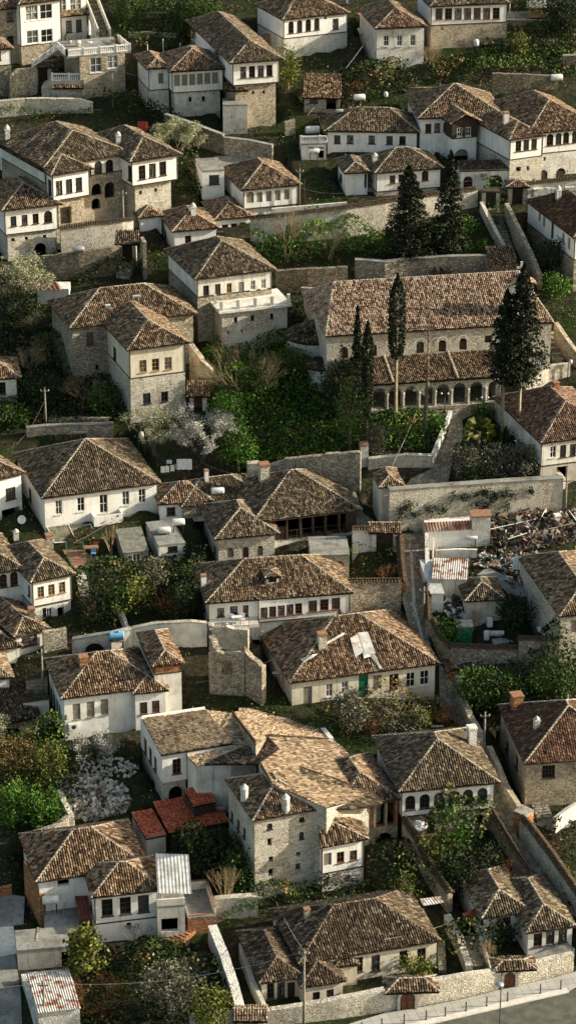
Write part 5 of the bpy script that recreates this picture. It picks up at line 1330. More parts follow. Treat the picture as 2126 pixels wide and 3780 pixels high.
for (xb, yb, yt, lb) in ((455, 660, 515, 'black church lamp post with two white globes by the garden wall corner'), (757, 650, 545, 'black church lamp post with two white globes behind the round bush')):
    b = G((xb, yb)); zt = z_on_vertical(b, P((xb, yt))); r = thing('lamp_post', lb, 'lamp post', b)
    mb = MB(); mb.lathe(b, [(.16, 0), (.1, .4), (.05, .5), (.045, zt-b.z)], 8); part(mb, 'post', 'metal_dark', r, True)
    for sx in (-.35, .35):
        mb = MB(); mb.tube([(b.x, b.y, zt-.35), (b.x+sx, b.y, zt-.3), (b.x+sx, b.y, zt-.12)], .03, 5); part(mb, 'arm', 'metal_dark', r)
        mb = MB(); mb.lathe((b.x+sx, b.y, zt-.12), [(.05, 0), (.10, .06), (.11, .14), (.05, .22)], 10); part(mb, 'globe', 'white_paint', r, True)
T('b0')
q0, _ = cast((870, 895)); q1, _ = cast((1355, 265)); wire(q0+Vector((0, -.3, .6)), q1+Vector((0, -.5, .5)), 'long pale cable slanting over the one-roomed hut', .3, .03)
T('a2'); q, _ = cast((60, 935)); wire(pa-Vector((0, 0, 1.2)), q, 'slack cable from the garden wall pole to the left roof', 1.0)
T('c2'); q0, _ = cast((55, 1080)); q1, _ = cast((245, 720)); wire(q0, q1+Vector((0, 0, 1)), 'steep pale cable over the church garden', .1, .022)
T('c3'); q0, _ = cast((420, 600)); q1, _ = cast((660, 260)); wire(q0+Vector((0, 0, .3)), q1+Vector((0, 0, .3)), 'pale cable over the white junk yard shed', .3, .022); q0, _ = cast((820, 380)); q1, _ = cast((1140, 215)); wire(q0+Vector((0, 0, 1)), q1+Vector((0, 0, .6)), 'pale cable over the scrap heap', .3, .022)
T('b5'); q, _ = cast((632, 402)); wire(pe, q+Vector((0, 0, .5)), 'pale cable from the tall pole up over the cottage roof', .3, .03)
T('a5'); q, _ = cast((490, 370)); q2, _ = cast((430, 865)); wire(q, q2+Vector((0, 0, .3)), 'pale drain hose hanging from the white tank', .2, .03)
wire(pf+Vector((-22, -2, 1)), pf, 'power line left of the hut pole', .8); wire(pf, pe, 'power line from the hut pole to the tall pole', 1.2)
T('a3')
q0, _ = cast((170, 305)); r = thing('satellite_dish', 'round white satellite dish beside the shadowed porch', 'satellite dish', q0)
mb = MB(); mb.lathe((q0.x, q0.y, q0.z), [(.05, 0), (.05, .9)], 8); part(mb, 'mast', 'metal_dark', r)
def dish(r, c, rad, n, m='white_paint'):
    n = n.normalized(); a = n.cross(Vector((0, 0, 1))).normalized(); b = n.cross(a); mb = MB(); vs = [c-n*rad*.25]
    for j, (k, d) in enumerate(((.5, -.19), (1, 0))):
        for i in range(16):
            t = 2*math.pi*i/16; vs.append(c+(a*math.cos(t)+b*math.sin(t))*rad*k+n*rad*d)
    mb.add(vs, [(0, 1+i, 1+(i+1) % 16) for i in range(16)]+[(1+i, 17+i, 17+(i+1) % 16, 1+(i+1) % 16) for i in range(16)]); part(mb, 'dish', m, r, True)
dish(r, q0+Vector((0, -.1, 1.0)), .45, Vector((-.2, -1, .5)))
T('b0'); q0, _ = cast((1180, 40)); r = thing('satellite_dish', 'dark satellite dish between the two top houses', 'satellite dish', q0)
mb = MB(); mb.lathe((q0.x, q0.y, q0.z), [(.05, 0), (.05, .5)], 8); part(mb, 'mast', 'metal_dark', r); dish(r, q0+Vector((0, 0, .6)), .42, Vector((.3, -1, .4)), 'metal_dark')
# ------------------------------------------------ balustrades and railings
def balustrade(r, a, b, h=.85, m='white_paint', name='balustrade', sp=.26, rr=.07):
    d = b-a; L = d.length; d.normalize(); n = Vector((-d.y, d.x, 0)).normalized()*.14; mb = MB()
    mb.box(a-n*.5-Vector((0, 0, .0)), d*L, n, Vector((0, 0, .14))); mb.box(a-n*.7+Vector((0, 0, h-.14)), d*L, n*1.4, Vector((0, 0, .14)))
    k = int(L/sp)
    for i in range(k+1):
        p = a+d*(L*i/max(k, 1))
        if i % 8 == 0: mb.cbox(p-Vector((0, 0, 0)), .26, .26, h+.08)
        else: mb.lathe((p.x, p.y, p.z+.12), [(rr*.7, 0), (rr, .15), (rr*.5, h-.4), (rr*.8, h-.24)], 6)
    part(mb, name, m, r)
def railing(r, a, b, h=.9, m='metal_dark', sp=.16):
    d = b-a; L = d.length; d.normalize(); mb = MB(); Z = Vector((0, 0, 1))
    mb.tube([a+Z*h, b+Z*h], .025, 4); mb.tube([a+Z*.1, b+Z*.1], .02, 4)
    for i in range(int(L/sp)+1):
        p = a+d*(L*i/max(1, int(L/sp))); mb.tube([p, p+Z*h], .014 if i % 8 else .03, 4)
    part(mb, 'railing', m, r)
T('a0')
VR = [o for o in bpy.data.objects if o.name == 'villa'][0]; zt_ = TERR.z+.18; c = TERR.c
mb = MB(); mb.box(Vector((c[0].x-1.6, c[0].y-.5, TERR.z-.05)), TERR.u*(TERR.L+2.4), TERR.v*(TERR.D+.4), Vector((0, 0, .24))); part(mb, 'terrace_slab', 'concrete', VR)
A0 = Vector((c[0].x-1.5, c[0].y-.4, TERR.z+.19)); B0 = A0+TERR.u*(TERR.L+2.2); balustrade(VR, A0, B0); balustrade(VR, B0, B0+TERR.v*5); balustrade(VR, A0, A0+TERR.v*4)
q = hit_z(P((490, 345)), A0.z); 
s0 = A0+TERR.v*3.6; s1 = Vector((s0.x-3.2, s0.y-1.2, s0.z-1.9)); balustrade(VR, s1, s0)
zz = Bl[1][1]; balustrade(R_, Bl[1][0]*1+Vector((0, .2, zz-Bl[1][0].z)), Bl[2][0]+Vector((0, .2, zz-Bl[2][0].z)), .95)
mb = MB(); a_ = Bl[1][0]; b_ = Bl[2][0]; mb.box(Vector((a_.x, a_.y+.1, zz-.4)), Vector((b_.x-a_.x, b_.y-a_.y, 0)), Vector((0, .2, 0)), Vector((0, 0, .42))); part(mb, 'white_plinth', 'white', R_)
fs = [[Vector((a_.x, a_.y-.55, zz-.75)), Vector((b_.x, b_.y-.55, zz-.75)), Vector((b_.x, b_.y+.1, zz-.4)), Vector((a_.x, a_.y+.1, zz-.4))]]; build_roof(fs, [], 'tile', R_, 'tile_ledge')
u, v = w3.u, w3.v
e0 = hit_plane(P((445, 130)), w3.wa-v*.9, -v); e1 = hit_plane(P((697, 120)), w3.wa-v*.9, -v); e1.z = e0.z
build_roof([[e0, e1, e1+v*1.0+Vector((0, 0, .6)), e0+v*1.0+Vector((0, 0, .6))]], [], 'tile_tan', VR, 'porch_roof')
# outside stair to the upper gate and its parapets
a_ = hit_z(P((790, 275)), zt_); b_ = a_+Vector((-2.6, 8.5, 3.6)); mb = MB(); d = (b_-a_)
for i in range(12):
    o = a_+d*(i/12); mb.box(Vector((o.x-.65, o.y, a_.z-2)), Vector((1.3, 0, 0)), Vector((0, d.y/12+.02, 0)), Vector((0, 0, 2+(i+1)*.3)))
part(mb, 'outside_stair', 'stone_dark', VR)
for sx in (-.85, .68):
    mb = MB(); e = Vector((sx, 0, 0)); vs = [a_+e+Vector((0, 0, -2)), b_+e+Vector((0, 0, -4)), b_+e+Vector((0, 0, 1)), a_+e+Vector((0, 0, 1))]; vs += [p+Vector((.16, 0, 0)) for p in vs]
    mb.add(vs, [(3, 2, 1, 0), (4, 5, 6, 7), (3, 7, 6, 2), (0, 4, 7, 3)]); part(mb, 'stair_parapet', 'white_worn', VR)
# closed parasol, pots
def pot(x, y, label, sz=.35, z=None, plant='leaf'):
    b = hit_z(P((x, y)), z) if z is not None else cast((x, y))[0]
    r = thing('potted_plant', label, 'potted plant', b, 'potted plants')
    mb = MB(); mb.lathe(b, [(sz*.32, 0), (sz*.45, sz*.7), (sz*.5, sz*.75)], 10); part(mb, 'pot', random.choice(['white_paint', 'terracotta']), r, True)
    leaf_blob(r, 'plant', b+Vector((0, 0, sz*1.25)), sz*.75, sz*.8, 70, .12, plant)
def leaf_quads(C, size, flat=0.0, rs=.4):
    n = len(C); a = rng.normal(size=(n, 3)); a[:, 2] = a[:, 2]*(1-flat) ; a /= np.linalg.norm(a, axis=1, keepdims=True)
    b = np.cross(a, rng.normal(size=(n, 3))); b /= np.linalg.norm(b, axis=1, keepdims=True)
    s = (size*(1+rng.uniform(-rs, rs, n)))[:, None]
    V = np.stack([C-a*s*.5, C+b*s*.32, C+a*s*.5, C-b*s*.32], 1).reshape(-1, 3); F = np.arange(4*n).reshape(-1, 4); return V, F
def leaf_mesh(name, C, size, m, parent, tone=None, kind=None, flat=0.0):
    V, F = leaf_quads(C, size, flat); org = np.array(world_org(parent)) if parent is not None else C[0].copy()
    if tone is None: tone = rng.beta(2, 2.2, len(C))
    me = np_mesh(name, V-org, F, [m], tone=tone); return link(name, me, parent, Vector(org))
def leaf_blob(parent, name, c, rx, rz, n, size, m):
    d = rng.normal(size=(n, 3)); d /= np.linalg.norm(d, axis=1, keepdims=True); rr = rng.uniform(.45, 1.05, n)[:, None]
    return leaf_mesh(name, np.array(c)+d*rr*np.array([rx, rx, rz]), size, m, parent)
T('a0')
b = hit_z(P((678, 320)), zt_); zt = z_on_vertical(b, P((672, 148))); r = thing('parasol', 'closed white parasol standing on the villa terrace', 'parasol', b)
mb = MB(); mb.lathe(b, [(.35, 0), (.33, .1), (.05, .12)], 14); part(mb, 'base', 'white_paint', r)
mb = MB(); mb.lathe(b+Vector((0, 0, .1)), [(.03, 0), (.03, zt-b.z-.1)], 6); part(mb, 'pole', 'metal_dark', r)
mb = MB(); H = zt-b.z; mb.lathe(b, [(.10, H*.32), (.22, H*.36), (.16, H*.5), (.24, H*.58), (.16, H*.8), (.03, H)], 9); part(mb, 'folded_canopy', 'cloth_white', r)
for i, (x, y, s, l) in enumerate([(530, 330, .5, 'potted shrub at the left corner of the villa terrace'), (590, 350, .9, 'tall potted shrub behind the villa balustrade'), (497, 300, .4, 'small pot by the red villa door'), (885, 325, .7, 'bushy pot at the right end of the villa terrace'), (850, 335, .35, 'small pot near the right end of the villa terrace'), (735, 275, .35, 'pot near the foot of the villa stair')]): pot(x, y, l, s, zt_)
# flower balcony of the house behind the conifers
T('b1'); r = [o for o in bpy.data.objects if o.get('label', '').startswith('white house with a flower-decked')][0]
z_ = W15.z-2.6; a_ = hit_z(P((1178, 205)), z_); b_ = hit_z(P((1362, 195)), z_); mb = MB(); mb.box(a_-Vector((0, 0, 2.4)), b_-a_, Vector((0, 2.2, 0)), Vector((0, 0, 2.4))); part(mb, 'veranda', 'white_worn', r); railing(r, a_, b_, .7, 'white_paint', .3)
for i in range(9): 
    p = a_+(b_-a_)*((i+.5)/9); leaf_blob(r, 'flower_pot', p+Vector((0, .1, .85)), .25, .22, 40, .12, 'flower' if i % 2 else 'leaf')
# white balcony block left of the long white house
T('b0'); r = house('balcony_block', 'white two-level balcony block with a balustrade and water tanks', 'outbuilding', (830, 1195))
WB = wing(r, (820, 1092), (1012, 1088), 3.5, base=(828, 1200), over=.05, kind='flat', up='white_worn', wins=[O(895, 1115, 40, 14, 'o'), O(970, 1115, 40, 14, 'o'), O(970, 1165, 40, 60, 'o')])
balustrade(r, WB.c[0]+Vector((0, 0, .18)), WB.c[1]+Vector((0, 0, .18)), .9)
# terrace posts and rails of the tall worn house
c = W18t.c; mb = MB(); z1 = W18t.z
mb.box(c[0]-W18t.u*.3-W18t.v*.3+Vector((0, 0, -.05)), W18t.u*(W18t.L+.6), W18t.v*(W18t.D+.4), Vector((0, 0, .27))); part(mb, 'terrace_slab', 'white_worn', W18r)
for k in range(5):
    p = c[0]+W18t.u*(W18t.L*k/4)+Vector((0, 0, .2)); mb = MB(); mb.cbox(p, .32, .32, 1.1, .1); part(mb, 'terrace_post', 'white_worn', W18r)
for k in (1, 2):
    p = c[0]+W18t.v*(W18t.D*k/2.2)+Vector((0, 0, .2)); mb = MB(); mb.cbox(p, .32, .32, 1.1, .1); part(mb, 'terrace_post', 'white_worn', W18r)
railing(W18r, c[0]+W18t.u*.3+Vector((0, 0, .25)), c[1]+Vector((0, 0, .25)), .85, 'white_worn', .18)
# balcony of the long white house
u, v = W25b.u, W25b.v; T('b3'); p = hit_plane(P((118, 1025)), W25b.wa, -v); q = hit_plane(P((490, 1010)), W25b.wa, -v); L = (q-p).dot(u); o = Vector((p.x, p.y, p.z))
mb = MB(); mb.box(o-v*1.5, u*L, v*1.5, Vector((0, 0, .22))); bl = part(mb, 'balcony', 'white_worn', W25r); railing(bl, o-v*1.45+Vector((0, 0, .2)), o-v*1.45+u*L+Vector((0, 0, .2)), .95)
for k, (lx, lb) in enumerate(((.45, 'first chair'), (.68, 'second chair'))):
    b = o-v*.7+u*(L*lx)+Vector((0, 0, .22)); r = thing('chair', 'pale plastic chair %s of the table on the long house balcony' % ('left' if k == 0 else 'right'), 'chair', b)
    mb = MB(); mb.cbox(b+Vector((0, 0, .4)), .5, .5, .06); part(mb, 'seat', 'terracotta' if 0 else 'cloth_white', r)
    mb = MB(); mb.box(b+Vector((-.25, .2, .45)), (.5, 0, 0), (0, .05, 0), (0, 0, .5)); part(mb, 'backrest', 'cloth_white', r)
    for sx in (-.22, .18):
        for sy in (-.22, .18): mb = MB(); mb.cbox(b+Vector((sx+.02, sy+.02, 0)), .05, .05, .4); part(mb, 'leg', 'cloth_white', r)
def table(b, label, m, w=1.0, d=.7, h=.72):
    r = thing('table', label, 'table', b); mb = MB(); mb.cbox(b+Vector((0, 0, h-.05)), w, d, .06, .15); part(mb, 'tabletop', m, r)
    for sx in (-1, 1):
        for sy in (-1, 1): mb = MB(); mb.cbox(b+Vector((sx*w*.42, sy*d*.4, 0)), .06, .06, h-.05); part(mb, 'leg', m, r)
table(o-v*.75+u*(L*.565)+Vector((0, 0, .22)), 'table with a pale cloth on the long house balcony', 'cloth_white')
# veranda posts, rail
u, v = W24.u, W24.v; T('b3')
for x in (712, 815, 907, 1003, 1105, 1162):
    p = hit_plane(P((x, 300)), W24.wa-v*.02, -v); mb = MB(); mb.box(Vector((p.x, p.y, W24.zs))-u*.1-v*.12, u*.2, v*.2, Vector((0, 0, W24.z-W24.zs))); part(mb, 'veranda_post', 'wood_dark', W24r)
p = hit_plane(P((610, 360)), W24.wa-v*.1, -v); q = hit_plane(P((1162, 330)), W24.wa-v*.1, -v); zr = W24.zs; railing(W24r, Vector((p.x, p.y, zr)), Vector((q.x, q.y, zr)), 1.0, 'wood_dark', .3)
# posts of the open veranda by the tower house
u, v = WV.u, WV.v; T('m')
for x in (378, 435, 492):
    p = hit_plane(P((x, 150)), WV.wa-v*.05, -v); mb = MB(); mb.box(Vector((p.x, p.y, WV.zs))-u*.1-v*.1, u*.2, v*.2, Vector((0, 0, WV.z-WV.zs))); part(mb, 'veranda_post', 'wood_grey', WVr)
# bay front of the curved gable konak
# ------------------------------------------------ big tan roofs
def plane3(a, b, c):
    n = (b-a).cross(c-a).normalized(); return a, n
def roof_sheet(r, poly, pl, tile, skirt=None, name='roof', drop=None):
    pts = [hit_plane(P(p), *pl) for p in poly]; build_roof([pts], [], tile, r, name, auto=True)
    if skirt:
        mb = MB()
        for i in range(len(pts)):
            a, b = pts[i], pts[(i+1) % len(pts)]; za, zb = min(f_t(a.y, a.x)-1, a.z-.5), min(f_t(b.y, b.x)-1, b.z-.5)
            mb.add([(a.x, a.y, za), (b.x, b.y, zb), (b.x, b.y, b.z-.1), (a.x, a.y, a.z-.1)], [(0, 1, 2, 3)])
        part(mb, 'wall', skirt, r)
    return pts
T('b4')
zr = WT.z + .52*min(WT.L, WT.D)/2
r = house('long_house', 'broad pale tan roof spreading between the slit window block and the veranda house', 'house', hit_z(P((900, 700)), WT.z-6))
PB = plane3(hit_z(P((600, 1005)), zr), hit_z(P((500, 855)), zr), hit_z(P((1400, 890)), zr-4.2))
ptsB = roof_sheet(r, [(1010, 1185), (1420, 1075), (1425, 985), (1390, 888), (1250, 862), (1060, 680), (560, 640), (642, 762), (500, 855), (600, 1005)], PB, 'tile_tan', 'stone_light')
a_, b_ = hit_plane(P((1060, 680)), *PB), hit_plane(P((560, 640)), *PB)
T('q'); zl = W31.z-.5
PA = plane3(a_, b_, hit_z(P((335, 237)), zl))
roof_sheet(r, [(650, 325), (545, 200), (355, 230), (335, 237), (412, 337), (450, 310)], PA, 'tile_tan', 'stone')
PL = plane3(hit_z(P((335, 237)), zl), hit_z(P((412, 337)), zl+.05), hit_z(P((195, 385)), zl-.15))
roof_sheet(r, [(188, 376), (217, 408), (330, 400), (485, 357), (440, 316), (412, 337), (335, 237), (250, 228), (338, 340), (338, 354)], PL, 'tile_pale', 'white_worn')
q0, q1, q2 = hit_plane(P((355, 230)), *PA), hit_plane(P((545, 200)), *PA), hit_plane(P((528, 150)), *PA)
roof_sheet(r, [(355, 230), (545, 203), (527, 152), (432, 160), (445, 182), (352, 200)], plane3(q0, q1, q2-Vector((0, 0, .5))), 'tile_tan', 'stone')
for pts_ in (((650, 325), (600, 262), (527, 165)),):
    pA = [hit_plane(P(p), *PA) for p in pts_]
    for a, b in zip(pA, pA[1:]):
        d = (b-a); n = Vector((d.y, -d.x, 0)).normalized(); n = n if n.x > 0 else -n; mb = MB(); mb.box(a-Vector((0, 0, .5)), d, n*.45, Vector((0, 0, .72))); part(mb, 'roof_parapet', 'white', r)
p0, p1 = hit_plane(P((335, 237)), *PA), hit_plane(P((412, 337)), *PA); mb = MB(); ridge_caps(mb, p0+Vector((0, 0, .12)), p1+Vector((0, 0, .12))); part(mb, 'roof_kerb', 'tile_rust', r)
# raised pale roof of the slit window block, with its low front upstand
PW = plane3(hit_z(P((103, 374)), W31.z+.02), hit_z(P((338, 335)), W31.z-.1), hit_z(P((42, 252)), W31.z+.35))
pw = roof_sheet(W31r, [(103, 374), (338, 335), (245, 222), (40, 252)], PW, 'tile_pale')
mb = MB(); a, b = hit_plane(P((188, 360)), *PW), pw[1]; mb.box(a-Vector((0, 0, .9))+Vector((0, .1, 0)), b-a, Vector((0, .15, 0)), Vector((0, 0, .82))); part(mb, 'upstand', 'white_worn', W31r)
a = pw[1]; b = pw[2]; mb = MB(); mb.box(a-Vector((.1, 0, .9)), b-a, Vector((-.15, 0, 0)), Vector((0, 0, .82))); part(mb, 'upstand', 'white_worn', W31r)
mb = MB(); n = Vector((0, -.3, 0)); mb.box(pw[3]+Vector((0, 0, .02)), pw[2]-pw[3], n, Vector((0, 0, .22))); part(mb, 'roof_parapet', 'white', W31r)
# front slopes let into the tan roof; darker tiles paint their shade
Z = Vector((0, 0, .12)); A1, A2 = hit_plane(P((553, 418)), *PB)+Z, hit_plane(P((822, 508)), *PB)+Z; A3 = hit_plane(P((720, 547)), *PB)-Vector((0, 0, .35))
roof_sheet(r, [(645, 549), (720, 549), (822, 534), (822, 508), (700, 468), (553, 418)], plane3(A1, A2, A3), 'tile_dark')
B1, B2 = hit_plane(P((445, 314)), *PL)+Z*2, hit_plane(P((485, 357)), *PB)+Z; B3 = hit_plane(P((250, 402)), *PL)+Z
roof_sheet(r, [(245, 403), (425, 402), (488, 357), (448, 312), (385, 345), (345, 358)], plane3(B1, B2, B3), 'tile_dark')
for pa, pb2, pl in (((425, 402), (488, 357), PB), ((445, 314), (485, 357), PB), ((425, 402), (462, 468), PB), ((560, 418), (819, 508), PB), ((650, 325), (445, 312), PA)):
    mb = MB(); ridge_caps(mb, hit_plane(P(pa), *pl)+Z, hit_plane(P(pb2), *pl)+Z); part(mb, 'ridge_tiles', 'tile_rust', r)
T('m'); z_ = WA.z; A_, B_, C_ = hit_z(P((160, 312)), z_), hit_z(P((404, 266)), z_), hit_z(P((378, 186)), z_); M_, N_ = hit_z(P((152, 150)), z_+2.3), hit_z(P((215, 96)), z_+2.6)
build_roof([[A_, B_, M_], [B_, C_, N_, M_]], [(B_, M_)], 'tile', WTr)
# ------------------------------------------------ sheet roofs, sheds and canopies
def sheet_roof(r, F1, F2, B, z0, z1, m, wave=.18, amp=.03, name='sheet_roof', th=True):
    a, b = hit_z(P(F1), z0), hit_z(P(F2), z0); c = hit_z(P(B), z1) if not isinstance(B, (int, float)) else None
    u = (b-a); L = u.length; u.normalize(); v0 = Vector((-u.y, u.x, 0))
    D = (c-a) if c is not None else v0*B+Vector((0, 0, z1-z0))
    n = max(4, int(L/wave*2)); vs = []
    for j in range(4):
        for i in range(n+1):
            p = a+u*(L*i/n)+D*(j/3); vs.append(p+Vector((0, 0, amp*(1 if i % 2 else -1)+random.uniform(-.01, .01))))
    mb = MB(); mb.add(vs, [(j*(n+1)+i, j*(n+1)+i+1, (j+1)*(n+1)+i+1, (j+1)*(n+1)+i) for j in range(3) for i in range(n)]); return part(mb, name, m, r), a, b, D
def posts(r, pts, z1, m='metal_dark', s=.1):
    for p in pts: mb = MB(); g_ = f_t(p.y, p.x); mb.cbox((p.x, p.y, g_-.2), s, s, max(.3, z1-g_+.2)); part(mb, 'post', m, r)
T('l')
r = house('shed', 'timber shed with a wide orange-red roof against the tower house', 'shed', (855, 325))
wing(r, (850, 240), (1158, 184), (785, 108), base=(855, 325), over=.3, kind='shed', pitch=.12, tile='tile_red', flat=True, up='wood_dark', wins=[O(905, 262, 40, 34, 'o'), O(960, 255, 40, 34, 'o'), O(1015, 248, 40, 34, 'o'), O(1070, 236, 40, 34, 'o'), O(1120, 226, 36, 34, 'o')])
wing(r, (975, 107), (1092, 82), 2.6, z=13.5, over=.1, kind='shed', pitch=.2, tile='tile_red', flat=True, up='wood_dark')
r = house('shed', 'low shed with a shorter weathered red tiled roof left of the orange-red one', 'shed', (740, 330))
wing(r, (735, 268), (842, 247), (675, 152), z=12.0, over=.1, kind='shed', pitch=.1, tile='tile_red', flat=True, up='grey_plaster')
T('a4')
r = [o for o in bpy.data.objects if o.get('label', '').startswith('white house with grey shuttered')][0]
zA = W30.z-3.2; p = hit_plane(P((700, 610)), W30.wa, -W30.v)
sheet_roof(r, (735, 650), (1018, 608), (668, 560), p.z-1.0, p.z-.1, 'red_tin', .3, .05, 'lean_to_roof'); a_ = hit_z(P((735, 650)), p.z-1.0); b_ = hit_z(P((1018, 608)), p.z-1.0); posts(r, [a_+Vector((.2, .1, 0)), b_+Vector((-.2, .1, 0))], p.z-1.0, 'wood_grey')
q = hit_plane(P((550, 568)), W30.wa, -W30.v); u, v = W30.u, W30.v
def aircon(q, u, v, label):
    r = thing('air_conditioner', label, 'air conditioner', q-v*.02); mb = MB(); mb.box(q-u*.42-v*.36-Vector((0, 0, .3)), u*.84, v*.34, Vector((0, 0, .6))); part(mb, 'casing', 'white_paint', r)
    mb = MB(); n = 14; vs = [q-v*.365+u*(.05+.22*math.cos(2*math.pi*k/n))+Vector((0, 0, .22*math.sin(2*math.pi*k/n))) for k in range(n)]; mb.add(vs, [tuple(range(n))]); part(mb, 'fan_grille', 'metal_dark', r)
aircon(q, u, v, 'white air conditioner on the wall below the grey shutters')
T('a3'); q = hit_plane(P((1145, 255)), W21.wa, -W21.v); aircon(q, W21.u, W21.v, 'white air conditioner at the right end of the bright two-storey house')
# small balcony of the big white house
u, v = W21.u, W21.v; p = hit_plane(P((690, 262)), W21.wa, -v); q = hit_plane(P((907, 235)), W21.wa, -v); L = (q-p).dot(u)
mb = MB(); o = Vector((p.x, p.y, p.z)); mb.box(o-v*1.2, u*L, v*1.2, Vector((0, 0, .2))); bl = part(mb, 'balcony', 'white', W21r)
mb = MB(); mb.box(o-v*1.2+Vector((0, 0, .2)), u*L, v*.12, Vector((0, 0, .9))); part(mb, 'parapet', 'white', bl)
mb = MB(); mb.box(o-v*1.08+Vector((0, 0, .2)), u*.12, v*1.08, Vector((0, 0, .9))); part(mb, 'parapet', 'white', bl)
mb = MB(); mb.box(o-v*1.08+u*(L-.12)+Vector((0, 0, .2)), u*.12, v*1.08, Vector((0, 0, .9))); part(mb, 'parapet', 'white', bl)
# glazed canopy
zc = hit_plane(P((360, 290)), W21.wa, -v).z; r = thing('canopy', 'sloping dusty glass canopy over the patio of the bright white house', 'canopy', G((560, 480)))
sh, a_, b_, D_ = sheet_roof(r, (412, 415), (742, 395), (352, 292), zc-1.0, zc-.1, 'canopy_glass', 1.2, 0, 'glazing')
mb = MB()
for k in (0, .5, 1): mb.tube([a_+(b_-a_)*k+Vector((0, 0, .04)), a_+(b_-a_)*k+D_+Vector((0, 0, .04))], .05, 4)
mb.tube([a_, b_], .06, 4); part(mb, 'frame', 'white_paint', r); posts(r, [a_+Vector((.1, .1, 0)), b_+Vector((-.1, .1, 0)), (a_+b_)/2+Vector((0, .1, 0))], zc-1.0, 'green_paint', .08)
b = G((690, 500)); table(b+Vector((0, 0, .08)), 'red-brown table on the patio under the glass canopy', 'terracotta', 1.5, .8)
for (x, y, m, lb) in ((725, 480, 'plastic_red', 'red plastic chair on the patio'), (708, 520, 'blue_plastic', 'light blue plastic chair on the patio')):
    b = G((x, y)); r = thing('chair', lb, 'chair', b); mb = MB(); mb.cbox(b+Vector((0, 0, .4)), .5, .5, .06); part(mb, 'seat', m, r); mb = MB(); mb.box(b+Vector((-.25, .2, .45)), (.5, 0, 0), (0, .05, 0), (0, 0, .5)); part(mb, 'backrest', m, r)
    for sx in (-.2, .2):
        for sy in (-.2, .2): mb = MB(); mb.cbox(b+Vector((sx, sy, 0)), .05, .05, .4); part(mb, 'leg', m, r)
# green stair rails
for x0, y0, x1, y1 in ((545, 660, 500, 470), (690, 860, 625, 470)):
    r = thing('stair_railing', 'green painted railing on the %s side of the pale outdoor stair' % ('left' if x0 < 600 else 'right'), 'railing', G((x0, y0))); a_, b_ = G((x0, y0)), G((x1, y1)); mb = MB(); mb.tube([a_+Vector((0, 0, 1)), b_+Vector((0, 0, 1))], .04, 5); part(mb, 'handrail', 'green_paint', r)
    for k in range(5): p = a_+(b_-a_)*(k/4); mb = MB(); mb.tube([p, p+Vector((0, 0, 1))], .035, 5); part(mb, 'baluster', 'green_paint', r)
# flat roofed annex with tanks
r = house('outbuilding', 'flat-roofed white annex with tanks, right of the bright two-storey house', 'outbuilding', (1200, 560))
WX = wing(r, (1195, 448), (1400, 425), (1078, 272), base=(1205, 570), over=.05, kind='flat', up='white_worn', wins=[O(1302, 463, 75, 42, 'k')])
bpy.context.view_layer.update(); DG = bpy.context.evaluated_depsgraph_get()
tank((1345, 258), 100, 'white water tank standing on the flat-roofed annex', foot=(1345, 330)); tank((1240, 320), 96, 'white water tank lying lower on the flat-roofed annex', foot=(1240, 350))
r = house('netting_shed', 'small garden shed draped in dark netting with a white framed door', 'shed', (1030, 610))
WN = wing(r, (930, 500), (1125, 480), 4, base=(935, 600), over=.05, kind='shed', pitch=.25, tile='tile_dark', up='netting', wins=[O(1030, 545, 60, 115, 'g')]); bpy.data.objects.remove(WN.roof); z_ = WN.z
c = WN.c; mb = MB(); up_ = Vector((0, 0, 1.0)); mb.add([c[0]+Vector((0, 0, .08)), c[1]+Vector((0, 0, .08)), c[2]+up_, c[3]+up_], [(0, 1, 2, 3)]); part(mb, 'net_roof', 'netting', r)
# striped red tin porch on the left
T('a1'); r = house('shed', 'little striped red and white tin roofed shed by the left blossom tree', 'shed', (430, 1000))
zz = G((420, 965), 2.0).z; sheet_roof(r, (265, 955), (475, 965), (225, 885), zz, zz+.8, 'rust_heavy', .5, .05); a_ = hit_z(P((265, 955)), zz); mb = MB(); mb.box(a_-Vector((-.2, -.3, 3)), (3.6, 0, 0), (0, 2.4, 0), (0, 0, 2.95)); part(mb, 'wall', 'white_worn', r)
T('b0'); r = house('lean_to', 'narrow porch with potted flowers between the two jettied houses', 'porch', (240, 960))
wing(r, (230, 800), (415, 798), 3.0, base=(240, 1010), over=.02, kind='flat', up='stone_white', wins=[O(297, 883, 10, 12, 'o')])
p = W6.wa+W6.u*0; zz = hit_z(P((235, 686)), W6.z-3).z; sheet_a = hit_z(P((236, 684)), W6.z-3.6); sheet_b = hit_z(P((425, 684)), W6.z-3.6); build_roof([[sheet_a, sheet_b, sheet_b+Vector((0, 1.6, .6)), sheet_a+Vector((0, 1.6, .6))]], [], 'tile', r)
# side house awning by the top houses
T('b0'); r = thing('awning', 'red tin and white plastic awning slanting between the two top houses', 'awning', G((1300, 520)))
zz = G((1300, 520), 5.0).z; sheet_roof(r, (1265, 268), (1375, 215), (1240, 215), zz, zz+.8, 'white_paint', .6, .02, 'white_sheet'); zz += .9; sheet_roof(r, (1275, 180), (1340, 165), (1240, 100), zz, zz+1.2, 'red_tin', .3, .03, 'red_sheet'); a_ = hit_z(P((1265, 268)), zz-.9); posts(r, [a_+Vector((.1, .1, 0)), a_+Vector((2.6, .5, 0))], zz-1, 'wood_dark')
mb = MB(); a_ = hit_z(P((1245, 395)), zz-3.6); mb.box(a_, Vector((3.2, .3, 0)), Vector((0, 1.5, 0)), Vector((0, 0, .15))); part(mb, 'floor_slab', 'concrete', r)
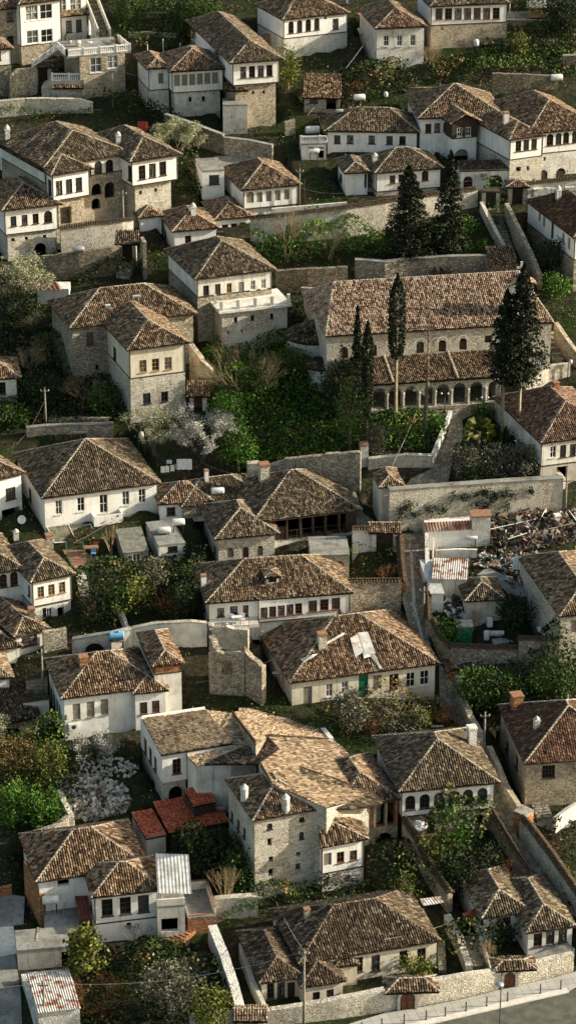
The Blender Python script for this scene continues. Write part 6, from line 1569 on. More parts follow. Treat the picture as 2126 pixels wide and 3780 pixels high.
# damaged roof sheets
T('b3'); u, v = W26.u, W26.v
def roof_patch(poly, m, lb, lift=.22):
    pts = []
    for p in poly:
        q, ob = cast(p); pts.append(q)
    z0 = Vector((0, 0, lift)); pts = [q+z0 for q in pts]; mb = MB(); mb.add(pts+[q-Vector((0, 0, .05)) for q in pts], [tuple(range(len(pts))), tuple(range(2*len(pts)-1, len(pts)-1, -1))]+[(i, (i+1) % len(pts), (i+1) % len(pts)+len(pts), i+len(pts)) for i in range(len(pts))])
    o = mb.build('tin_sheet', m, None, pts[0]); tag(o, lb, 'tin sheet', 'loose tin sheets on the damaged roof')
roof_patch([(1188, 1150), (1240, 1110), (1290, 1250), (1225, 1290)], 'rust', 'left tin sheet of the big patch on the damaged roof'); roof_patch([(1245, 1108), (1320, 1100), (1380, 1262), (1300, 1270)], 'tin', 'wide middle tin sheet on the damaged roof'); 
T('b4'); roof_patch([(1280, 5), (1345, 0), (1425, 150), (1410, 155), (1340, 60), (1290, 75)], 'tin', 'lower right tin strip on the damaged roof'); roof_patch([(812, 82), (905, 48), (945, 40), (905, 70), (835, 105)], 'tin', 'small tin scrap left on the damaged roof')
T('b3'); roof_patch([(955, 1210), (1140, 1105), (1150, 1115), (965, 1222)], 'tin', 'long thin tin strip on the damaged roof'); 
# white parapets / solar frame
# rusty hut, lower left
T('a5'); r = house('hut', 'low hut with a patched rusty tin roof at the bottom left', 'hut', (300, 1290))
WH = wing(r, (288, 1202), (608, 1166), (205, 902), h=2.3, over=.05, kind='none', up='stone_white'); sheet_roof(r, (285, 1205), (612, 1168), (200, 900), WH.z+.05, WH.z+.75, 'rust', .2, .035)
fwall('parapet', 'flaking white parapet down the left flank of the rusty roofed hut', [(270, 1290, 1340), (215, 1080, 1130), (165, 905, 970)], 'stone_white', .7, rag=.12)
r = house('outbuilding', 'grey plastered outbuilding with dark doorways above the rusty roofed hut', 'outbuilding', (200, 880))
wing(r, (130, 745), (530, 712), 3.2, base=(165, 880), over=.05, kind='flat', up='grey_plaster', wins=[O(492, 800, 50, 120, 'o')])
r = house('outbuilding', 'white outbuilding with a concrete roof under the white tank', 'outbuilding', (350, 690))
wing(r, (338, 575), (600, 560), 4, base=(350, 690), over=.05, kind='flat', up='white_worn', wins=[O(540, 640, 60, 80, 'o')])
r = house('hut', 'tiny tumbledown tiled hut beside the white ramp', 'hut', (200, 735))
wing(r, (215, 690), (335, 690), (190, 585), h=1.6, over=.1, kind='gableD', pitch=.5, tile='tile_dark', up='stone_dark')
fwall('brick_wall', 'red brick wall with a stepped top at the left of the lower left house', [(312, 310, 520), (245, 150, 400), (190, 60, 300)], 'brick', .4)
fwall('brick_wall', 'crumbling dark red brick wall remains near the left edge', [(0, 270, 330), (95, 240, 320)], 'brick', .35, rag=.2)
r = thing('lean_to', 'dark red tin strip roof in the gap left of the three black windows', 'lean-to', G((640, 540)))
zz = G((640, 560), 2.4).z; sheet_roof(r, (600, 500), (700, 500), (565, 320), zz, zz+.6, 'dark_red_tin', .3, .03); posts(r, [hit_z(P((605, 500)), zz), hit_z(P((690, 500)), zz)], zz)
# metal terrace roof right of the three black windows
r = house('outbuilding', 'covered terrace with a grey sheet roof beside the three black windows', 'outbuilding', (1220, 640))
WM = wing(r, (1185, 415), (1395, 400), 5, base=(1215, 650), over=.02, kind='flat', up='white_worn', wins=[O(1280, 540, 125, 100, 'o')])
sheet_roof(r, (1190, 298), (1447, 306), (1170, 0), WM.z+2.3, WM.z+2.9, 'tin', .3, .02); posts(r, [], 0)
for k in (.1, .95): 
    mb = MB(); p = WM.c[0]+WM.u*(WM.L*k)+WM.v*.2; mb.cbox((p.x, p.y, WM.z), .12, .12, 2.4); part(mb, 'post', 'white_paint', r)
mb = MB(); mb.box(WM.c[0]+Vector((0, 0, .1)), WM.u*WM.L, WM.v*.15, Vector((0, 0, .75))); part(mb, 'parapet', 'white_worn', r)
T('b5'); r = house('terrace_block', 'small open roof terrace with a terracotta edged parapet', 'terrace', (40, 600))
WZ = wing(r, (-30, 500), (182, 478), 4.5, base=(60, 610), over=.02, kind='flat', up='brick')
for o_, d_ in ((WZ.c[0], WZ.u*WZ.L), (WZ.c[1], WZ.v*WZ.D), (WZ.c[3], WZ.u*WZ.L)):
    n_ = Vector((-d_.y, d_.x, 0)).normalized()*.18; mb = MB(); mb.box(o_+Vector((0, 0, .1)), d_, n_, Vector((0, 0, .9 if o_ != WZ.c[0] else .25))); pp = part(mb, 'parapet', 'white_worn', r)
    mb = MB(); mb.box(o_+Vector((0, 0, 1.0 if o_ != WZ.c[0] else .35))-n_*.15, d_, n_*1.3, Vector((0, 0, .08))); part(mb, 'parapet_cap', 'terracotta', pp)
# lower right red tin awning, tin sheet by the wall
T('c5'); r = thing('awning', 'rusty red tin awning hanging off the left corner of the lower right house', 'awning', G((660, 640)))
zz = W41.z-.4; sheet_roof(r, (640, 535), (740, 490), (590, 455), zz-.5, zz+.2, 'red_tin', .3, .03); a_ = hit_z(P((650, 530)), zz-.5); posts(r, [a_], zz-.5)
r = thing('lean_to', 'grey and rust tin lean-to between the cottage roof and the diagonal wall', 'lean-to', G((380, 420)))
zz = G((380, 420), 1.8).z; sheet_roof(r, (300, 395), (460, 370), (265, 345), zz, zz+.4, 'rust', .25, .03); posts(r, [hit_z(P((305, 395)), zz), hit_z(P((450, 370)), zz)], zz)
# umbrella in the garden
T('m'); b = G((642, 270)); zt = z_on_vertical(b, P((635, 175))); r = thing('parasol', 'pale open garden parasol beside the diagonal wall', 'parasol', b)
mb = MB(); mb.lathe(b, [(.03, 0), (.03, zt-b.z)], 6); part(mb, 'pole', 'metal_dark', r); mb = MB(); n = 8; H = zt-b.z; vs = [Vector((b.x, b.y, zt))]+[Vector((b.x+1.15*math.cos(6.283*k/n), b.y+1.15*math.sin(6.283*k/n), zt-.5)) for k in range(n)]; mb.add(vs, [(0, 1+k, 1+(k+1) % n) for k in range(n)]); part(mb, 'canopy', 'cloth_white', r)
T('c4'); b, ob = cast((152, 612)); 
# blue tank on its platform
T('a3'); b = G((885, 1290)); zt = z_on_vertical(b, P((885, 1145))); r = thing('water_tank', 'sky blue ribbed water tank on a rusty platform', 'water tank', b)
s_ = .49/1890*TN*(b-CAM).length; L = 112*s_; rad = L*.30; ax = Vector((1, .12, 0)).normalized(); side = Vector((-ax.y, ax.x, 0)); c0 = Vector((b.x, b.y, zt+rad)); vs = []; K = 18; prof = []
for i in range(17): prof.append((-.5+i/16, (.75 if i in (0, 16) else .95+.05*(i % 2))))
for q_, rr in prof:
    for k in range(K): t = 2*math.pi*k/K; vs.append(c0+ax*(L*q_)+(side*math.cos(t)+Vector((0, 0, 1))*math.sin(t))*rad*rr)
mb = MB(); mb.add(vs, [(i*K+k, i*K+(k+1) % K, (i+1)*K+(k+1) % K, (i+1)*K+k) for i in range(16) for k in range(K)]+[tuple(range(K-1, -1, -1)), tuple(16*K+k for k in range(K))]); dr = part(mb, 'drum', 'blue_plastic', r, True)
mb = MB(); mb.lathe(c0+Vector((.2, 0, rad*.9)), [(rad*.4, 0), (rad*.42, .15), (rad*.3, .2)], 12); part(mb, 'lid', 'blue_plastic', dr)
mb = MB(); mb.cbox((b.x, b.y, zt-.1), L*1.05, rad*2, .12); part(mb, 'platform', 'rust_heavy', r)
for sx in (-1, 1):
    for sy in (-1, 1): mb = MB(); mb.cbox((b.x+sx*L*.4, b.y+sy*rad*.8, b.z-.3), .08, .08, zt-b.z+.25); part(mb, 'leg', 'metal_dark', r)
    mb = MB(); mb.box(c0+ax*(sx*L*.25)-side*rad*.7-Vector((0, 0, rad*1.0)), ax*.25, side*rad*1.4, Vector((0, 0, rad*.5))); part(mb, 'foot', 'blue_plastic', r)
# laundry
T('a2')
def laundry(name, x0, y0, x1, y1, hpx, m, lb):
    a, b = G((x0, y1 if False else y0+hpx+60)), None; n = 10
    z = z_on_vertical(a, P((x0, y0))); bq = G((x1, y0+hpx+60)); b0 = Vector((bq.x, a.y, 0)); zh = z_on_vertical(a, P((x0, y0+hpx)))
    mb = MB(); vs = []
    for j in range(4):
        for i in range(n+1):
            f = i/n; vs.append(Vector((a.x+(bq.x-a.x)*f, a.y+.06*math.sin(f*19+j)*j/3, z+(zh-z)*j/3+.03*math.sin(f*3.14))))
    mb.add(vs, [(j*(n+1)+i, j*(n+1)+i+1, (j+1)*(n+1)+i+1, (j+1)*(n+1)+i) for j in range(3) for i in range(n)]); o = mb.build(name, m, None, a); tag(o, lb, 'laundry', 'laundry drying on the line')
laundry('hanging_sheet', 1335, 1010, 1449, 1000, 80, 'cloth_white', 'wide white sheet drying beneath the blossom tree')
laundry('hanging_cloth', 1258, 1017, 1298, 1015, 30, 'cloth_white', 'small white cloth on the upper drying line')
for i, (x, y) in enumerate(((1215, 1065), (1247, 1062), (1286, 1055))): laundry('hanging_cloth', x, y, x+30, y, 48, 'cloth_white', ['leftmost', 'middle', 'rightmost'][i]+' white towel on the lower drying line')
laundry('hanging_cloth', 1320, 1048, 1345, 1045, 38, 'cloth_green', 'pale green cloth on the lower drying line')
# roofless ruin
T('b4')
r = thing('ruin', 'roofless rubble ruin with a ragged window hole beside the solar heater', 'ruin', G((160, 380)))
def ruin_wall(pts, m='stone_light', hole=None, th=.6):
    for i in range(len(pts)-1):
        (xa, ta, ba), (xb, tb, bb) = pts[i], pts[i+1]; a, b = G((xa, ba)), G((xb, bb)); za, zb = z_on_vertical(a, P((xa, ta))), z_on_vertical(b, P((xb, tb)))
        d = Vector((b.x-a.x, b.y-a.y, 0)); L = d.length; d.normalize(); n = Vector((d.y, -d.x, 0))
        if n.y > 0: n = -n
        z0 = min(a.z, b.z)-.8; K = max(3, int(L/.6)); top = [(0, z0), (L, z0)]+[(L*(1-k/K), zb+(za-zb)*k/K+random.uniform(-.35, .12)) for k in range(K+1)]
        hs = []
        if hole and i == hole[0]:
            q = hit_plane(P(hole[1]), a, n); s_ = (q-a).dot(d); zt_2 = z_on_vertical(q, P((hole[1][0], hole[1][1]-hole[2][1]/2))); zb_2 = z_on_vertical(q, P((hole[1][0], hole[1][1]+hole[2][1]/2))); hs = [arch_outline(s_-.55, s_+.55, zb_2, zt_2, 'a')]
        mb = MB(); wall_panel(mb, a, d, n, L, z0, 0, hs, th, top=top)
        back = a-n*th; wall_panel(mb, back, d, -n, L, z0, 0, hs, 0, top=top)
        k0 = len(top)
        for j in range(2, k0-1):
            p, q = top[j], top[j+1]; X = lambda s, e: Vector((a.x+d.x*s[0]-n.x*e, a.y+d.y*s[0]-n.y*e, s[1])); mb.add([X(p, 0), X(q, 0), X(q, th), X(p, th)], [(0, 1, 2, 3)])
        for s in (0, L): 
            zt2 = za if s == 0 else zb; o = a+d*s; mb.add([(o.x, o.y, z0), (o.x-n.x*th, o.y-n.y*th, z0), (o.x-n.x*th, o.y-n.y*th, zt2), (o.x, o.y, zt2)], [(0, 1, 2, 3)])
        part(mb, 'wall', m, r)
ruin_wall([(128, 20, 330), (395, 5, 345)], 'stone', (0, (262, 140), (50, 130)))
ruin_wall([(400, 0, 340), (525, 120, 420)], 'stone'); ruin_wall([(395, -30, 330), (525, 90, 290)], 'brick')
ruin_wall([(150, -190, -20), (420, -150, 20)], 'stone_light'); ruin_wall([(130, -110, 200), (180, -20, 320)], 'stone')
# ------------------------------------------------ rubble heap
T('a4')
def heap(poly, n, smin, smax, m, name, label, rise=1.0, mats=None, elong=1.0, thin=.32):
    pts = [P(p) for p in poly]; xs = [p[0] for p in pts]; ys = [p[1] for p in pts]; V = []; F = []; k = 0
    def inside(x, y):
        c = False; j = len(pts)-1
        for i in range(len(pts)):
            if (pts[i][1] > y) != (pts[j][1] > y) and x < (pts[j][0]-pts[i][0])*(y-pts[i][1])/(pts[j][1]-pts[i][1])+pts[i][0]: c = not c
            j = i
        return c
    cx, cy = sum(xs)/len(xs), sum(ys)/len(ys); org = hit_h((cx, cy)); mb = MB(); cnt = 0
    while cnt < n:
        x, y = random.uniform(min(xs), max(xs)), random.uniform(min(ys), max(ys))
        if not inside(x, y): continue
        cnt += 1; g_ = hit_h((x, y)); f = max(0, 1-math.hypot((x-cx)/(max(xs)-min(xs)), (y-cy)/(max(ys)-min(ys)))*1.6)
        s = random.uniform(smin, smax); c = g_+Vector((0, 0, s*.2+rise*f*random.random()))
        R3 = [Vector([random.gauss(0, 1) for _ in range(3)]).normalized() for _ in range(2)]; a = R3[0]; b = a.cross(R3[1]).normalized(); d = a.cross(b)
        e = (a*s*.5*elong, b*s*.4, d*s*thin); vs = []
        for sx in (-1, 1):
            for sy in (-1, 1):
                for sz in (-1, 1): vs.append(c+(e[0]*sx*random.uniform(.6, 1)+e[1]*sy*random.uniform(.6, 1)+e[2]*sz*random.uniform(.6, 1)))
        mb.add(vs, [(0, 1, 3, 2), (4, 6, 7, 5), (0, 4, 5, 1), (2, 3, 7, 6), (0, 2, 6, 4), (1, 5, 7, 3)], random.randrange(len(mats)) if mats else 0)
    o = mb.build(name, mats or m, None, org); tag(o, label, 'heap', None, 'stuff'); return o
speck('stone_chunk', (.58, .55, .46), (.30, .27, .21), 1.2); speck('stone_grey', (.26, .235, .18), (.14, .125, .09), 1.2)
heap([(450, 960), (560, 935), (780, 955), (960, 1050), (985, 1150), (930, 1230), (700, 1290), (560, 1280), (500, 1180), (440, 1060)], 1900, .14, .52, 'stone_chunk', 'rubble_heap', 'wide heap of loose pale stones below the flowering bush', .5, ['stone_chunk', 'stone_chunk', 'stone_grey', 'stone_grey', 'wood_dark'])
fwall('garden_wall', 'rubble wall holding the dark bushes left of the stone heap', [(180, 1400, 1500), (420, 1330, 1470), (530, 1255, 1400), (430, 1050, 1150)], 'stone_light', .5, rag=.1)
T('a4'); heap([(560, 850), (900, 800), (1050, 900), (980, 960), (600, 940)], 130, .2, .4, 'stone_chunk', 'scattered_stones', 'stones scattered on the dark soil above the heap', .1)
# ------------------------------------------------ junk yard
T('c3')
r = house('shed', 'white block shed with rusted sheets on its roof, top of the junk yard', 'shed', (370, 460))
WJ = wing(r, (330, 335), (690, 318), 4.5, base=(345, 470), over=.05, kind='none', up='white', wins=[]); sheet_roof(r, (322, 332), (695, 315), (305, 262), WJ.z+.05, WJ.z+.9, 'rust_heavy', .3, .06)
fwall('planter_wall', 'white planter wall below the white block shed', [(390, 475, 540), (560, 465, 530), (700, 470, 530)], 'white_worn', .3)
r = house('shed', 'low shed with a rust-streaked corrugated roof beside the white vent pipe', 'shed', (380, 720))
WK = wing(r, (362, 690), (628, 694), 3.5, h=2.0, over=.05, kind='none', up='grey_plaster'); sheet_roof(r, (355, 688), (632, 694), (372, 530), WK.z+.05, WK.z+.8, 'rust', .22, .05)
r = thing('chimney', 'white masonry chimney tower in the junk yard', 'chimney', G((720, 400))); b = G((720, 400)); zt = z_on_vertical(b, P((720, 200))); mb = MB(); mb.cbox(b-Vector((0, 0, .3)), 1.9, 1.5, zt-b.z+.3, .1); part(mb, 'stack', 'stone_white', r); mb = MB(); mb.cbox((b.x, b.y, zt), 2.1, 1.7, .15, .1); part(mb, 'stack_cap', 'terracotta', r)
sheet('concrete_yard', None, [(780, 600), (880, 650), (1170, 800), (1040, 830), (930, 800), (830, 690), (700, 660)], 'concrete', .05)
heap([(740, 330), (800, 235), (1200, 195), (1449, 185), (1500, 340), (1449, 380), (1150, 470), (900, 500), (780, 400)], 1500, .12, .75, None, 'scrap_heap', 'tangled heap of rusty sheets, timber and white scrap', .7, ['rust_heavy', 'wood_dark', 'wood_dark', 'netting', 'wood_grey', 'wood_dark', 'rust_heavy', 'metal_dark', 'wood_dark', 'rust', 'netting', 'wood_dark', 'bark', 'stone_chunk'], 2.4, .05)
heap([(300, 250), (500, 215), (670, 200), (690, 300), (480, 310), (320, 315)], 60, .3, .9, None, 'sheet_scraps', 'rusted scraps lying on the white block shed', .2, ['rust_heavy', 'rust', 'terracotta', 'wood_dark'], 1.6) if False else None
heap([(700, 480), (900, 480), (1160, 500), (1150, 700), (950, 760), (880, 620), (700, 600)], 420, .12, .5, None, 'clutter', 'household clutter strewn over the junk yard', .4, ['wood_dark', 'white_paint', 'rust_heavy', 'stone_chunk', 'concrete', 'metal_dark', 'terracotta', 'wood_grey', 'galvanised'], 1.9, .08)
heap([(430, 820), (640, 880), (650, 1000), (480, 990)], 70, .2, .7, None, 'clutter', 'clutter heaped beside the white sheet metal in the junk yard', .3, ['white_paint', 'metal_dark', 'tin', 'wood_dark'], 1.4)
JK = [('tin_sheet', (1185, 600), 1.0, .9, 'tin'), ('board', (1230, 350), 1.3, .9, 'wood_tan'), ('appliance', (1300, 265), .7, .6, 'white_paint'), ('bathtub', (835, 1115), 1.7, .7, 'white_paint'), ('drum', (772, 1145), .6, .6, 'white_paint'), ('board', (1160, 1090), 1.8, .5, 'white_paint'), ('appliance', (1230, 1100), .8, .7, 'white_paint'), ('board', (820, 1190), 2.2, .8, 'galvanised'), ('appliance', (795, 1048), .5, .4, 'cloth_white'), ('board', (575, 950), 2.6, 1.2, 'tin')]
for i, (nm, p, w_, d_, m) in enumerate(JK):
    b = G(p)+Vector((0, 0, .05)); lb = ['tin sheet propped in the middle of the junk yard', 'tan board leaning on the scrap heap', 'white appliance on the scrap heap', 'white half bathtub lying in the dark yard', 'small white drum beside the half bathtub', 'white board at the right of the dark yard', 'white cabinet at the right wall of the dark yard', 'grey board lying by the yard wall', 'crumpled white cloth in the dark yard', 'pale sheet lying left of the bare tree'][i]
    if nm == 'drum': mb = MB(); mb.lathe(b, [(.28, 0), (.3, .1), (.3, .8), (.28, .85)], 12)
    elif nm == 'bathtub': mb = MB(); mb.add([b+Vector(q) for q in ((-.9, -.35, .3), (.9, -.35, .3), (.9, .4, .3), (-.9, .4, .3), (-.6, -.2, 0), (.6, -.2, 0), (.6, .2, 0), (-.6, .2, 0))], [(0, 4, 5, 1), (1, 5, 6, 2), (2, 6, 7, 3), (3, 7, 4, 0), (4, 7, 6, 5)])
    elif nm == 'appliance': mb = MB(); mb.cbox(b, w_, d_, .9, .3); mb.cbox(b+Vector((0, 0, .9)), w_*.9, d_*.9, .05, .3)
    else: mb = MB(); mb.box(b, Vector((w_, .2, random.uniform(0, .3))), Vector((-.1, d_, .25)), Vector((0, 0, .05)))
    tag(mb.build(nm, m, None, b), lb, nm.replace('_', ' '))
r = house('cabin', 'narrow green metal cabin with a pale ribbed top', 'cabin', (600, 1140)); b = G((600, 1140)); zt = z_on_vertical(b, P((600, 1030))); mb = MB(); mb.cbox(b-Vector((0, 0, .2)), 1.5, 1.2, zt-b.z+.2, .05); part(mb, 'body', 'green_paint', r); mb = MB(); mb.cbox((b.x, b.y, zt), 1.65, 1.35, .2, .05); part(mb, 'top', 'tin', r)
r = house('shed', 'long white sheet metal box along the lane wall', 'shed', (400, 930)); b = G((400, 930)); mb = MB(); mb.box(b-Vector((.6, 0, .3)), (1.2, 0, 0), (-.9, 5, 1.2), (0, 0, 2.2)); part(mb, 'body', 'white_paint', r); mb = MB(); mb.box(b+Vector((-.7, -.1, 1.9)), (1.4, 0, 0), (-.9, 5.2, 1.3), (0, 0, .08)); part(mb, 'roof', 'tin', r)
# white fabric hanging, orange net
laundry('hanging_sheet', 965, 520, 1040, 560, 100, 'cloth_white', 'white sheet hanging crooked in the junk yard')
# iron balcony and small items near the left column
T('c1'); a_ = cast((1115, 262))[0]; b_ = cast((1449, 240))[0]; r = thing('roof_railing', 'thin iron railing above the long white flank house', 'railing', a_); railing(r, a_, b_+Vector((0, 0, .3)), .9)
for i, x in enumerate((1165, 1262, 1400)): q = a_+(b_-a_)*((x-1115)/334)+Vector((0, .9, .1)); table(q, ['left', 'middle', 'right'][i]+' white table behind the iron railing', 'white_paint', 1.1, .6, .6)
T('b3'); q = cast((1035, 300))[0]; 
T('c0'); r = house('kennel', 'small ochre shed with a grey pitched lid on the concrete yard', 'shed', (1150, 120)); b = G((1150, 122)); mb = MB(); mb.cbox(b, 2.0, 1.6, 1.4, .1); part(mb, 'body', 'wood_tan', r); mb = MB(); mb.add([b+Vector(q) for q in ((-1.2, -1, 1.35), (1.2, -1, 1.35), (1.2, 0, 2.1), (-1.2, 0, 2.1), (1.2, 1, 1.35), (-1.2, 1, 1.35))], [(0, 1, 2, 3), (3, 2, 4, 5), (0, 3, 5), (1, 4, 2)]); part(mb, 'lid', 'tin', r)
# flagged cloth on the hedge
T('a0'); laundry('orange_net', 1040, 915, 1118, 930, 70, 'plastic_red', 'orange red net hanging over the hedge')

# ------------------------------------------------ planks, aerials and more cables
T('c3')
for i, (xa, ya, xb, yb, m) in enumerate(((800, 380, 1140, 310, 'white_paint'), (930, 455, 1075, 415, 'white_paint'), (1235, 380, 1430, 340, 'galvanised'), (1390, 240, 1449, 330, 'white_paint'), (1250, 300, 1370, 290, 'wood_grey'), (870, 300, 1000, 350, 'wood_grey'), (1000, 260, 1120, 240, 'rust_heavy'), (1160, 330, 1200, 260, 'tin'))):
    a, b = G((xa, ya))+Vector((0, 0, 1.0)), G((xb, yb))+Vector((0, 0, 1.1)); mb = MB(); mb.tube([a, b], .05, 5); o = mb.build('pipe' if i % 2 else 'plank', m, None, a)
    tag(o, ['long white pole lying across the left of the scrap heap', 'short white bowed pipe below the scrap heap', 'grey pole pointing right across the scrap heap', 'white pipe at the right end of the scrap heap', 'weathered plank on the right half of the scrap heap', 'grey pipe in the dark left corner of the scrap heap', 'rusty plank at the back of the scrap heap', 'pale pipe stuck upright in the scrap heap'][i], 'pipe' if i % 2 else 'plank')
def aerial(t, x, y, h, lb):
    T(t); b, ob = cast((x, y)); r = thing('aerial', lb, 'aerial', b, 'television aerials on the roofs'); mb = MB(); mb.tube([b-Vector((0, 0, .3)), b+Vector((0, 0, h))], .02, 4); part(mb, 'mast', 'metal_dark', r)
    mb = MB(); c = b+Vector((0, 0, h)); mb.tube([c-Vector((.5, 0, 0)), c+Vector((.5, .1, 0))], .015, 4)
    for k in range(6): mb.tube([c+Vector((-.5+k*.2, -.22, 0)), c+Vector((-.5+k*.2, .22, 0))], .01, 4)
    part(mb, 'antenna', 'galvanised', r)
aerial('a2', 610, 900, 1.4, 'aerial on the broad pyramid roof'); aerial('b3', 560, 600, 1.3, 'aerial on the ridge of the long white house'); aerial('a4', 900, 110, 1.3, 'aerial on the shuttered house roof'); aerial('c4', 400, 660, 1.2, 'aerial on the six arched window house'); aerial('a5', 900, 110, 1.4, 'aerial on the lower left pyramid roof'); aerial('b1', 200, 600, 1.2, 'aerial on the worn house with the terrace'); aerial('c0', 590, 700, 1.2, 'aerial on the curved gable konak'); aerial('a0', 740, 900, 1.2, 'aerial on the big konak ridge'); aerial('a2', 1090, 20, 1.2, 'aerial on the tall stone house')
for t, p, q, lb in (('a3', (560, 470), (1140, 90), 'cable strung over the glass canopy'), ('b1', (820, 240), (1170, 275), 'green garden line behind the long capped wall'), ('c1', (0, 230), (900, 150), 'cable crossing the white street wall'), ('c1', (920, 130), (1449, 20), 'cable rising to the right edge konak'), ('b4', (20, 300), (700, 80), 'cable over the ruin'), ('c5', (0, 700), (640, 515), 'thin rusty cable to the red tin awning'), ('a4', (10, 640), (470, 560), 'washing line by the blackened shed'), ('c4', (770, 470), (1449, 300), 'cable above the brown roof'), ('b2', (60, 1080), (420, 1180), 'washing line behind the link house'), ('a0', (850, 560), (1449, 700), 'cable below the villa pole')):
    T(t); a, _ = cast(p); b, _ = cast(q); wire(a+Vector((0, -.3, .9)), b+Vector((0, -.3, .9)), lb, .35, .016)

T('a5'); stair('reddish brick steps below the small roof terrace', (1300, 690), (1440, 560), 120, 7, 'brick')
# ================================================================ vegetation
def clumps(c, rx, rz, nc, per, cr, ry=None, shell=.35):
    """leaf centres gathered in clumps through an ellipsoid"""
    ry = ry or rx; d = rng.normal(size=(nc, 3)); d /= np.linalg.norm(d, axis=1, keepdims=True)
    rr = rng.uniform(shell, 1, nc)[:, None]**.6; C = d*rr*np.array([rx, ry, rz])*rng.uniform(.8, 1.15, (nc, 1))
    q = rng.normal(size=(nc, per, 3))*cr*rng.uniform(.6, 1.3, (nc, 1, 1))*.5
    t = np.clip(np.repeat(rng.beta(2, 2, nc), per)*.65 + rng.uniform(0, .35, nc*per), 0, 1)
    return (C[:, None, :]+q).reshape(-1, 3)+np.array(c), t
def size_at(b, px): return px*TILES[cur[0]][2]/1890*TN*(b-CAM).length
def branches(b, H, n, spread, r0, depth=3, up=.8):
    segs = []
    def grow(p, d, L, r, k):
        q = p+d*L; segs.append((p, q, r, r*.65))
        if k == 0: return
        for _ in range(random.choice((2, 3, 3)) if k > 1 else 3):
            e = (d+Vector((random.gauss(0, spread), random.gauss(0, spread), random.gauss(0, spread*.5)+.12))).normalized(); grow(q, e, L*random.uniform(.6, .85), r*.6, k-1)
    for _ in range(n):
        t = random.uniform(0, 6.28); d = Vector((math.cos(t)*(1-up)*1.6, math.sin(t)*(1-up)*1.6, up)).normalized(); grow(b+Vector((random.gauss(0, .15), random.gauss(0, .15), 0)), d, H*.36, r0, depth)
    return segs
def twig_mesh(name, segs, m, parent):
    A = np.array([s[0] for s in segs]); B = np.array([s[1] for s in segs]); ra = np.array([s[2] for s in segs]); rb = np.array([s[3] for s in segs]); D = B-A; D /= np.linalg.norm(D, axis=1, keepdims=True)+1e-9
    X = np.cross(D, rng.normal(size=D.shape)); X /= np.linalg.norm(X, axis=1, keepdims=True)+1e-9; Y = np.cross(D, X); V = []
    for P_, r in ((A, ra), (B, rb)):
        for k in range(3):
            t = 2.094*k; V.append(P_+(X*math.cos(t)+Y*math.sin(t))*r[:, None])
    V = np.stack(V, 1); n = len(A); base = (np.arange(n)*6)[:, None, None]; F = (base+np.array([[0, 1, 4, 3], [1, 2, 5, 4], [2, 0, 3, 5]])[None]).reshape(-1, 4)
    org = np.array(world_org(parent)); me = np_mesh(name, V.reshape(-1, 3)-org, F, [m]); return link(name, me, parent, Vector(org))
def limbs(r, b, H, rx, r0=.12, m='bark'):
    segs = [(b-Vector((0, 0, .3)), b+Vector((random.gauss(0, .1), 0, H*.45)), r0, r0*.7)]; p = segs[0][1]
    for k in range(6):
        t = 6.28*k/6+random.random(); q = p+Vector((math.cos(t)*rx*.55, math.sin(t)*rx*.55, H*.3*random.uniform(.6, 1.2))); segs.append((p-Vector((0, 0, H*.12*random.random())), q, r0*.55, r0*.22))
        segs.append((q, q+Vector((math.cos(t)*rx*.3, math.sin(t)*rx*.3, H*.12)), r0*.22, .02))
    twig_mesh('trunk', segs, m, r)
def tree(pb, pt, wpx, label, m='leaf', name='tree', cat='tree', bot=None, dens=1.0, leaf=.24, trunk=True, group=None, low=.25, bark='bark'):
    """broad crown from the row of pt down to the row bot"""
    b = G(pb); zt = z_on_vertical(b, P(pt)); H = max(1.0, zt-b.z); rx = size_at(b, wpx)/2; z0 = b.z+H*low if bot is None else z_on_vertical(b, P((pb[0], bot)))
    r = thing(name, label, cat, b, group); cz = (z0+zt)/2; rz = max(.4, (zt-z0)/2)
    if m[:7] == 'blossom':
        sg = branches(b-Vector((0, 0, .2)), H*1.05, 5, .42, .07, 4, .72); twig_mesh('trunk', sg, bark, r); E = np.array([tuple(q[1]) for q in sg[5:]]); E = E[rng.uniform(0, 1, len(E)) < min(1, .35+dens*.6)]
        sc = rx*1.0/max(.3, np.abs(E[:, 0]-b.x).max()); k_ = int(12+18*dens); C = np.repeat(E, k_, 0)+rng.normal(0, .17, (len(E)*k_, 3)); leaf_mesh('crown', C, leaf*.75, m, r); return r
    if trunk: limbs(r, b, H, rx, .05+.02*H, bark)
    nc = int(dens*(18+rx*rx*rz*6)); nc = min(nc, 260); C, t = clumps((b.x, b.y, cz), rx, rz, nc, 38, .55+rx*.10)
    leaf_mesh('crown', C, leaf, m, r, t); return r
def bush(x, y, wpx, hpx, label, m='leaf', leaf=.26, dens=1.0, group='garden shrubs and bushes'):
    """x, y = foot of the bush"""
    b = G((x, y)); rx = size_at(b, wpx)/2; zt = z_on_vertical(b, P((x, y-hpx))); H = max(.5, zt-b.z); r = thing('bush', label, 'bush', b, group)
    segs = branches(b, H*.8, 4, .4, .03, 1); twig_mesh('stems', segs, 'bark', r)
    nc = int(dens*(10+rx*rx*H*3)); nc = min(nc, 150); C, t = clumps((b.x, b.y, b.z+H*.5), rx, H*.55, nc, 34, .5+rx*.1); leaf_mesh('foliage', C, leaf, m, r, t)
def bare(x, y, hpx, label, n=7, m='twig', r0=.035, spread=.38, depth=4, up=.72, name='bare_shrub', group=None):
    b = G((x, y)); zt = z_on_vertical(b, P((x, y-hpx))); H = max(1, zt-b.z); r = thing(name, label, 'shrub', b, group)
    twig_mesh('branches', branches(b, H*.8, n, spread, r0, depth, up), m, r); return r
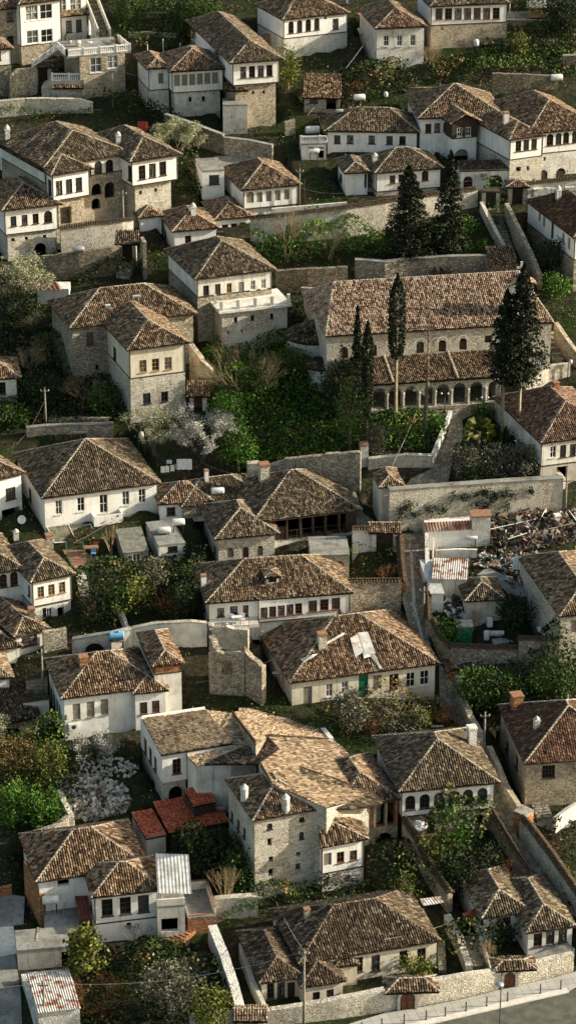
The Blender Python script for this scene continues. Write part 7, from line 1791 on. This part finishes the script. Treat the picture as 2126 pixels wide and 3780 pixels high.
def conifer(pb, pt, bot, wpx, label, shape='spire', name='conifer', m='leaf_conifer', clear=0.0, dens=1.0, bark='bark'):
    b = G(pb); zt = z_on_vertical(b, P(pt)); z0 = z_on_vertical(b, P((pb[0], bot))); rx = size_at(b, wpx)/2; r = thing(name, label, 'tree', b); H = zt-z0
    twig_mesh('trunk', [(b-Vector((0, 0, .4)), Vector((b.x, b.y, (b.z+zt)/2)), .26 if clear else .2, .17), (Vector((b.x, b.y, (b.z+zt)/2)), Vector((b.x, b.y, zt-.3)), .17, .03)], bark, r)
    n = int(dens*(3200+H*rx*160)); f = rng.uniform(0, 1, n)
    if shape == 'spire': R_ = rx*np.clip(np.minimum((1-f)*4.5, 1)*np.minimum(.55+f*3, 1), .05, 1)
    elif shape == 'cone': R_ = rx*(1-f)**.8
    else: R_ = rx*np.clip(np.sin(np.pi*np.clip(f*.93+.12, 0, 1))**.6, 0, 1)
    nb = int(14+H*3.2); th0 = rng.uniform(0, 6.28, nb*7)
    bi = rng.integers(0, nb*7, n); th = th0[bi]+rng.normal(0, .28, n); fb = (bi//7+rng.uniform(0, .6, n))/nb
    if shape != 'spire': f = np.clip(fb, 0, 1); R_ = rx*(np.minimum((1-f)**.75, .45+f*3) if shape == 'cone' else np.clip(np.sin(np.pi*np.clip(f*.93+.12, 0, 1))**.6, 0, 1))*(.68+.42*np.sin(th0[bi]*7.3+bi*1.7))
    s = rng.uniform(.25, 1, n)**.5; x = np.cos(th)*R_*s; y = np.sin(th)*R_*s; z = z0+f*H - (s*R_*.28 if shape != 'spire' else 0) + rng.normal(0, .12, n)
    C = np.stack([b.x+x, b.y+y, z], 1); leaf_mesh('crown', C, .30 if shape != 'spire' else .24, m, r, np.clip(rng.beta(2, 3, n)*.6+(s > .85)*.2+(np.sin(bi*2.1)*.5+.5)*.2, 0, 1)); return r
def cover(poly, label, m='leaf', per=26, h=.5, bumps=10, leaf=.24, name='ground_cover', amp=1.0, kind='stuff'):
    """mat of leaves over a polygon of the slope"""
    pts = [P(p) for p in poly]; W = [hit_h(p) for p in pts]; xs = [p.x for p in W]; ys = [p.y for p in W]; A = 0
    for i in range(len(W)): a, b = W[i], W[(i+1) % len(W)]; A += a.x*b.y-b.x*a.y
    A = abs(A)/2; bb = (max(xs)-min(xs))*(max(ys)-min(ys)); n = int(min(26000, A*per)/max(A, .1)*bb); X = rng.uniform(min(xs), max(xs), n); Y = rng.uniform(min(ys), max(ys), n); ins = np.zeros(n, bool); j = len(W)-1
    for i in range(len(W)):
        with np.errstate(divide='ignore', invalid='ignore'):
            cnd = ((W[i].y > Y) != (W[j].y > Y)) & (X < (W[j].x-W[i].x)*(Y-W[i].y)/(W[j].y-W[i].y+1e-9)+W[i].x)
        ins ^= cnd; j = i
    X, Y = X[ins], Y[ins]; Z = np.array([f_t(y, x) for x, y in zip(X, Y)]); B = np.zeros(len(X)); T_ = rng.uniform(0, .5, len(X))
    for k in range(bumps):
        cx, cy = random.uniform(min(xs), max(xs)), random.uniform(min(ys), max(ys)); R2 = random.uniform(1.0, 3.0); g_ = np.exp(-((X-cx)**2+(Y-cy)**2)/R2**2); B += g_*random.uniform(.3, 1.1)*amp; T_ += g_*random.uniform(-.15, .3)
    Z += rng.uniform(0, 1, len(X))**.7*h + B
    C = np.stack([X, Y, Z], 1); org = W[0]; V, F = leaf_quads(C, leaf, .2, .75); ml = [m, 'leaf_dry', 'leaf_lime' if m != 'leaf_bright' else 'leaf']; w = np.sin(X*1.1+Y*.7+X[:1])+np.sin(Y*1.3-X*.6)+rng.normal(0, .7, len(X)); me = np_mesh(name, V-np.array(org), F, ml, mi=np.where(w > 1.75, 1, np.where(w < -1.6, 2, 0)), tone=np.clip(T_+rng.uniform(0, .4, len(X)), 0, 1)); o = link(name, me, None, org); o['kind'] = kind; o['label'] = label; return o
# ---- ground covers
T('D')
cover([(500, 905), (560, 850), (690, 850), (790, 940), (915, 1050), (905, 1130), (760, 1165), (620, 1170), (545, 1060), (500, 990)], 'deep green ivy mat filling the overgrown garden', 'leaf_bright', 48, .7, 22, .26, 'ivy', 1.4)
cover([(690, 760), (770, 760), (800, 950), (700, 880)], 'dark ivy left of the church', 'leaf_dark', 30, .6, 6, .26, 'ivy')
cover([(0, 830), (130, 820), (180, 930), (320, 960), (325, 1065), (120, 1078), (0, 1075)], 'dark bramble cover in the left garden', 'leaf_dark', 40, .7, 16, .28, 'bramble', 1.3)
cover([(0, 740), (90, 740), (130, 830), (0, 850)], 'dim grass by the left blossom tree', 'leaf', 25, .3, 4, .2, 'grass')
cover([(190, 1440), (400, 1400), (520, 1400), (520, 1560), (330, 1590), (290, 1620), (200, 1600)], 'dark garden undergrowth left of the long white house', 'leaf_dark', 40, .7, 14, .28, 'undergrowth', 1.2)
cover([(285, 0), (560, 0), (560, 60), (480, 130), (350, 130), (290, 60)], 'weedy green terrace garden at the top', 'leaf', 30, .4, 10, .26, 'grass')
cover([(1270, 60), (1449, 60), (1449, 200), (1080, 215), (1060, 170), (1190, 130)], 'weedy green slope at the top right', 'leaf', 30, .5, 12, .28, 'grass')
cover([(1290, 0), (1449, 0), (1449, 60), (1290, 60)], 'dark scrub at the top right corner', 'leaf_dark', 40, 1.5, 8, .3, 'undergrowth')
cover([(860, 165), (1000, 170), (1060, 215), (1050, 230), (860, 300), (850, 220)], 'dark bushy slope under the pale rough stone house', 'leaf_dark', 40, .8, 12, .28, 'undergrowth')
cover([(630, 605), (980, 590), (1240, 625), (1245, 650), (890, 652), (700, 672), (640, 660)], 'green garden slope under the long tile-capped wall', 'leaf_bright', 40, .6, 16, .26, 'ivy', 1.2)
cover([(930, 1040), (1128, 1040), (1090, 1145), (930, 1135)], 'bright herb bed in the church garden', 'leaf_bright', 60, .4, 14, .2, 'herb_bed', .35)
cover([(1140, 1130), (1380, 1130), (1370, 1215), (1140, 1222)], 'dark bed under the olive shrubs', 'leaf_dark', 35, .4, 6, .24, 'undergrowth')
cover([(1150, 1680), (1449, 1650), (1449, 1740), (1300, 1745), (1215, 1800)], 'dark laurel undergrowth right of the lane', 'leaf_dark', 40, 1.0, 14, .3, 'undergrowth', 1.5)
cover([(790, 1770), (1110, 1765), (1150, 1820), (900, 1850), (870, 1860)], 'dry scrub below the damaged house', 'leaf_dry', 30, .6, 8, .26, 'dry_scrub')
cover([(0, 1870), (160, 1870), (200, 1960), (180, 2060), (0, 2110)], 'mixed scrub at the left edge', 'leaf', 40, .9, 12, .28, 'undergrowth', 1.6)
cover([(430, 2130), (560, 2120), (640, 2240), (560, 2260), (480, 2230)], 'dark undergrowth at the foot of the tower house', 'leaf_dark', 45, .9, 10, .28, 'undergrowth', 1.4)
cover([(640, 2240), (1050, 2230), (1000, 2310), (600, 2320), (560, 2280)], 'rough grass behind the sagging cottage', 'leaf', 40, .4, 10, .24, 'grass')
cover([(920, 2160), (1020, 2140), (1100, 2270), (1000, 2290), (920, 2250)], 'dark grass beside the stone arch', 'leaf_dark', 30, .5, 8, .26, 'grass')
cover([(1060, 2070), (1250, 2060), (1200, 2200), (1170, 2230), (1080, 2190)], 'dark garden growth between the two walls', 'leaf_dark', 50, 1.0, 12, .28, 'undergrowth', 1.5)
cover([(200, 2390), (520, 2390), (600, 2576), (190, 2600)], 'dark undergrowth along the bottom edge', 'leaf_dark', 45, .8, 14, .28, 'undergrowth', 1.3)
cover([(1330, 2100), (1460, 2100), (1460, 2330), (1420, 2290)], 'dark growth right of the alley wall', 'leaf_dark', 35, .6, 8, .28, 'undergrowth')
cover([(700, 610), (800, 560), (820, 590), (720, 640)], 'ivy hanging on the long tile-capped wall', 'leaf', 40, 1.2, 4, .24, 'ivy')
cover([(1100, 2330), (1240, 2340), (1260, 2430), (1120, 2440)], 'shadowed plants on the garden steps', 'leaf_dark', 30, .6, 6, .26, 'undergrowth')
cover([(870, 1380), (1000, 1370), (1000, 1460), (880, 1470)], 'sparse plants in the small walled yard', 'leaf', 18, .3, 4, .22, 'grass')
cover([(1060, 170), (1190, 160), (1110, 215)], 'brown scrub beside the stone house', 'leaf_dry', 30, .6, 4, .26, 'dry_scrub')
cover([(1390, 780), (1449, 790), (1449, 850), (1400, 830)], 'weeds beside the right edge path', 'leaf', 25, .3, 3, .22, 'grass')
cover([(420, 370), (500, 400), (510, 500), (440, 480)], 'dark ivy bank right of the konak', 'leaf', 35, .6, 6, .26, 'ivy')
cover([(290, 300), (400, 310), (470, 350), (440, 330)], 'ivy on the bank behind the konak', 'leaf_dark', 40, .9, 4, .26, 'ivy')
cover([(-10, 285), (230, 283), (260, 298), (0, 310)], 'weeds growing on the bank below the rubble wall', 'leaf', 25, .5, 5, .24, 'grass')
cover([(235, 258), (420, 300), (470, 325), (440, 335), (300, 290)], 'dark hedge trailing along the wall behind the konak', 'leaf_dark', 60, 1.6, 6, .26, 'hedge')
cover([(1190, 440), (1270, 440), (1290, 600), (1250, 600)], 'plants beside the long stair', 'leaf', 25, .4, 4, .24, 'grass')
cover([(160, 690), (330, 680), (420, 640), (400, 700), (200, 720)], 'dark plants under the stained retaining wall', 'leaf_dark', 35, .6, 6, .26, 'undergrowth')
cover([(560, 2290), (620, 2280), (640, 2330), (560, 2340)], 'green grass by the square-ended wall', 'leaf_bright', 40, .4, 3, .22, 'grass')
# ---- cypresses and conifers
T('D')
conifer((994, 1060), (984, 690), 900, 44, 'tall dark cypress on a long bare trunk before the church roof', 'spire', 'cypress_tree', bark='bark_pale', clear=1)
conifer((922, 1090), (926, 808), 1050, 30, 'slim dark cypress in front of the arcade left end', 'spire', 'cypress_tree')
conifer((897, 1010), (902, 775), 1005, 52, 'loose feathery cypress left of the slim one', 'cone', 'cypress_tree')
conifer((1262, 1120), (1270, 730), 950, 138, 'left one of the two tall bare-trunked pines by the church', 'cone', 'pine_tree', bark='bark_pale', clear=1)
conifer((1302, 1118), (1318, 665), 960, 165, 'right and taller one of the two bare-trunked pines by the church', 'cone', 'pine_tree', bark='bark_pale', clear=1, dens=1.2)
conifer((1026, 655), (1028, 415), 650, 170, 'wide dark conifer above the church, left one of the pair', 'cone', 'conifer', dens=1.3)
conifer((1128, 645), (1134, 380), 640, 118, 'slimmer dark conifer above the church, right one of the pair', 'cone', 'conifer')
b = G((1070, 1095)); zt = z_on_vertical(b, P((1074, 725))); r = thing('dead_tree', 'bare dead trunk with a broken base in front of the church windows', 'tree', b)
H = zt-b.z; segs = [(b, b+Vector((.05, 0, H*.35)), .34, .2), (b+Vector((.05, 0, H*.35)), b+Vector((.1, 0, H*.7)), .2, .1), (b+Vector((.1, 0, H*.7)), b+Vector((.1, 0, H)), .1, .02)]
for k in range(60):
    f = random.uniform(.5, .98); t = random.uniform(0, 6.28); p = b+Vector((.09, 0, H*f)); q = p+Vector((math.cos(t)*1.5*(1.1-f), math.sin(t)*1.5*(1.1-f), .9)); segs += [(p, q, .03, .012), (q, q+Vector((random.gauss(0, .3), random.gauss(0, .3), .5)), .014, .006)]
twig_mesh('trunk', segs[:3]+[(b, b+Vector((.5, 0, 1.9)), .2, .1), (b, b+Vector((-.45, 0, 1.6)), .18, .08)], 'bark', r); twig_mesh('twigs', segs[3:], 'bark', r)
# palm
b = G((1202, 1165)); zt = z_on_vertical(b, P((1200, 1085))); r = thing('palm_tree', 'fan palm with drooping pale fronds beside the church path', 'tree', b)
twig_mesh('trunk', [(b, Vector((b.x, b.y, zt)), .24, .2)], 'bark', r); Cp = []; V = []; F = []
for k in range(46):
    t = random.uniform(0, 6.28); e = random.uniform(-.5, 1.2); d = Vector((math.cos(t)*math.cos(e), math.sin(t)*math.cos(e), math.sin(e))); s = d.cross(Vector((0, 0, 1))).normalized(); n_ = s.cross(d); c = Vector((b.x, b.y, zt))+d*.9
    for j in range(11):
        a = (j-5)*.2; dd = (d*math.cos(a)+s*math.sin(a)); i0 = len(V); w_ = (d*-math.sin(a)+s*math.cos(a))*.045; V += [c-w_*.5, c+w_*.5, c+dd*.75+w_-Vector((0, 0, .05)), c+dd*1.0-Vector((0, 0, .22))]; F.append((i0, i0+1, i0+2, i0+3))
me = np_mesh('fronds', np.array([tuple(v-b) for v in V]), np.array(F), ['leaf_lime'], tone=rng.uniform(0, .9, len(F))); link('fronds', me, r, b)
# ---- blossom trees
T('D')
tree((512, 1160), (508, 1045), 92, 'white blossom tree beside the tall stone house', 'blossom', 'blossom_tree', dens=.85, leaf=.2, low=.2)
tree((388, 1145), (372, 1040), 90, 'thin half-blossomed tree in front of the tall stone house', 'blossom_green', 'blossom_tree', dens=.25, leaf=.17, low=.15)
tree((440, 400), (440, 312), 80, 'cream blossom tree behind the big konak', 'blossom_green', 'blossom_tree', dens=1.0, leaf=.22)
tree((30, 790), (20, 655), 130, 'cream blossom tree at the left edge above the dark garden', 'blossom_green', 'blossom_tree', dens=.6, leaf=.2, low=.3)
tree((240, 1915), (235, 1850), 80, 'white blossom shrub in front of the red tin lean-to', 'blossom', 'blossom_tree', dens=.45, leaf=.18, low=.1)
tree((20, 1880), (25, 1812), 80, 'small blossom tree at the left edge beside the blackened shed', 'blossom_green', 'blossom_tree', dens=.3, leaf=.18)
# ---- bare and dry shrubs
bare(608, 1000, 150, 'big fan of bare tan branches above the ivy garden', 22, 'twig', .05, .34, 4, .55); bare(216, 1015, 85, 'bare tan shrub at the foot of the tall stone house', 14, 'twig', .04, .34, 4, .6); bare(75, 945, 80, 'bare tan shrub in the left garden by the stepping stones', 10); bare(110, 905, 70, 'bare shrub against the left flank of the stone house', 10)
bare(722, 660, 130, 'bare tree leaning against the long tile-capped wall', 3, 'twig', .07, .3, 5, .85, 'bare_tree'); bare(825, 655, 100, 'thin bare tree right of the ivy on the long wall', 4, 'twig', .05, .3, 4, .85, 'bare_tree')
bare(285, 1405, 90, 'young budding tree before the glass doors of the bright house', 3, 'twig', .05, .25, 4, .85, 'bare_tree'); bare(430, 1560, 80, 'rust coloured dry shrub in the dark garden', 10, 'twig_rust', .03); bare(570, 2285, 120, 'tall dry canes behind the square-ended wall', 16, 'twig', .03, .18, 3, .9); bare(730, 2250, 60, 'bare sapling at the foot of the tower house', 3, 'twig', .04, .3, 3, .85)
bare(245, 2545, 110, 'round rust brown bush at the lower left', 26, 'twig_rust', .03, .45, 4, .5); bare(1140, 1830, 70, 'brown dry thicket right of the damaged house', 16, 'twig_rust', .03, .45, 4, .5); bare(940, 1850, 45, 'rusty dry thicket beneath the olive tree', 12, 'twig_rust', .025); bare(905, 225, 40, 'small orange dry shrub above the white garden tank', 12, 'twig_rust', .03, .45, 3, .5)
bare(350, 2370, 60, 'twisted bare vine before the whitewashed base', 4, 'bark', .05, .5, 4, .6); bare(430, 2400, 70, 'twisted vine by the brick steps', 4, 'bark', .05, .5, 4, .6); bare(1080, 165, 60, 'dry pale shrub at the corner of the rough stone house', 12, 'twig', .03); bare(1235, 2225, 90, 'rusty dry creeper between the two walls', 18, 'twig_rust', .03, .45, 4, .5); bare(740, 1560, 1, 'x') if False else None
bare(240, 1560, 70, 'bare vines on the rubble wall of the left column', 6, 'twig', .03); bare(1180, 1600, 70, 'bare tree in the middle of the junk yard', 6, 'twig', .04, .35, 4, .7, 'bare_tree'); bare(1225, 2440, 80, 'dry reeds on the garden steps', 12, 'twig', .025, .2, 3, .9); bare(968, 1470, 55, 'dry reeds in the small walled yard', 8, 'twig_rust', .02)
# ---- leafy trees and bushes
tree((880, 1835), (872, 1748), 95, 'round grey green olive tree in front of the damaged house', 'leaf_olive', 'olive_tree', low=.15); tree((1000, 1840), (1000, 1760), 150, 'wispy pale olive growth under the broken windows', 'leaf_olive', 'olive_tree', dens=.35, low=.1, leaf=.22); tree((1050, 1845), (1050, 1795), 80, 'lime green shrub under the broken windows', 'leaf_lime', 'shrub', low=0)
tree((388, 1490), (385, 1405), 70, 'silvery olive tree in the dark garden', 'leaf_olive', 'olive_tree'); tree((945, 1140), (945, 1065), 56, 'grey green bush at the corner pillar', 'leaf_olive', 'shrub', low=.05)
for x, w, lb in ((1175, 90, 'left'), (1245, 95, 'middle'), (1310, 100, 'right')): tree((x, 1205), (x, 1120), w, lb+' olive shrub above the massive retaining wall', 'leaf_olive', 'olive_tree', low=.05)
tree((1190, 1225), (1190, 1165), 50, 'dark green shrub before the olive shrubs', 'leaf', 'shrub', low=0)
tree((860, 1060), (850, 885), 100, 'dark tree in front of the church left end', 'leaf_dark', 'tree', low=.1); tree((880, 1130), (870, 960), 90, 'brownish dark tree beside the slim cypress', 'leaf', 'tree', low=.1, dens=.7)
tree((575, 1110), (575, 985), 85, 'bright ivy clad stump on the left of the ivy garden', 'leaf_bright', 'tree', low=.05, dens=1.4); tree((600, 1180), (590, 1060), 90, 'ivy clad bush lower in the ivy garden', 'leaf_bright', 'tree', low=.05)
tree((740, 960), (745, 890), 110, 'ivy mound near the church apses', 'leaf', 'shrub', low=0); tree((640, 1010), (630, 920), 110, 'ivy mound beneath the bare tan branches', 'leaf', 'shrub', low=0)
tree((1400, 745), (1398, 695), 70, 'glossy orange tree at the right of the church tower', 'leaf_bright', 'tree', low=.05); tree((1382, 690), (1378, 600), 60, 'black ivy column on the flank of the long white house', 'leaf_dark', 'tree', low=0)
tree((1128, 1620), (1120, 1560), 62, 'bright glossy bush in the corner of the junk yard', 'leaf_bright', 'tree', low=.05); tree((1290, 1580), (1285, 1500), 85, 'dark round orange tree beside the small pyramid hut', 'leaf_dark', 'tree', low=.1)
for x, y, t_, w, lb in ((1200, 1790, 1680, 110, 'left'), (1270, 1770, 1690, 100, 'middle'), (1400, 1745, 1670, 150, 'right')): tree((x, y), (x, t_), w, lb+' one of the dark laurel trees behind the brown roof', 'leaf', 'laurel_tree', low=.05, group='laurel trees right of the lane')
tree((1130, 2160), (1122, 2030), 80, 'feathery bright green tree before the six arched windows', 'leaf_bright', 'tree', low=.1, dens=.8); tree((1150, 2235), (1150, 2150), 105, 'dark leafy tree in the walled garden', 'leaf_dark', 'tree', low=.05); tree((1230, 2200), (1225, 2130), 70, 'dark leafy bush near the alley wall', 'leaf_dark', 'tree', low=.05); tree((1085, 2190), (1080, 2100), 60, 'olive brown bush by the diagonal wall', 'leaf_lime', 'shrub', low=.05, dens=.6)
tree((35, 2080), (30, 1965), 90, 'dense dark green bush at the left edge', 'leaf_bright', 'tree', low=.05); tree((105, 2085), (95, 1985), 100, 'dense green bush left of the stone heap', 'leaf_bright', 'tree', low=.05); tree((130, 1985), (130, 1870), 90, 'light scrubby tree behind the green bushes', 'leaf_lime', 'tree', low=.1, dens=.6); tree((40, 1960), (40, 1860), 110, 'brownish scrub tree at the left edge', 'leaf_dry', 'tree', low=.1, dens=.7)
tree((220, 2500), (215, 2340), 90, 'glossy loquat tree in front of the lower left house', 'leaf_lime', 'tree', low=.25, leaf=.36); tree((430, 2560), (430, 2430), 150, 'grey green olive at the bottom left of centre', 'leaf_olive', 'olive_tree', low=.1, dens=.8); tree((530, 2600), (530, 2480), 100, 'bright green shrub at the bottom edge', 'leaf_lime', 'shrub', low=.05)
tree((1045, 2470), (1045, 2418), 95, 'glossy orange bush beneath the cottage windows', 'leaf_lime', 'shrub', low=0); tree((1020, 2280), (1020, 2195), 60, 'wispy yellow green shrub behind the cottage', 'leaf_lime', 'shrub', low=0, dens=.6, leaf=.2)
tree((600, 2240), (600, 2150), 90, 'dark leafy tree by the tower house corner', 'leaf', 'tree', low=.1); tree((500, 2210), (500, 2130), 80, 'dark leafy tree in the tower courtyard', 'leaf_dark', 'tree', low=.1); tree((560, 2190), (555, 2090), 80, 'black green tree in the tower courtyard', 'leaf_dark', 'tree', low=.1)
tree((40, 815), (30, 730), 100, 'dark tree below the left blossom tree', 'leaf_dark', 'tree', low=.1); tree((35, 1075), (35, 1015), 70, 'green bush beneath the left edge white house', 'leaf', 'shrub', low=0)
tree((1415, 90), (1415, -10), 110, 'dark round tree at the top right corner', 'leaf_dark', 'tree', low=.05); tree((725, 225), (725, 115), 60, 'yellow green tree between the top houses', 'leaf_lime', 'tree', low=.05); tree((1300, 140), (1300, 80), 60, 'light green bush on the top right slope', 'leaf_lime', 'shrub', low=.05)
tree((500, 60), (500, -20), 110, 'green bush at the top of the hillside garden', 'leaf', 'shrub', low=0); tree((330, 50), (330, -20), 90, 'dark green bush right of the villa', 'leaf', 'shrub', low=0); tree((510, 110), (515, 45), 60, 'brown green scrub left of the tall roof', 'leaf_dry', 'shrub', low=0)
tree((300, 1545), (310, 1480), 80, 'dark citrus tree in the middle of the dark garden', 'leaf', 'tree', low=.1); tree((350, 1540), (340, 1440), 90, 'leafy citrus with yellow tips in the dark garden', 'leaf_lime', 'tree', low=.2, dens=.6); tree((470, 1560), (470, 1460), 80, 'dark green tree beside the long house', 'leaf_dark', 'tree', low=.1); tree((250, 1560), (240, 1480), 60, 'dark vine covered bush by the pale stair', 'leaf_dark', 'shrub', low=0)
tree((265, 1030), (265, 975), 90, 'green ivy bush near the tall stone house corner', 'leaf', 'shrub', low=0); tree((120, 1010), (120, 950), 130, 'dark bramble mound in the left garden', 'leaf_dark', 'shrub', low=0)
tree((1260, 2380), (1240, 2310), 60, 'dark bush under the red tin awning', 'leaf_dark', 'shrub', low=0); tree((1165, 585), (1205, 545), 60, 'light green bush right of the slim conifer', 'leaf_bright', 'shrub', low=0); tree((1095, 620), (1085, 540), 60, 'green bush between the two dark conifers', 'leaf', 'shrub', low=0)
T('c2'); tree((735, 720), (735, 610), 150, 'round glossy bush by the second church lamp', 'leaf', 'shrub', low=.05); tree((365, 905), (365, 822), 90, 'clipped round bush in the church garden corner', 'leaf_dark', 'shrub', low=0, dens=1.6, trunk=False); tree((410, 840), (410, 690), 130, 'bright leafy bush beside the white-edged wall', 'leaf_bright', 'shrub', low=0)
tree((225, 700), (225, 650), 80, 'small leafy bush in front of the arcade', 'leaf', 'shrub', low=0); tree((20, 730), (40, 665), 100, 'dark leafy bush left of the small palm', 'leaf', 'shrub', low=0); tree((900, 900), (900, 780), 120, 'dark bush at the foot of the pines', 'leaf_dark', 'shrub', low=0)
for i, (x, y) in enumerate(((505, 65), (600, 70), (650, 50), (720, 40), (770, 20), (840, 60), (890, 35), (945, 40), (680, 125), (230, 185), (320, 165), (375, 160), (450, 160), (125, 150), (115, 205), (185, 125), (765, 135), (1090, 30), (800, 75), (910, 130))):
    T('c3'); o_ = G((40, 345)); q = cast((x, y))[0]
    r = thing('wall_tuft', 'green tuft rooted in the face of the massive retaining wall', 'tuft', q, 'tufts growing on the massive retaining wall'); C, t = clumps(q, .5, .45, 7, 26, .5); leaf_mesh('leaves', C, .2, 'leaf_dark', r, t)

# ---- weeds over all the bare ground of the slope
def weeds():
    n = 150000; X = rng.uniform(-62, 62, n); Y = rng.uniform(207, 372, n)
    nz = np.zeros(n)
    for k in range(9):
        a, b, p = rng.uniform(-1.1, 1.1), rng.uniform(-1.1, 1.1), rng.uniform(0, 6); nz += np.sin(X*a+Y*b+p)
    ok = nz > rng.normal(.2, 1.2, n)
    for c, zf, gz in FOOT:
        a, b, d = c[0], c[1], c[3]; u = (b-a); L = u.length; u = u/L; v = (d-a); D = v.length; v = v/D
        s = (X-a.x)*u.x+(Y-a.y)*u.y; t = (X-a.x)*v.x+(Y-a.y)*v.y; ok &= ~((s > -.2) & (s < L+.2) & (t > 0) & (t < D+.5))
    for o in bpy.data.objects:
        if o.get('kind') == 'structure' and o.type == 'MESH' and o.name.split('.')[0] not in ('ground', 'hillside'):
            me = o.data; L_ = o.location
            for pl in me.polygons:
                q = [me.vertices[i].co for i in pl.vertices][:3]; x0, x1, x2 = [(v.x+L_.x, v.y+L_.y) for v in q]
                den = (x1[1]-x2[1])*(x0[0]-x2[0])+(x2[0]-x1[0])*(x0[1]-x2[1])
                if abs(den) < 1e-9: continue
                l0 = ((x1[1]-x2[1])*(X-x2[0])+(x2[0]-x1[0])*(Y-x2[1]))/den; l1 = ((x2[1]-x0[1])*(X-x2[0])+(x0[0]-x2[0])*(Y-x2[1]))/den; ok &= ~((l0 > 0) & (l1 > 0) & (l0+l1 < 1))
    X, Y, nz = X[ok], Y[ok], nz[ok]; Z = 7+.31*np.maximum(0, Y-205)
    for bx, by, dz, r in BUMPS: Z += dz*np.exp(-((X-bx)**2+(Y-by)**2)/(r*r))
    Z += rng.uniform(0, .35, len(X))*(1+.4*np.clip(nz, 0, 3)); C = np.stack([X, Y, Z], 1); V, F = leaf_quads(C, .24, .1)
    sel = rng.uniform(0, 1, len(X)); w = np.sin(X*.31+Y*.17)+np.sin(Y*.43-X*.2); mi = np.where(sel+.22*w > .72, 2, np.where(sel-.2*w > .72, 1, 0))
    me = np_mesh('weeds', V, F, ['leaf', 'leaf_bright', 'leaf_dry'], tone=rng.beta(1.3, 1.6, len(F)), mi=mi); o = link('weeds', me, None, (0, 0, 0)); o['kind'] = 'stuff'; o['label'] = 'weeds and rough grass over the open ground of the hillside'
weeds()
# ================================================================ the ground
def make_ground():
    x0, x1, y0, y1, st = -130, 130, 120, 520, .9
    nx, ny = int((x1-x0)/st)+1, int((y1-y0)/st)+1
    X, Y = np.meshgrid(np.linspace(x0, x1, nx), np.linspace(y0, y1, ny))
    Z = 7 + .31*np.maximum(0, Y-205)
    for bx, by, dz, r in BUMPS: Z += dz*np.exp(-((X-bx)**2+(Y-by)**2)/(r*r))
    nz = np.zeros_like(X)
    for k in range(5):
        fx, fy, ph = rng.uniform(.15, .9), rng.uniform(.15, .9), rng.uniform(0, 6); nz += np.sin(X*fx+ph)*np.sin(Y*fy+ph*2)*.05
    Z = Z + nz*(Y > 208) - .06
    for c, zf, gz in FOOT:
        a, b, d = c[0], c[1], c[3]; u = (b-a); L = u.length; u = u/L; v = (d-a); D = v.length; v = v/D
        s = (X-a.x)*u.x + (Y-a.y)*u.y; t = (X-a.x)*v.x + (Y-a.y)*v.y
        ins = (s > -.4) & (s < L+.4) & (t > .3) & (t < D+.6)
        Z = np.where(ins, np.minimum(Z, (gz if gz is not None else zf)-.05), Z)
    V = np.stack([X, Y, Z], -1).reshape(-1, 3); i = np.arange((ny-1)*nx).reshape(ny-1, nx)[:, :-1].ravel()
    F = np.stack([i, i+1, i+nx+1, i+nx], -1)
    me = np_mesh('ground', V, F, ['ground'], smooth=True); o = link('ground', me, None, (0, 0, 0)); o['kind'] = 'structure'
    # the far land beyond, down to the horizon
    m = MB(); m.add([(-900, -200, 6.5), (900, -200, 6.5), (900, 119, 6.5), (-900, 119, 6.5)], [(0, 1, 2, 3)])
    zt = 7+.31*(520-205)
    m.add([(-900, 521, zt-.5), (900, 521, zt-.5), (900, 1500, zt+120), (-900, 1500, zt+120)], [(0, 1, 2, 3)])
    m.add([(-900, 119, 6.5), (-131, 119, 6.5), (-131, 205, 6.5), (-900, 205, 6.5), (-900, 521, zt-.5), (-131, 521, zt-.5)], [(0, 1, 2, 3), (3, 2, 5, 4)])
    m.add([(131, 119, 6.5), (900, 119, 6.5), (900, 205, 6.5), (131, 205, 6.5), (131, 521, zt-.5), (900, 521, zt-.5)], [(0, 1, 2, 3), (3, 2, 5, 4)])
    h = m.build('hillside', 'ground'); h['kind'] = 'structure'
make_ground()
